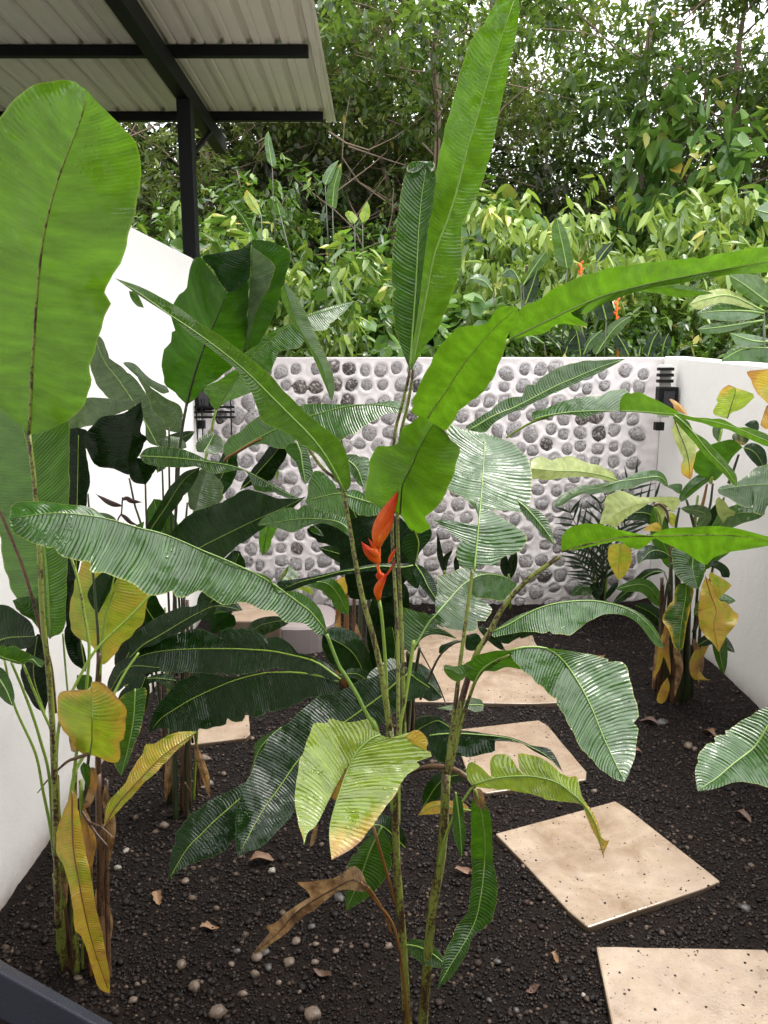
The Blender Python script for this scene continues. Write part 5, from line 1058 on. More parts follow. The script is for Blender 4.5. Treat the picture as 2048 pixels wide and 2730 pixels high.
leaf(D_, 'dark', 'R7', [(910, 570), (980, 640), (1060, 700), (1155, 778)], [[(960, 560), (1030, 640), (1110, 700)], [(930, 610), (1000, 690), (1090, 760)]], (2.8, 2.8), rib='none')
leaf(D_, 'dark', 'R7', [(1000, 600), (1100, 640), (1180, 720)], [[(1080, 570), (1220, 600), (1300, 640), (1220, 690)], [(1050, 660), (1120, 710)]], (2.8, 2.8), rib='none')
leaf(D_, 'pale', 'Q6', [(470, 622), (540, 590), (600, 555), (660, 525), (720, 505), (800, 492), (900, 488), (960, 498), (1020, 512), (1080, 540), (1130, 580), (1170, 630), (1208, 695)],
     [[(540, 572), (620, 535), (720, 500), (800, 486), (900, 483), (1000, 500), (1080, 528), (1140, 570), (1185, 630)],
      [(470, 645), (540, 632), (590, 625), (640, 622), (700, 630), (760, 634), (810, 632), (850, 605), (890, 575), (930, 555), (975, 545), (1040, 552), (1090, 580), (1130, 625), (1165, 675)]],
     (2.7, 2.75, 2.8), k=.9, rip=.5, rib='pale', ribr=.004, label='silver striped arching leaf')
leaf(D_, 'dark', 'Q6', [(590, 600), (640, 620), (600, 650)], [[(640, 590), (680, 620)], [(570, 630), (590, 650)]], (2.8, 2.8), rib='none')
# leaves that arch over the stone wall to the right
leaf(D_, 'green', 'S4', [(590, 705), (660, 665), (720, 628), (790, 595), (860, 568), (930, 535), (1000, 498), (1070, 462), (1150, 420), (1250, 378), (1350, 335), (1460, 292), (1582, 252)],
     [[(570, 680), (620, 650), (680, 605), (730, 580), (765, 545), (810, 512), (870, 495), (930, 485), (955, 420), (1000, 408), (1050, 370), (1110, 335), (1170, 305), (1230, 285), (1310, 268), (1400, 262), (1500, 256)],
      [(640, 712), (700, 718), (740, 670), (790, 635), (850, 600), (910, 575), (980, 542), (1050, 510), (1120, 475), (1200, 440), (1300, 395), (1400, 350), (1500, 298)]],
     (2.6, 2.65, 2.7), k=.4, rip=.5, rib='pale')
stem(D_, 'green', 'S4', [(830, 752), (870, 725), (910, 700), (970, 665), (1035, 638), (1100, 622)], (2.45, 2.4), (.003, .004))
leaf(D_, 'pale', 'R8', [(-420, 395), (-300, 360), (-150, 335), (0, 322), (180, 315), (350, 316)],
     [[(-430, 330), (-300, 290), (-200, 240), (-60, 210), (60, 185), (180, 185), (260, 140), (370, 125), (420, 160)], [(-300, 375), (-180, 350), (-60, 355), (40, 378), (120, 350), (240, 325)]], (2.4, 2.35), k=.4, rip=.5, rib='pale', label='grey sheen part of the arching leaf')
leaf(D_, 'fresh', 'R8', [(345, 316), (500, 322), (620, 330), (760, 340), (900, 352), (1050, 388), (1180, 415), (1290, 440), (1420, 482), (1540, 535), (1700, 600)],
     [[(350, 240), (375, 190), (420, 150), (480, 142), (540, 160), (600, 190), (680, 225), (750, 262), (820, 300), (890, 345), (1000, 372), (1110, 380), (1240, 388), (1310, 415), (1390, 462), (1450, 460), (1510, 472), (1580, 495), (1659, 530)],
      [(480, 328), (620, 340), (700, 352), (800, 360), (880, 378), (970, 400), (1080, 425), (1160, 455), (1240, 470), (1320, 488), (1400, 525), (1500, 570), (1659, 632)]],
     (2.35, 2.25, 2.15), k=.1, rip=.5, rib='pale')
leaf(D_, 'fresh', 'R8', [(830, 355), (900, 410), (980, 490), (1060, 590), (1150, 700), (1230, 780), (1310, 870), (1382, 985)], [[(900, 372), (960, 420), (1000, 500), (1080, 550), (1140, 600), (1220, 690), (1300, 780), (1370, 870), (1385, 930)], [(820, 385), (900, 480), (1000, 590), (1080, 690), (1180, 790), (1280, 890), (1340, 960)]], (2.25, 2.25), k=.1, rip=.4, rib='pale')

# ===== E: clump at the right wall =====================================================================
E0 = ground(1795, 1870, -.02)
E_ = thing('heliconia_plant', tuple(E0), 'clump by the right wall with hanging orange and yellow dying leaves', 'plant')
dE = 4.4
for x, y, tx, ty, r, kd in ((1760, 1865, 1765, 1540, .018, 'brown'), (1785, 1875, 1785, 1560, .020, 'dark'), (1805, 1878, 1822, 1560, .024, 'dark'), (1825, 1875, 1842, 1500, .020, 'dark'), (1840, 1868, 1862, 1540, .014, 'dark'), (1772, 1872, 1792, 1440, .016, 'brown'), (1748, 1850, 1770, 1560, .010, 'brown')):
    gstem(E_, kd, x, y, (tx, ty), dE, (r * 1.15, r * .5))
for pts in ([(245, 560), (240, 200), (240, 0), (235, -500), (245, -180)][:0], [(730, 700), (722, 560), (740, 380), (775, 160)], [(860, 640), (800, 500), (805, 200), (800, 0)], [(1000, 620), (1110, 300), (1180, 0)], [(1050, 760), (1055, 620), (1060, 500)]):
    if pts: stem(E_, 'dark', 'S3', pts, (dE, dE), (.012, .007))
for pts, kd in (([(1170, 960), (1150, 1130), (1110, 1335), (1100, 1700)], 'dark'), ([(1270, 1080), (1230, 1220), (1190, 1400), (1130, 1700)], 'dark'), ([(935, 1100), (975, 1230), (1010, 1350)], 'dark'), ([(875, 1170), (850, 1300), (830, 1450)], 'dark'), ([(1400, 700), (1350, 850), (1310, 960)], 'dark'), ([(1120, 960), (1095, 1080), (1070, 1180)], 'orange'), ([(1250, 480), (1200, 700), (1150, 960)], 'green'), ([(1040, 1060), (1020, 1200), (1010, 1330)], 'green'), ([(780, 1300), (760, 1200), (700, 1140), (650, 1150)], 'brown'), ([(715, 1330), (700, 1250), (660, 1170)], 'green'), ([(1250, 1340), (1330, 1230), (1400, 1130)], 'green')):
    stem(E_, kd, 'R8', pts, (dE, dE), (.006, .010))
leaf(E_, 'green', 'R8', [(1190, 935), (1230, 800), (1320, 700), (1432, 640)], [[(1100, 905), (1000, 842), (995, 740), (1025, 690), (1080, 645), (1200, 600), (1340, 568), (1400, 600)], [(1250, 880), (1300, 800), (1350, 720)]], (dE, dE - .1), k=-.2, rib='none')
leaf(E_, 'lime', 'R8', [(1300, 385), (1330, 280), (1370, 130), (1310, 86)], [[(1240, 372), (1175, 345), (1182, 290), (1200, 220), (1240, 140), (1270, 110)], [(1340, 330), (1400, 312), (1480, 255), (1540, 182), (1490, 150), (1400, 120)]], (dE, dE), k=-.2, age=.14, tip_age=.8, rib='dark', label='yellow-green leaf with orange burnt tip')
leaf(E_, 'grey', 'R8', [(1215, 590), (1210, 520), (1230, 460)], [[(1175, 540), (1165, 470), (1200, 440)], [(1240, 560), (1260, 480)]], (dE, dE), rib='none')
leaf(E_, 'grey', 'R8', [(820, 260), (860, 260), (900, 310), (950, 360)], [[(780, 205), (850, 235), (920, 300)], [(830, 300), (880, 330)]], (dE, dE), age=.95, rib='none', label='withered pale brown leaf end')
leaf(E_, 'cream', 'R8', [(830, 390), (870, 500), (930, 650), (960, 780), (968, 925)], [[(825, 440), (808, 490), (840, 590), (880, 680), (910, 740), (888, 800), (900, 870), (935, 905)], [(890, 415), (960, 430), (1000, 510), (1032, 600), (1022, 700), (1000, 790), (992, 880)]], (dE - .3, dE - .3), age=.12, rim_age=.3, tip_age=.75, rip=2, rib='brown', label='withered pinkish leaf hanging by the lamp')
leaf(E_, 'cream', 'R8', [(885, 1115), (780, 1110), (640, 1115), (480, 1150), (330, 1220), (168, 1315)], [[(860, 1085), (780, 1072), (660, 1078), (540, 1080), (450, 1060), (368, 1022), (290, 1040), (228, 1072), (205, 1160), (185, 1250)], [(860, 1160), (810, 1212), (750, 1150), (640, 1122), (550, 1170), (450, 1235), (380, 1290), (310, 1348), (240, 1325)]], (4.2, 4.1), k=.3, rip=.6, rib='none', label='cream yellow leaf')
leaf(E_, 'cream', 'S4', [(1535, 1022), (1440, 990), (1300, 965), (1150, 960), (985, 945)], [[(1500, 970), (1440, 935), (1400, 922), (1350, 915), (1300, 890), (1230, 868), (1150, 880), (1100, 888), (1050, 872), (990, 888)], [(1490, 1028), (1400, 1008), (1300, 998), (1200, 1005), (1100, 1018), (1040, 1015), (990, 1005)]], (4.2, 4.0), k=.6, age=.0, rip=.4, rib='pale', label='cream leaf, yellow towards its base')
leaf(E_, 'pale', 'R8', [(775, 985), (740, 930), (690, 900), (560, 910), (450, 925), (340, 942), (180, 990), (0, 1030), (-120, 1090), (-240, 1168)], [[(765, 930), (740, 880), (690, 848), (640, 842), (540, 850), (460, 880), (380, 920), (250, 945), (120, 965), (0, 978), (-100, 1020), (-190, 1070)], [(745, 980), (700, 945), (640, 935), (560, 955), (450, 1000), (330, 1020), (200, 1042), (80, 1052), (0, 1060), (-80, 1095), (-160, 1150)]], (4.3, 4.15), k=.6, rip=.4, rib='pale')
leaf(E_, 'green', 'R8', [(870, 1110), (940, 1040), (1020, 970), (1130, 900)], [[(880, 1050), (940, 960), (1010, 900), (1080, 870)], [(900, 1120), (980, 1060), (1080, 980), (1150, 930)]], (dE, dE), rib='none')
leaf(E_, 'green', 'R8', [(890, 1040), (850, 1000), (760, 985)], [[(900, 970), (840, 960), (790, 970)], [(870, 1050), (820, 1020)]], (dE, dE), rib='none')
leaf(E_, 'green', 'R8', [(1950, 980), (1800, 965), (1600, 968), (1400, 985), (1212, 1018)], [[(1850, 760), (1700, 770), (1640, 790), (1560, 812), (1500, 860), (1400, 938), (1320, 965), (1240, 985)], [(1800, 1150), (1659, 1150), (1615, 1232), (1520, 1205), (1545, 1130), (1490, 1182), (1400, 1142), (1300, 1085), (1225, 1050)]], (4.0, 4.1), k=.7, rib='pale', rip=.5)
leaf(E_, 'dark', 'R8', [(1438, 642), (1500, 660), (1570, 720), (1640, 862)], [[(1480, 605), (1550, 605), (1620, 645), (1650, 740)], [(1460, 690), (1510, 750), (1580, 820)]], (4.2, 4.2), k=.7)
leaf(E_, 'cream', 'R8', [(1265, 1310), (1250, 1200), (1240, 1090)], [[(1210, 1220), (1195, 1130), (1215, 1080)], [(1310, 1240), (1400, 1250), (1475, 1242), (1330, 1190), (1280, 1120)]], (4.2, 4.2), age=.2, rib='none')
leaf(E_, 'dark', 'R8', [(1450, 440), (1500, 425), (1580, 470)], [[(1490, 410), (1548, 398), (1575, 430)], [(1480, 460), (1560, 495)]], (4.2, 4.2), rib='none')
leaf(E_, 'dark', 'R8', [(1340, 560), (1400, 560), (1480, 590)], [[(1350, 520), (1450, 510), (1500, 540)], [(1370, 590), (1440, 620)]], (4.2, 4.2), age=.3, rib='none')
leaf(E_, 'dark', 'R8', [(802, 1612), (720, 1560), (620, 1560), (512, 1672)], [[(770, 1590), (720, 1540), (640, 1508), (560, 1510), (505, 1560), (498, 1610)], [(740, 1625), (650, 1630), (570, 1635)]], (4.3, 4.2), k=.6, age=.04, tip_age=.2, rib='pale')
leaf(E_, 'green', 'R8', [(1000, 1540), (995, 1640), (990, 1720), (1040, 1895)], [[(880, 1520), (815, 1545), (808, 1620), (820, 1700), (850, 1770), (900, 1830), (970, 1870)], [(1060, 1560), (1098, 1640), (1095, 1750), (1060, 1860)]], (4.2, 4.1), k=.3, rib='pale')
leaf(E_, 'dark', 'R8', [(1130, 1690), (1200, 1680), (1260, 1720), (1282, 1790)], [[(1160, 1642), (1230, 1650), (1300, 1700), (1322, 1750), (1315, 1790)], [(1180, 1705), (1230, 1735), (1250, 1785)]], (4.2, 4.2), k=.5, rib='none')
leaf(E_, 'green', 'S3', [(935, 180), (930, 300), (900, 480), (880, 640), (872, 785)], [[(870, 190), (832, 250), (820, 320), (770, 400), (735, 460), (728, 520), (770, 580), (800, 650), (820, 735)], [(1000, 225), (990, 320), (970, 420), (940, 540), (925, 650), (910, 745)]], (4.15, 4.1), k=.1, age=.22, rim_age=.3, rip=1, rib='green', label='mottled yellow-green hanging leaf')
leaf(E_, 'lime', 'S3', [(1105, 120), (1150, 280), (1200, 420), (1180, 560), (1222, 790)], [[(1075, 200), (1052, 280), (1040, 400), (1040, 500), (1060, 590), (1110, 660), (1165, 705)], [(1170, 200), (1225, 330), (1290, 350), (1340, 410), (1395, 465), (1380, 530), (1340, 590), (1290, 650), (1262, 715)]], (4.05, 4.0), k=.1, fold=.3, age=.58, rim_age=.15, rip=2, rib='orange', label='large orange dying leaf')
leaf(E_, 'lime', 'S3', [(1150, 80), (1210, 180), (1240, 250), (1222, 325)], [[(1135, 120), (1180, 220), (1200, 290)], [(1220, 120), (1330, 188), (1310, 235), (1260, 280)]], (4.02, 4.05), age=.38, rim_age=.3, rip=1.5, rib='none', label='yellow folded flap')
leaf(E_, 'green', 'S3', [(1240, 640), (1230, 780), (1272, 992)], [[(1165, 700), (1190, 840), (1230, 940)], [(1290, 660), (1302, 780), (1295, 900)]], (4.1, 4.1))
leaf(E_, 'dark', 'S3', [(742, 78), (640, 85), (530, 150), (420, 250), (280, 362)], [[(700, 55), (650, 50), (560, 68), (490, 130), (400, 220), (330, 290)], [(690, 100), (600, 130), (510, 220), (430, 300), (390, 335), (330, 355)]], (4.8, 4.9), k=.5, rib='pale')
stem(E_, 'dark', 'S3', [(740, 85), (770, 160), (790, 260), (800, 400)], (4.7, 4.5), (.005, .006))
leaf(E_, 'lime', 'R8', [(350, 1490), (345, 1600), (335, 1700), (338, 1818)], [[(270, 1500), (242, 1570), (255, 1670), (290, 1740)], [(420, 1500), (450, 1570), (452, 1650), (400, 1760)]], (4.6, 4.6), age=.42, rim_age=.1, rib='pale', label='small brownish yellow hanging leaf')
leaf(E_, 'green', 'R8', [(560, 1380), (640, 1330), (720, 1350)], [[(580, 1340), (680, 1300)], [(620, 1380), (700, 1380)]], (4.4, 4.4), age=.5, rib='none')
leaf(E_, 'cream', 'R8', [(660, 1160), (720, 1200), (710, 1280), (715, 1345)], [[(690, 1150), (755, 1200), (730, 1290)], [(670, 1220), (690, 1290)]], (4.4, 4.4), age=.25, rib='none')
leaf(E_, 'lime', 'R8', [(770, 1240), (830, 1280), (820, 1350)], [[(800, 1210), (850, 1260)], [(780, 1300)]], (4.4, 4.4), age=.3, rib='none')
for fr, m, l, r in (('S3', [(760, 600), (735, 700), (690, 850), (635, 1025)], [(720, 640), (680, 770), (670, 900)], [(780, 700), (730, 850), (690, 960)]),
                    ('S3', [(1040, 770), (1000, 880), (1030, 1010), (1160, 1040)], [(1000, 790), (962, 900), (1000, 1030)], [(1080, 800), (1040, 900), (1090, 1010)]),
                    ('S3', [(770, 1010), (740, 1130), (720, 1250)], [(710, 1100), (670, 1220)], [(790, 1100), (760, 1210)]),
                    ('S3', [(1160, 640), (1100, 730), (1060, 850)], [(1110, 680), (1060, 760)], [(1140, 720), (1090, 830)])):
    leaf(E_, 'lime', fr, m, [l, r], (4.3, 4.3), age=.72, rip=2, rib='none', label='dry orange-brown leaf sheath')
# ===== G: plant at the right edge, only one leaf in view =============================================
G0 = ground(2500, 2500, -.04)
G_ = thing('heliconia_plant', tuple(G0), 'plant outside the right edge, one glossy pointed leaf reaching in over the gravel', 'plant')
leaf(G_, 'pale', 'S3', [(1900, 1180), (1780, 1300), (1659, 1440), (1600, 1540), (1530, 1640), (1450, 1705), (1350, 1780), (1210, 1900), (1120, 1960), (1037, 2022)],
     [[(1850, 1160), (1750, 1215), (1659, 1268), (1560, 1320), (1450, 1385), (1350, 1445), (1250, 1505), (1180, 1550), (1120, 1602), (1075, 1650), (1045, 1700), (1020, 1790), (1018, 1880), (1025, 1960)],
      [(1950, 1400), (1900, 1700), (1800, 1900), (1720, 1985), (1640, 1985), (1570, 1965), (1500, 1945), (1420, 1938), (1350, 1945), (1280, 1965), (1220, 1990), (1120, 2012)]],
     (1.9, 1.85, 1.75), k=.7, fold=.1, rip=.4, rib='pale', ribr=.004)
stem(G_, 'green', 'X', [(2120, 1855), (2220, 1900), (2350, 2100), (2480, 2500)], (1.9, 1.9), (.005, .009))
# dead leaf hanging in at the right edge
leaf(G_, 'cream', 'R8', [(1750, -60), (1700, 60), (1680, 160), (1660, 260)], [[(1480, -30), (1500, 30), (1540, 120), (1580, 180), (1620, 215)], [(1800, 60), (1760, 200)]], (3.2, 3.2), age=.55, rim_age=.3, rip=2, rib='brown', label='pinkish dead leaf at the right edge')
leaf(G_, 'green', 'R8', [(1720, 250), (1660, 350), (1600, 450)], [[(1650, 270), (1600, 400), (1590, 450)], [(1720, 400), (1650, 480)]], (3.3, 3.3), age=.9, rip=2, rib='none', label='brown rag at the right edge')

# ===== F: small palm and shoots by the back wall =====================================================
F0 = ground(1612, 1618, -.02)
F_ = thing('palm', tuple(F0), 'small dark palm with narrow leaflets at the foot of the stone wall, right', 'palm')
M_PALM = simple('palm_leaflet', (.018, .042, .014), .4, 60, .001, .3)
def frond(parent, base, pts, n, ln, d):
    W = at_many(catmull(px('R8', pts), 24), np.linspace(d[0], d[1], 24)); v, f = tube_geo(W, np.linspace(.008, .002, 24), 6)
    fo = mesh_obj('frond', local(parent, v), f, SM['dark'], parent)
    V, Fc = [], []
    for i in range(n):
        t = .25 + .75 * i / n; p = poly_at(W, t); q = poly_at(W, min(1, t + .03)); tg = (q - p); tg /= np.linalg.norm(tg) + 1e-9
        for s in (-1, 1):
            sd_ = np.cross(tg, (0, 1, 0)) * s; dirn = tg * .75 + sd_ * .65 + np.array([0, .25 * rng.uniform(-1, 1), -.1]); dirn /= np.linalg.norm(dirn)
            L = ln * (1 - .35 * abs(t - .5) * 2) * rng.uniform(.85, 1.1); w = np.cross(dirn, (0, 1, 0)); w = w / (np.linalg.norm(w) + 1e-9) * .010
            o_ = len(V)
            V += [p - w * .4, p + w * .4, p + dirn * L * .4 + w, p + dirn * L * .4 - w, p + dirn * L + np.array([0, 0, -.04 * L])]
            Fc += [(o_, o_ + 1, o_ + 2, o_ + 3), (o_ + 3, o_ + 2, o_ + 4)]
    mesh_obj('leaflets', local(parent, V), Fc, M_PALM, fo, smooth=False)
frond(F_, None, [(180, 2050), (220, 1500), (330, 1200), (480, 950), (560, 880)], 11, .30, (6.0, 5.8))
frond(F_, None, [(190, 2050), (240, 1700), (380, 1350), (620, 1150), (720, 1100)], 12, .30, (6.0, 5.6))
frond(F_, None, [(180, 2050), (150, 1800), (60, 1500), (-80, 1250), (-100, 1150)], 11, .26, (6.0, 5.8))
frond(F_, None, [(170, 2050), (120, 1850), (0, 1650), (-60, 1500)], 10, .22, (6.0, 5.9))
frond(F_, None, [(200, 2050), (200, 1700), (190, 1400), (180, 1050)], 9, .25, (6.0, 5.95))
for x, tx in ((190, 180), (215, 250), (150, 90)):
    stem(F_, 'green', 'R8', [(x, 2060), ((x + tx) / 2, 1800), (tx, 1500)], (6.0, 6.0), (.010, .005), name='stem')
leaf(F_, 'green', 'S3', [(-80, 300), (0, 230), (60, 215), (110, 250)], [[(-60, 220), (0, 205), (60, 200)], [(-20, 290), (60, 290)]], (5.9, 5.9), rib='none')
leaf(F_, 'dark', 'S3', [(150, 330), (130, 260), (90, 190)], [[(110, 300), (85, 220)], [(190, 280), (200, 200), (150, 170)]], (5.95, 5.95), rib='none')
leaf(F_, 'dark', 'S3', [(220, 330), (270, 240), (335, 175)], [[(225, 270), (290, 190)], [(260, 300), (320, 230)]], (5.95, 5.95), rib='none')
for fr, bx, by, lv, lab in (('R6', 1275, 1760, [[(1275, 1760), (1240, 1600), (1215, 1395)], [(1275, 1760), (1290, 1620), (1350, 1545)]], 'small dark shoot with upright pointed leaves against the stone wall, left of the striped leaf'),
                       ('R6', 1390, 1800, [[(1390, 1800), (1385, 1650), (1405, 1560)]], 'short black upright leaf behind the striped leaf'),
                       ('S4', 845, 1640, [[(830, 1640), (820, 1560), (815, 1470)], [(860, 1640), (870, 1540), (888, 1450)]], 'pair of black pointed leaves by the wall, right of the striped leaf')):
    P0_ = px(fr, [(bx, by)])[0]; sh = thing('young_shoot', tuple(at(P0_[0], P0_[1], 5.9)), lab, 'plant')
    for m_ in lv:
        a = np.array(m_, float); w = 26 if fr == 'R6' else 30
        nn = np.array([(a[-1] - a[0])[1], -(a[-1] - a[0])[0]]); nn = nn / np.linalg.norm(nn) * w
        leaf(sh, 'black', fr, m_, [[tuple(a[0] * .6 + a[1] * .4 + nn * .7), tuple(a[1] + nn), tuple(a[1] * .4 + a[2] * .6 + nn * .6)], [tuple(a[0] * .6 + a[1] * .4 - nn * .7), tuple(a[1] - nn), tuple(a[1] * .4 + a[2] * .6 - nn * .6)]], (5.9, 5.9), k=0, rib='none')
    gx_, gy_ = px(fr, [(bx, by)])[0]
    stem(sh, 'green', 'X', [(gx_, gy_ - 10), (gx_ + 4, gy_ + 40), (gx_ + 4, 1625)], (5.9, 6.05), (.008, .008), name='stem')

# ---------------------------------------------------------------- more of the thicket: stems, rags, dark leaves
for x, y, tx, ty, r, kd in ((440, 2120, 430, 1700, .009, 'brown'), (515, 2150, 540, 1680, .007, 'green'), (492, 2160, 512, 1650, .012, 'dark'), (460, 2150, 440, 1620, .008, 'green'), (535, 2110, 500, 1760, .006, 'brown')):
    gstem(C_, kd, x, y, (tx, ty), 3.4, (r, r * .6))
for x, y, tx, ty, r, kd in ((1815, 1876, 1806, 1500, .026, 'dark'), (1795, 1880, 1800, 1620, .022, 'brown'), (1832, 1876, 1832, 1540, .022, 'dark'), (1776, 1872, 1776, 1640, .018, 'dark')):
    gstem(E_, kd, x, y, (tx, ty), 4.45, (r, r * .6))
for x, y, tx, ty, r, kd in ((230, 2600, 236, 2120, .010, 'brown'), (262, 2610, 275, 2200, .012, 'brown'), (160, 2560, 140, 2100, .010, 'green'), (180, 2590, 178, 2250, .014, 'dark')):
    gstem(A_, kd, x, y, (tx, ty), 2.35, (r, r * .7))
DR = [(A_, 'X', [(225, 2150), (240, 2250), (225, 2380)], 2.25, .9), (A_, 'X', [(280, 2090), (296, 2200), (285, 2330)], 2.4, 1.2), (A_, 'X', [(185, 2200), (165, 2300), (178, 2420)], 2.2, 1.3), (A_, 'X', [(265, 2350), (282, 2460), (270, 2600)], 2.38, 1.3),
      (C_, 'X', [(470, 1950), (455, 2050), (440, 2140)], 3.3, 1.3), (C_, 'X', [(520, 1980), (545, 2060), (560, 2130)], 3.2, 1.2), (E_, 'X', [(1760, 1690), (1752, 1760), (1738, 1840)], 4.35, 1.1), (E_, 'X', [(1850, 1700), (1868, 1760), (1862, 1830)], 4.35, 1.3), (E_, 'X', [(1800, 1700), (1812, 1780), (1798, 1860)], 4.25, 1.3), (E_, 'X', [(1782, 1640), (1775, 1730), (1788, 1800)], 4.25, .9), (D_, 'X', [(905, 1640), (895, 1730), (902, 1810)], 4.6, 1.0), (D_, 'X', [(950, 1660), (962, 1740), (955, 1820)], 4.6, 1.3)]
for pl, fr, m_, d_, ag in DR:
    a = np.array(m_, float); w = rng.uniform(9, 17) * (2.3 / d_) + 4
    leaf(pl, 'green', fr, m_, [[tuple(a[0] * .6 + a[1] * .4 - (w, 0)), tuple(a[1] - (w, 0)), tuple(a[1] * .4 + a[2] * .6 - (w * .5, 0))], [tuple(a[0] * .6 + a[1] * .4 + (w * .7, 0)), tuple(a[1] + (w, 0)), tuple(a[1] * .4 + a[2] * .6 + (w * .6, 0))]], (d_, d_), k=0, age=ag, rip=3, fold=.6, rib='none', label='dry brown sheath rag')
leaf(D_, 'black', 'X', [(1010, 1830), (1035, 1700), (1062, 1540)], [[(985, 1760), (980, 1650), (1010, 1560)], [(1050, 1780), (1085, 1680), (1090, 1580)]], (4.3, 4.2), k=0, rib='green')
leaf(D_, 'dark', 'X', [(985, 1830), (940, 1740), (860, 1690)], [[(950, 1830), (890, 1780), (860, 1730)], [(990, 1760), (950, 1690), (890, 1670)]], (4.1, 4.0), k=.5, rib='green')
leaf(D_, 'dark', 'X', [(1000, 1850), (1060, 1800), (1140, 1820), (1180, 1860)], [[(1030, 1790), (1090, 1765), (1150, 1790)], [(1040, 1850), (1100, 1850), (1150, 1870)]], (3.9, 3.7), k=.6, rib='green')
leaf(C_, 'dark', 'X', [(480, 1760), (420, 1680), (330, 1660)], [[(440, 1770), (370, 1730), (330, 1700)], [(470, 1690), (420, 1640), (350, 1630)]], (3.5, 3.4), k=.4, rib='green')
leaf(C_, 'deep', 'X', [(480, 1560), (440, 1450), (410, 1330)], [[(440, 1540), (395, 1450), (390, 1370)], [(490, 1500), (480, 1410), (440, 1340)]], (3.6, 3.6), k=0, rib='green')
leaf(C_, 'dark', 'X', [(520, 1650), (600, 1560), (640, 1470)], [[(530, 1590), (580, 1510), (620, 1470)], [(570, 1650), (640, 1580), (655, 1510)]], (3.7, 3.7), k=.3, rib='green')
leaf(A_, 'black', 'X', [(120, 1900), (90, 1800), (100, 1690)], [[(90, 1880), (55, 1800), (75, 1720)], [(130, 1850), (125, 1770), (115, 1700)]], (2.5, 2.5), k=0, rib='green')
leaf(A_, 'dark', 'X', [(300, 1980), (350, 1900), (390, 1800)], [[(290, 1920), (320, 1850), (370, 1800)], [(330, 1980), (385, 1900), (400, 1840)]], (2.7, 2.7), k=.4, rib='green')
def qleaf(pl, kind, m_, w, d_, k=.3, fr='X', **ex):
    M = catmull(np.array(m_, float), 12); T = np.gradient(M, axis=0); Nn = np.stack([-T[:, 1], T[:, 0]], 1); Nn /= np.linalg.norm(Nn, axis=1)[:, None]
    t = np.linspace(0, 1, 12); prof = np.sin(np.pi * t ** .8) ** .65
    sL, sR = rng.uniform(.6, 1.1), rng.uniform(.6, 1.1)
    a = M + Nn * (w * sL * prof)[:, None]; c = M - Nn * (w * sR * prof)[:, None]
    return leaf(pl, kind, fr, m_, [[tuple(q) for q in a[1:-1]], [tuple(q) for q in c[1:-1]]], d_, k=k, **ex)
for kd, m_, w, d_, k in (
    ('dark', [(1795, 1700), (1745, 1640), (1690, 1612)], 26, (4.6, 4.5), .5), ('green', [(1830, 1560), (1880, 1490), (1955, 1460)], 30, (4.4, 4.2), .6), ('green', [(1800, 1520), (1762, 1430), (1742, 1350)], 30, (4.5, 4.5), 0),
    ('pale', [(1850, 1640), (1900, 1600), (1962, 1602)], 26, (4.3, 4.1), .8), ('dark', [(1840, 1480), (1900, 1400), (1930, 1330)], 32, (4.5, 4.5), .2), ('dark', [(1780, 1420), (1730, 1370), (1650, 1370)], 24, (4.6, 4.5), .6),
    ('pale', [(1900, 1420), (1960, 1370), (2040, 1370)], 30, (4.3, 4.1), .7), ('green', [(1770, 1620), (1720, 1560), (1640, 1570)], 24, (4.5, 4.3), .6), ('dark', [(1860, 1720), (1910, 1700), (1960, 1740)], 22, (4.3, 4.1), .7), ('grey', [(1860, 1410), (1880, 1370), (1815, 1355)], 20, (4.4, 4.3), .4)):
    qleaf(E_, kd, m_, w, d_, k, rib=None if kd != 'dark' else 'green')
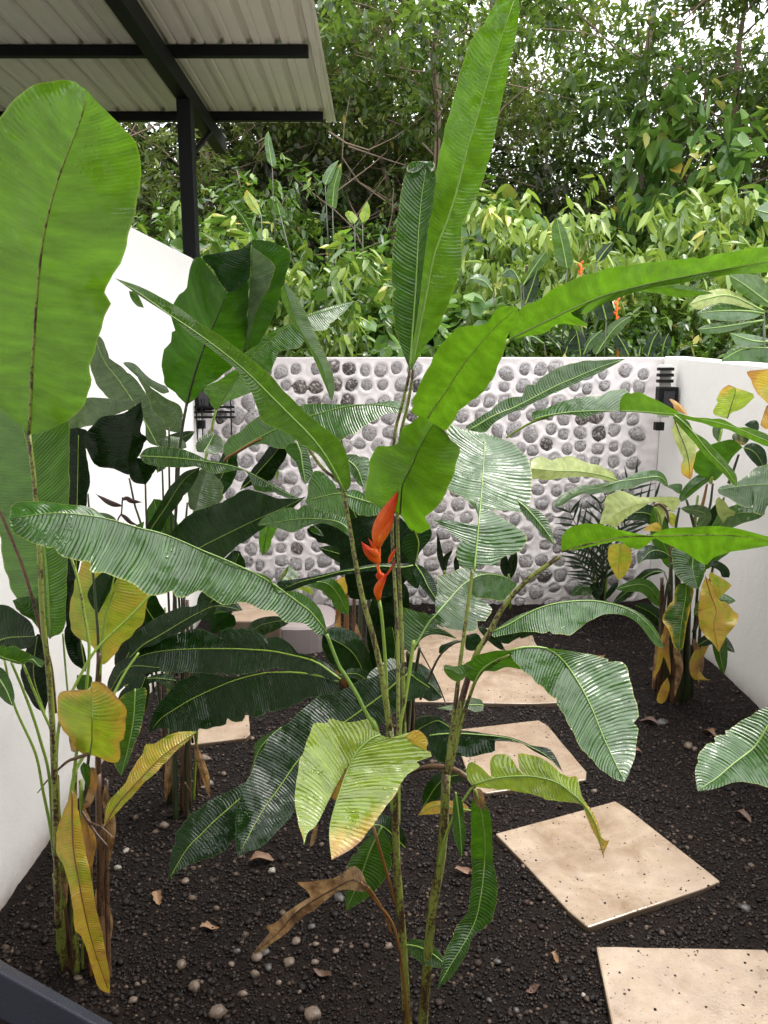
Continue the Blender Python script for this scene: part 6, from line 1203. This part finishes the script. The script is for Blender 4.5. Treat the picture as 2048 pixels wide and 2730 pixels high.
for pl, kd, m_, w, d_, k in (
    (C_, 'dark', [(560, 1500), (620, 1410), (730, 1370)], 34, (3.7, 3.6), .6), (C_, 'green', [(300, 1570), (330, 1470), (385, 1390)], 34, (3.0, 2.9), .2), (C_, 'dark', [(445, 1700), (385, 1610), (350, 1500)], 40, (3.2, 3.1), .1),
    (C_, 'dark', [(640, 1730), (690, 1670), (780, 1650)], 30, (3.6, 3.4), .6), (C_, 'green', [(560, 1770), (610, 1700), (690, 1690)], 26, (3.5, 3.3), .6), (C_, 'pale', [(520, 1460), (560, 1380), (640, 1350)], 30, (3.6, 3.5), .7),
    (C_, 'dark', [(560, 1330), (600, 1250), (620, 1170)], 32, (3.8, 3.8), .1), (C_, 'green', [(700, 1480), (720, 1400), (790, 1340)], 30, (3.4, 3.2), .6), (C_, 'dark', [(420, 1260), (450, 1190), (520, 1150)], 26, (3.6, 3.5), .4),
    (D_, 'dark', [(980, 1560), (930, 1490), (850, 1460)], 32, (3.7, 3.5), .5), (D_, 'dark', [(1010, 1520), (1060, 1440), (1140, 1410)], 32, (3.8, 3.6), .5), (D_, 'green', [(930, 1640), (880, 1560), (800, 1550)], 26, (4.2, 4.0), .6),
    (D_, 'dark', [(960, 1480), (950, 1380), (900, 1300)], 40, (3.9, 3.9), .1), (D_, 'green', [(1040, 1700), (1100, 1650), (1190, 1660)], 24, (3.7, 3.5), .8), (D_, 'dark', [(1030, 1640), (1010, 1560), (1060, 1480)], 30, (4.0, 3.9), .2),
    (D_, 'dark', [(1010, 1860), (960, 1800), (900, 1800)], 26, (3.6, 3.4), .7), (D_, 'pale', [(1020, 1780), (1060, 1720), (1120, 1720)], 24, (3.5, 3.3), .9), (A_, 'dark', [(290, 1850), (340, 1780), (430, 1780)], 28, (2.9, 2.8), .7),
    (A_, 'dark', [(160, 1640), (130, 1560), (60, 1530)], 34, (2.6, 2.5), .4), (A_, 'green', [(240, 1560), (290, 1480), (300, 1400)], 30, (2.7, 2.7), .1), (B, 'dark', [(1080, 2260), (1010, 2200), (940, 2230)], 30, (2.3, 2.2), .8), (B, 'dark', [(1130, 2150), (1180, 2080), (1260, 2060)], 24, (2.4, 2.3), .8)):
    qleaf(pl, kd, m_, w, d_, k, rib='green' if kd == 'dark' else None)
# dry leaves and twigs lying on the soil, each a thing
LT = [(700, 2300, 60, 'beside the dark leaves in the middle'), (560, 2480, 46, 'on the open gravel left of centre'), (860, 2600, 52, 'near the bottom, left of the middle stems'), (1240, 2330, 50, 'left of the askew slab'), (1215, 2500, 36, 'right of the thick speckled stem'), (1980, 2180, 44, 'near the right edge'), (1690, 2010, 40, 'below the right clump'),
      (1600, 1760, 40, 'left of the right clump'), (1420, 2640, 40, 'between the two nearest slabs'), (640, 2120, 46, 'behind the hanging dark leaves'), (420, 2400, 44, 'right of the left clump'), (1730, 1930, 46, 'at the foot of the right clump'), (1890, 1960, 40, 'at the foot of the right wall'), (1480, 2560, 30, 'below the corner of the askew slab')]
for i, (x, y, s, wh) in enumerate(LT):
    p_ = ground(x, y, -.02); L = s / F * p_[1] * 1.3; a = rng.uniform(0, 6.28); n = 9; V, Fc = [], []
    for j in range(n):
        t = j / (n - 1); w = L * .22 * math.sin(math.pi * min(1, t * 1.02)) ** .7 * (1 + .3 * rng.uniform(-1, 1))
        for q in (-1, -.4, .4, 1):
            xx, yy = (t - .5) * L, q * w; V.append((xx * math.cos(a) - yy * math.sin(a), xx * math.sin(a) + yy * math.cos(a), .006 + abs(q) ** 2 * w * .8 + .010 * math.sin(t * 5 + i)))
    Fc = [(j * 4 + q, j * 4 + q + 1, j * 4 + 5 + q, j * 4 + 4 + q) for j in range(n - 1) for q in range(3)]
    o = mesh_obj('dry_leaf', V, Fc, simple('dry_leaf_%s' % 'abc'[i % 3], [(.17, .085, .04), (.24, .13, .06), (.10, .05, .03)][i % 3], .6, 60, .002, .5)); o.location = (p_[0], p_[1], soil_z(p_[0], p_[1]) + .004)
    tag(o, 'curled brown dry leaf lying %s' % wh, 'dry leaf', 'dry leaves lying on the soil')

# ---------------------------------------------------------------- vegetation behind the wall
def leaves(P, D, N, L, W, rnd, droop=.25, six=False):
    """bent leaf blades: P base points, D directions, N blade normals"""
    n = len(P); D = D / np.linalg.norm(D, axis=1)[:, None]
    Sd = np.cross(D, N); Sd /= np.linalg.norm(Sd, axis=1)[:, None] + 1e-9; Nn = np.cross(Sd, D)
    L = L[:, None]; W = W[:, None]
    c1 = P + D * L * .28 - Nn * W * .20; c2 = P + D * L * .66 - Nn * (W * .16 + L * droop * .45)
    a1 = P + D * L * .25 + Sd * W * .46; b1 = P + D * L * .25 - Sd * W * .46
    a2 = P + D * L * .62 + Sd * W * .40 - Nn * L * droop * .4; b2 = P + D * L * .62 - Sd * W * .40 - Nn * L * droop * .4
    V = np.stack([P, a1, c1, b1, a2, c2, b2, P + D * L - Nn * L * droop], 1).reshape(-1, 3)
    o = (np.arange(n) * 8)[:, None, None]
    Fc = (np.array([(0, 2, 1), (0, 3, 2), (1, 2, 4), (2, 5, 4), (2, 3, 5), (3, 6, 5), (4, 5, 7), (5, 6, 7)])[None] + o).reshape(-1, 3)
    return V, Fc, np.repeat(rnd, 8)
def rdir(n, g=rng):
    v = g.normal(size=(n, 3)); return v / np.linalg.norm(v, axis=1)[:, None]
def blob_points(blobs, n, g, shell=.55):
    w = np.array([b[3] * b[4] * b[5] for b in blobs]) ** (2 / 3); idx = g.choice(len(blobs), n, p=w / w.sum())
    Bq = np.array(blobs)[idx]; d = rdir(n, g); r = (shell + (1 - shell) * g.random(n)) ** 1.0 * (1 + .12 * g.normal(size=n))
    return Bq[:, :3] + d * Bq[:, 3:] * r[:, None], d
def canopy_mesh(name, blobs, shoots, per, L, W, mat, seed, spread=.10, droop=.3, hang=.6, bright_top=.35):
    g = np.random.default_rng(seed); P, d = blob_points(blobs, shoots, g)
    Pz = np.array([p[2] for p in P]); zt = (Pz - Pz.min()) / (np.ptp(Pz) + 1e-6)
    ax = d + g.normal(size=d.shape) * .45 + np.array([0, 0, .25]); ax /= np.linalg.norm(ax, axis=1)[:, None]
    C = np.repeat(P, per, 0); A = np.repeat(ax, per, 0); k = np.tile(np.arange(per), shoots) / per
    side = rdir(len(C), g); side -= A * (side * A).sum(1)[:, None]; side /= np.linalg.norm(side, axis=1)[:, None] + 1e-9
    base = C + A * (k * spread * 1.6)[:, None]
    D = side * .9 + A * .35 + np.array([0, 0, -hang]) * (.5 + .8 * g.random(len(C)))[:, None]
    N = np.array([0, 0, 1.0]) + rdir(len(C), g) * .55
    growth_shade = np.repeat(np.clip(g.normal(.02 + bright_top * 1.35 * zt, .20), 0, 1), per)  # leaf tone rises with height: new growth on top, shade painted in below
    rnd = np.clip(growth_shade + g.normal(size=len(C)) * .08, 0, .955); rnd[g.random(len(C)) < .004] = 1.0
    V, Fc, rr = leaves(base, D, N, L * (.65 + .6 * g.random(len(C))), W * (.7 + .5 * g.random(len(C))), rnd, droop)
    return fast_mesh(name, V, Fc, mat, {'rnd': rr})
def limb(pts, r0, r1, n=10, seg=6):
    C = catmull(np.array(pts, float), n); return tube_geo(C, np.linspace(r0, r1, n), seg)
def merge(parts):
    V, Fc, o = [], [], 0
    for v, f in parts:
        V.append(v); Fc += [tuple(i + o for i in q) for q in f]; o += len(v)
    return np.vstack(V), Fc
used_labels = {}
def place(root_name, label, cat, group, loc, parts, rot=0, scale=1.0):
    if label in used_labels:
        label += ', farther right' if loc[0] > used_labels[label] else ', farther left'
    used_labels[label] = loc[0]
    t = thing(root_name, loc, label, cat, group); t.rotation_euler = (0, 0, rot); t.scale = (scale,) * 3
    for nm, me in parts: link(bpy.data.objects.new(nm, me), t)
    return t
def wood(name, parts, mat):
    V, Fc = merge(parts); m = bpy.data.meshes.new(name); m.from_pydata([tuple(v) for v in V], [], Fc)
    m.polygons.foreach_set('use_smooth', [True] * len(m.polygons)); m.materials.append(mat); return m

# shrubs (prototype meshes around their own base)
def shrub_proto(kind, seed, h, w):
    g = np.random.default_rng(seed); blobs = []
    for i in range(9):
        a = g.random() * 6.28; r = w * .38 * g.random() ** .6; z = h * (.22 + .62 * g.random())
        s = w * (.20 + .16 * g.random()); blobs.append((r * math.cos(a), r * math.sin(a), z, s, s, s * .8))
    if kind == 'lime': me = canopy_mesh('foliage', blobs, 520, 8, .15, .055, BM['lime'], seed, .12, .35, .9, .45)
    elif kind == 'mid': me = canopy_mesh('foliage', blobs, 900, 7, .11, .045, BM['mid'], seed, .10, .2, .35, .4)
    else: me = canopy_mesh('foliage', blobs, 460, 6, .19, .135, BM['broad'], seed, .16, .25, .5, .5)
    st_ = [limb([(g.normal() * .08, g.normal() * .08, -.1), (g.normal() * .2, g.normal() * .2, h * .4), (b[0], b[1], b[2])], .025, .008) for b in blobs[:6]]
    return [('foliage', me), ('stems', wood('stems', st_, M_BARKD))]
shp = {k: [shrub_proto(k, s + 31, h, w) for s in range(2)] for k, h, w in (('lime', 3.0, 2.4), ('mid', 3.0, 2.4), ('broad', 3.0, 2.2))}
SH = [ # kind, photo x of the middle, photo y of the top, distance
 ('lime', 640, 560, 8.6), ('lime', 820, 560, 8.4), ('lime', 985, 620, 8.8), ('mid', 560, 420, 10.8), ('mid', 720, 430, 10.6), ('mid', 870, 470, 10.4), ('mid', 420, 450, 10.2),
 ('mid', 1030, 520, 10.6), ('lime', 1130, 640, 8.8), ('broad', 1270, 500, 9.6), ('broad', 1370, 390, 11.0), ('lime', 1450, 560, 9.3), ('lime', 1600, 500, 10.0), ('lime', 1760, 480, 9.6),
 ('lime', 1900, 460, 9.2), ('mid', 1500, 700, 8.0), ('mid', 1700, 640, 8.6), ('lime', 2040, 470, 9.8), ('broad', 1860, 330, 12.0), ('broad', 2010, 230, 12.5), ('broad', 1740, 420, 12.4), ('mid', 1950, 640, 8.2),
 ('mid', 1200, 760, 7.9), ('mid', 950, 760, 7.9), ('mid', 760, 740, 7.9), ('lime', 380, 570, 9.0), ('mid', 1350, 780, 7.8), ('lime', 560, 640, 7.9), ('broad', 460, 600, 8.4), ('mid', 620, 520, 12.5), ('mid', 980, 480, 12.8), ('mid', 1180, 500, 12.5), ('mid', 1540, 560, 12.0), ('mid', 300, 420, 12.0),
 ('broad', 1160, 610, 8.3), ('lime', 1330, 620, 8.7), ('mid', 150, 500, 10.0), ('mid', 1620, 800, 7.6), ('lime', 700, 880, 7.3)]
SN = {'lime': 'shrub with drooping lime green new leaves', 'mid': 'small-leaved dark green shrub', 'broad': 'shrub with broad heart-shaped leaves'}
for i, (k, x, y, d) in enumerate(SH):
    top = at(x, y, d); h = top[2] + .12; s = h / 3.05
    where = 'behind the huge paddle leaf' if x < 350 else 'left of the steel post' if x < 500 else 'just right of the steel post' if x < 600 else 'above the folded leaf' if x < 700 else 'right of the folded leaf' if x < 850 else 'left of the tall upright leaf' if x < 1000 else 'at the tall upright leaf' if x < 1140 else 'right of the tall upright leaf' if x < 1300 else 'above the arching leaf' if x < 1480 else 'under the slim trunk' if x < 1650 else 'above the right wall lamp' if x < 1880 else 'at the right edge'
    far = 'low' if d < 8.5 else 'mid-height' if d < 10.5 else 'back-row'
    parts = shp[k][i % 2]
    t = place('shrub', '%s %s, %s' % (far, SN[k], where), 'shrub', 'shrubs crowding behind the garden wall', (top[0], d, -.1), parts, rng.uniform(0, 6.28), s)
    t.scale = (max(.62, min(s, 1.25)), max(.62, min(s, 1.25)), s)

# trees: slim pale trunks, airy crowns
def tree_proto(seed, kind, H, crown_base):
    g = np.random.default_rng(seed); limbs = []; tips = []
    tr = [(0, 0, -.2)]; x = y = 0
    for z in np.linspace(H * .12, H * .95, 7): x += g.normal() * .10; y += g.normal() * .10; tr.append((x, y, z))
    limbs.append(limb(tr, .085, .02, 26, 8)); tr = np.array(tr)
    for i in range(16):
        z = H * (crown_base + (.95 - crown_base) * (i / 16)); b = np.array([np.interp(z, tr[:, 2], tr[:, 0]), np.interp(z, tr[:, 2], tr[:, 1]), z])
        a = g.random() * 6.28; L = H * (.12 + .13 * g.random()); e = b + np.array([math.cos(a) * L, math.sin(a) * L, L * g.uniform(.2, .8)])
        m = (b + e) / 2 + g.normal(size=3) * .12; limbs.append(limb([b, m, e], .018, .005, 8, 5)); tips.append(e); tips.append(m)
        for _ in range(2): 
            q = e + g.normal(size=3) * .7; limbs.append(limb([m, (m + q) / 2 + g.normal(size=3) * .1, q], .012, .003, 6, 4)); tips.append(q)
    for i in range(10):   # bare twigs below the crown
        z = H * g.uniform(.18, crown_base); b = np.array([np.interp(z, tr[:, 2], tr[:, 0]), np.interp(z, tr[:, 2], tr[:, 1]), z]); a = g.random() * 6.28; L = g.uniform(.8, 1.8)
        e = b + np.array([math.cos(a) * L, math.sin(a) * L, L * g.uniform(.2, 1.0)]); limbs.append(limb([b, (b + e) / 2 + g.normal(size=3) * .08, e], .014, .003, 7, 4))
    blobs = []
    for t in tips:
        s = g.uniform(.30, .62) * H / 9; blobs.append((t[0], t[1], t[2], s, s, s * .6))
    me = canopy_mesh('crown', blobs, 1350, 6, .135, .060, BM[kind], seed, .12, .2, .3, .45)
    return [('trunk', wood('trunk', limbs, M_BARK)), ('crown', me)]
tp = [tree_proto(101, 'tree', 9, .42), tree_proto(102, 'tree2', 9, .36), tree_proto(103, 'tree', 9, .55), tree_proto(104, 'tree2', 9, .30)]
TR = [ # photo x of the foot, height, distance, prototype
 (545, 8.4, 14.0, 3), (600, 7.5, 15.5, 1), (690, 8.8, 17.0, 0), (820, 9.2, 15.0, 3), (900, 8.5, 18.0, 1), (960, 9.6, 16.0, 0), (1060, 9.0, 14.5, 1), (1150, 9.8, 13.2, 0), (1250, 8.2, 17.5, 3),
 (1330, 9.2, 16.0, 1), (1420, 8.0, 18.0, 0), (1480, 7.0, 15.5, 3), (1620, 9.4, 13.0, 2), (1700, 5.2, 17.0, 1), (1790, 4.8, 16.5, 3), (1890, 7.0, 14.5, 1), (1960, 9.6, 13.6, 0), (2080, 9.6, 14.5, 3), (1560, 6.2, 19.0, 0),
 (380, 8, 15, 0), (250, 8.5, 14, 1), (2230, 9.5, 14, 0), (1010, 9.8, 19.5, 3), (760, 9.6, 20.0, 1), (1200, 9.8, 20.0, 1)]
order = sorted(range(len(TR)), key=lambda i: TR[i][0])
for i, (x, H, d, p) in enumerate(TR):
    w_ = at(x, 700, d); zone = 'behind the steel post' if x < 560 else 'left of the tall upright leaf' if x < 1100 else 'just behind the tall upright leaf' if x < 1300 else 'right of the tall upright leaf' if x < 1560 else 'at the bright gap of sky' if x < 1800 else 'at the right edge'
    dist = 'nearer' if d < 14.6 else 'farther' if d > 17 else 'middle-distance'
    kind_ = ['dense green tree with thin pale trunk', 'loose olive green tree with twiggy trunk', 'tall slim tree with a straight bare pinkish trunk', 'low-branching olive tree'][p]
    place('tree', '%s %s, %s' % (dist, kind_, zone), 'tree', 'jungle trees behind the garden', (w_[0], d, -.1), tp[p], rng.uniform(0, 6.28), H / 9)
# far wood that reads as one mass
g = np.random.default_rng(77); blobs = []
for i in range(185):
    x = g.uniform(-24, 24); gap = 1.5 < x < 11
    blobs.append((x, g.uniform(23, 29), g.uniform(.5, 2.8 if gap else 9.0), g.uniform(1.4, 2.4), 1.4, g.uniform(.8, 1.5)))
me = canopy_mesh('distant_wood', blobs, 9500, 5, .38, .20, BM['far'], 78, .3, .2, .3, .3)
tag(link(bpy.data.objects.new('distant_wood', me)), 'dark far wood closing the view behind the trees', 'wood', kind='stuff')
# undergrowth between shrubs and trees
blobs = [(g.uniform(-12, 13), g.uniform(13, 21), g.uniform(0, 5.2), g.uniform(.8, 1.6), .9, g.uniform(.6, 1.2)) for _ in range(190)]
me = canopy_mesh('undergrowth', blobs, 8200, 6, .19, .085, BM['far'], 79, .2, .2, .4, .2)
tag(link(bpy.data.objects.new('undergrowth', me)), 'tangled undergrowth between the shrubs and the trees', 'undergrowth', kind='stuff')
# low cover just behind the wall; its dark leaf colour paints in shade
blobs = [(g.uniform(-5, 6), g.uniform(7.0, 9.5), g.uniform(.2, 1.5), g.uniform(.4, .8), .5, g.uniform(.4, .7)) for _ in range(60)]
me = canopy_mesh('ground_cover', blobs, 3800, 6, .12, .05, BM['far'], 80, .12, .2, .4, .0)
tag(link(bpy.data.objects.new('ground_cover', me)), 'low leafy cover right behind the stone wall, shade painted into its dark colour', 'ground cover', kind='stuff')
# bare tangled twigs
parts = []
for i in range(260):
    b = np.array([g.uniform(-9, 9), g.uniform(12, 18), g.uniform(.5, 5.5)]); a = g.random() * 6.28; L = g.uniform(1, 3); e = b + np.array([math.cos(a) * L, .3 * math.sin(a) * L, L * g.uniform(-.3, 1.0)])
    parts.append(limb([b, (b + e) / 2 + g.normal(size=3) * .25, e], .016, .004, 6, 4))
tag(link(bpy.data.objects.new('dry_twigs', wood('dry_twigs', parts, M_BARK))), 'tangle of thin bare twigs under the tree crowns', 'twigs', kind='stuff')

# upright banana-like plants behind the wall
def bgplant(label, lv, foot, d, flowers=()):
    f0 = px(*foot)[0] if isinstance(foot, tuple) else foot
    p = at(f0[0], f0[1], d); p[2] = -.1; t = thing('heliconia_plant', tuple(p), label, 'plant', 'upright broad-leaved plants behind the wall')
    for kind, fr, m, l, r, ex in lv:
        leaf(t, kind, fr, m, [l, r], (d, d), fold=.2, ribr=.008, rib='pale' if kind != 'dark' else 'green', **ex)
        B_ = px(fr, [m[0]])[0]; W0 = at(B_[0], B_[1], d); W1 = p + np.array([rng.uniform(-.05, .05), 0, 0])
        v, f = limb([W0, (W0 + W1) / 2 + np.array([.02, 0, 0]), W1], .006, .010, 8, 6)
        mesh_obj('petiole', local(t, v), f, SM['dark'], t)
    return t
bgplant('slim pale upright leaf sticking out of the shrubs right of the post', [('pale', 'S5', [(1010, 345), (995, 250), (985, 180), (985, 115)], [(980, 300), (962, 200), (965, 150)], [(1035, 330), (1020, 240), (1000, 160)], {})], ('S5', [(1010, 600)]), 9.8)
bgplant('two upright green leaves above the shrubs left of the tall leaf', [('fresh', 'S5', [(1390, 600), (1400, 480), (1420, 400), (1445, 320)], [(1350, 560), (1360, 470), (1400, 370)], [(1415, 600), (1430, 480), (1448, 380)], {'tip_age': .5}), ('pale', 'S5', [(1345, 460), (1370, 400), (1430, 300)], [(1325, 420), (1370, 340)], [(1375, 440), (1410, 360)], {})], ('S5', [(1390, 800)]), 9.0)
bgplant('single yellow leaf with orange tip among the shrubs', [('lime', 'S5', [(940, 650), (900, 590), (870, 540), (848, 488)], [(890, 630), (840, 560), (832, 520)], [(925, 590), (890, 530)], {'age': .3, 'tip_age': .3})], ('S5', [(940, 800)]), 8.8)
bgplant('short lime leaf tips behind the wall near the tall leaf', [('lime', 'S5', [(1580, 700), (1600, 640), (1610, 560)], [(1560, 650), (1590, 590)], [(1625, 660), (1625, 600)], {}), ('lime', 'S5', [(1530, 700), (1500, 660), (1490, 620)], [(1500, 690), (1470, 640)], [(1550, 670), (1520, 630)], {}), ('fresh', 'S5', [(1060, 650), (1050, 610), (1040, 570)], [(1020, 640), (1010, 600)], [(1090, 640), (1080, 600)], {})], ('S5', [(1560, 900)]), 8.6)
bg1p = bgplant('broad upright leaves behind the wall with small orange flowers', [
 ('fresh', 'Q2', [(790, 1160), (775, 1080), (760, 1010), (745, 938)], [(745, 1134), (728, 1050), (725, 980)], [(818, 1134), (805, 1060), (780, 980)], {}),
 ('dark', 'Q2', [(920, 1134), (950, 1090), (988, 1045)], [(915, 1100), (950, 1060)], [(950, 1120), (985, 1070)], {}),
 ('dark', 'Q4', [(610, 260), (640, 180), (665, 100)], [(595, 230), (610, 170), (650, 115)], [(650, 240), (668, 180)], {}),
 ('fresh', 'Q4', [(600, 180), (650, 100), (700, 30)], [(620, 130), (650, 60)], [(650, 130), (705, 70)], {}),
 ('pale', 'Q4', [(470, 205), (430, 160), (370, 150)], [(450, 150), (400, 130)], [(450, 190), (400, 170)], {}),
 ('green', 'Q4', [(590, 170), (550, 110), (500, 140)], [(570, 120), (530, 105)], [(560, 150), (520, 145)], {}),
 ('dark', 'Q4', [(770, 480), (750, 440), (700, 390)], [(740, 470), (710, 430)], [(790, 440), (740, 400)], {})], ('Q4', [(700, 480)]), 7.3)
bg2p = bgplant('dark clump of upright blades just behind the middle of the stone wall', [
 ('fresh', 'Q4', [(915, 480), (960, 410), (1010, 350), (1070, 310)], [(900, 460), (940, 390), (1000, 330)], [(930, 470), (990, 410), (1050, 345)], {}),
 ('green', 'Q4', [(860, 480), (890, 420), (945, 370)], [(850, 460), (890, 400)], [(890, 460), (935, 400)], {}),
 ('dark', 'Q4', [(1055, 480), (1030, 430), (1000, 385)], [(1020, 470), (990, 420)], [(1065, 460), (1040, 420)], {}),
 ('dark', 'Q4', [(850, 500), (840, 420), (820, 340)], [(800, 480), (795, 400)], [(880, 480), (870, 400)], {}),
 ('dark', 'Q4', [(780, 480), (800, 430), (830, 390)], [(770, 460), (790, 420)], [(800, 470), (825, 420)], {}),
 ('green', 'Q4', [(690, 430), (640, 400), (600, 410)], [(660, 400), (620, 398)], [(720, 445), (650, 420)], {}),
 ('dark', 'Q4', [(960, 330), (940, 250), (920, 180)], [(920, 320), (905, 250)], [(990, 310), (970, 240)], {})], ('Q4', [(900, 500)]), 7.2)
bgplant('short blades at the wall top left of the right lamp', [
 ('dark', 'Q4', [(1200, 485), (1210, 430), (1230, 385)], [(1180, 465), (1195, 410)], [(1225, 470), (1242, 420)], {}),
 ('dark', 'Q4', [(1140, 485), (1160, 420), (1190, 370)], [(1120, 460), (1150, 400)], [(1165, 470), (1190, 410)], {}),
 ('dark', 'Q4', [(1100, 485), (1105, 460), (1110, 440)], [(1090, 470), (1095, 450)], [(1110, 480), (1115, 460)], {})], ('Q4', [(1160, 500)]), 7.2)
bgplant('variegated broad leaves beyond the right wall', [
 ('cream', 'Q4', [(1640, 290), (1500, 225), (1400, 235), (1318, 262)], [(1560, 235), (1480, 195), (1400, 205), (1350, 230)], [(1580, 280), (1450, 255), (1360, 285)], {'age': .0}),
 ('pale', 'Q4', [(1640, 300), (1560, 290), (1450, 290), (1350, 300)], [(1600, 265), (1500, 255), (1400, 270)], [(1590, 325), (1480, 335), (1390, 325)], {}),
 ('green', 'Q4', [(1640, 330), (1550, 345), (1450, 360), (1352, 370)], [(1560, 335), (1450, 338), (1380, 355)], [(1560, 360), (1450, 385), (1380, 385)], {}),
 ('fresh', 'Q4', [(1720, 300), (1640, 240), (1560, 180), (1490, 135)], [(1659, 180), (1600, 135), (1530, 128)], [(1659, 275), (1580, 240), (1510, 190)], {}),
 ('green', 'Q4', [(1740, 470), (1659, 450), (1550, 455), (1455, 505)], [(1659, 425), (1560, 430), (1490, 460)], [(1659, 510), (1560, 530), (1490, 520)], {}),
 ('pale', 'Q4', [(1700, 420), (1600, 420), (1490, 385)], [(1600, 395), (1520, 385)], [(1600, 445), (1530, 440)], {}),
 ('pale', 'Q2', [(1720, 930), (1659, 920), (1600, 905)], [(1680, 860), (1640, 880)], [(1680, 960), (1640, 950)], {})], ('Q4', [(1750, 700)]), 5.2)
def bgflower(pts, d, label):
    c = px('Q4', [pts[0]])[0]; t = thing('heliconia_flower', tuple(at(c[0], c[1], d)), label, 'flower')
    for i in range(len(pts)):
        a = np.array(pts[i]); bract(t, 'Q4', [tuple(a), tuple(a + (-7, -6)), tuple(a + (-13, -16))] if i % 2 else [tuple(a), tuple(a + (6, -5)), tuple(a + (12, -14))], (d, d), .012, M_FLOW)
    v, f = tube_geo(at_many(catmull(px('Q4', pts + [(pts[-1][0] + 5, 520)]), 12), d), .008, 6); mesh_obj('flower_axis', local(t, v), f, M_FLOW, t, uv=np.zeros((len(v), 2)))
bgflower([(850, 85), (852, 100), (850, 115), (852, 130)], 7.25, 'small orange flower beyond the wall, below the arching leaf end')
bgflower([(1008, 245), (1006, 265), (1008, 285), (1003, 305), (1005, 325)], 7.25, 'small red orange hanging flower under the arching leaf, beyond the wall')
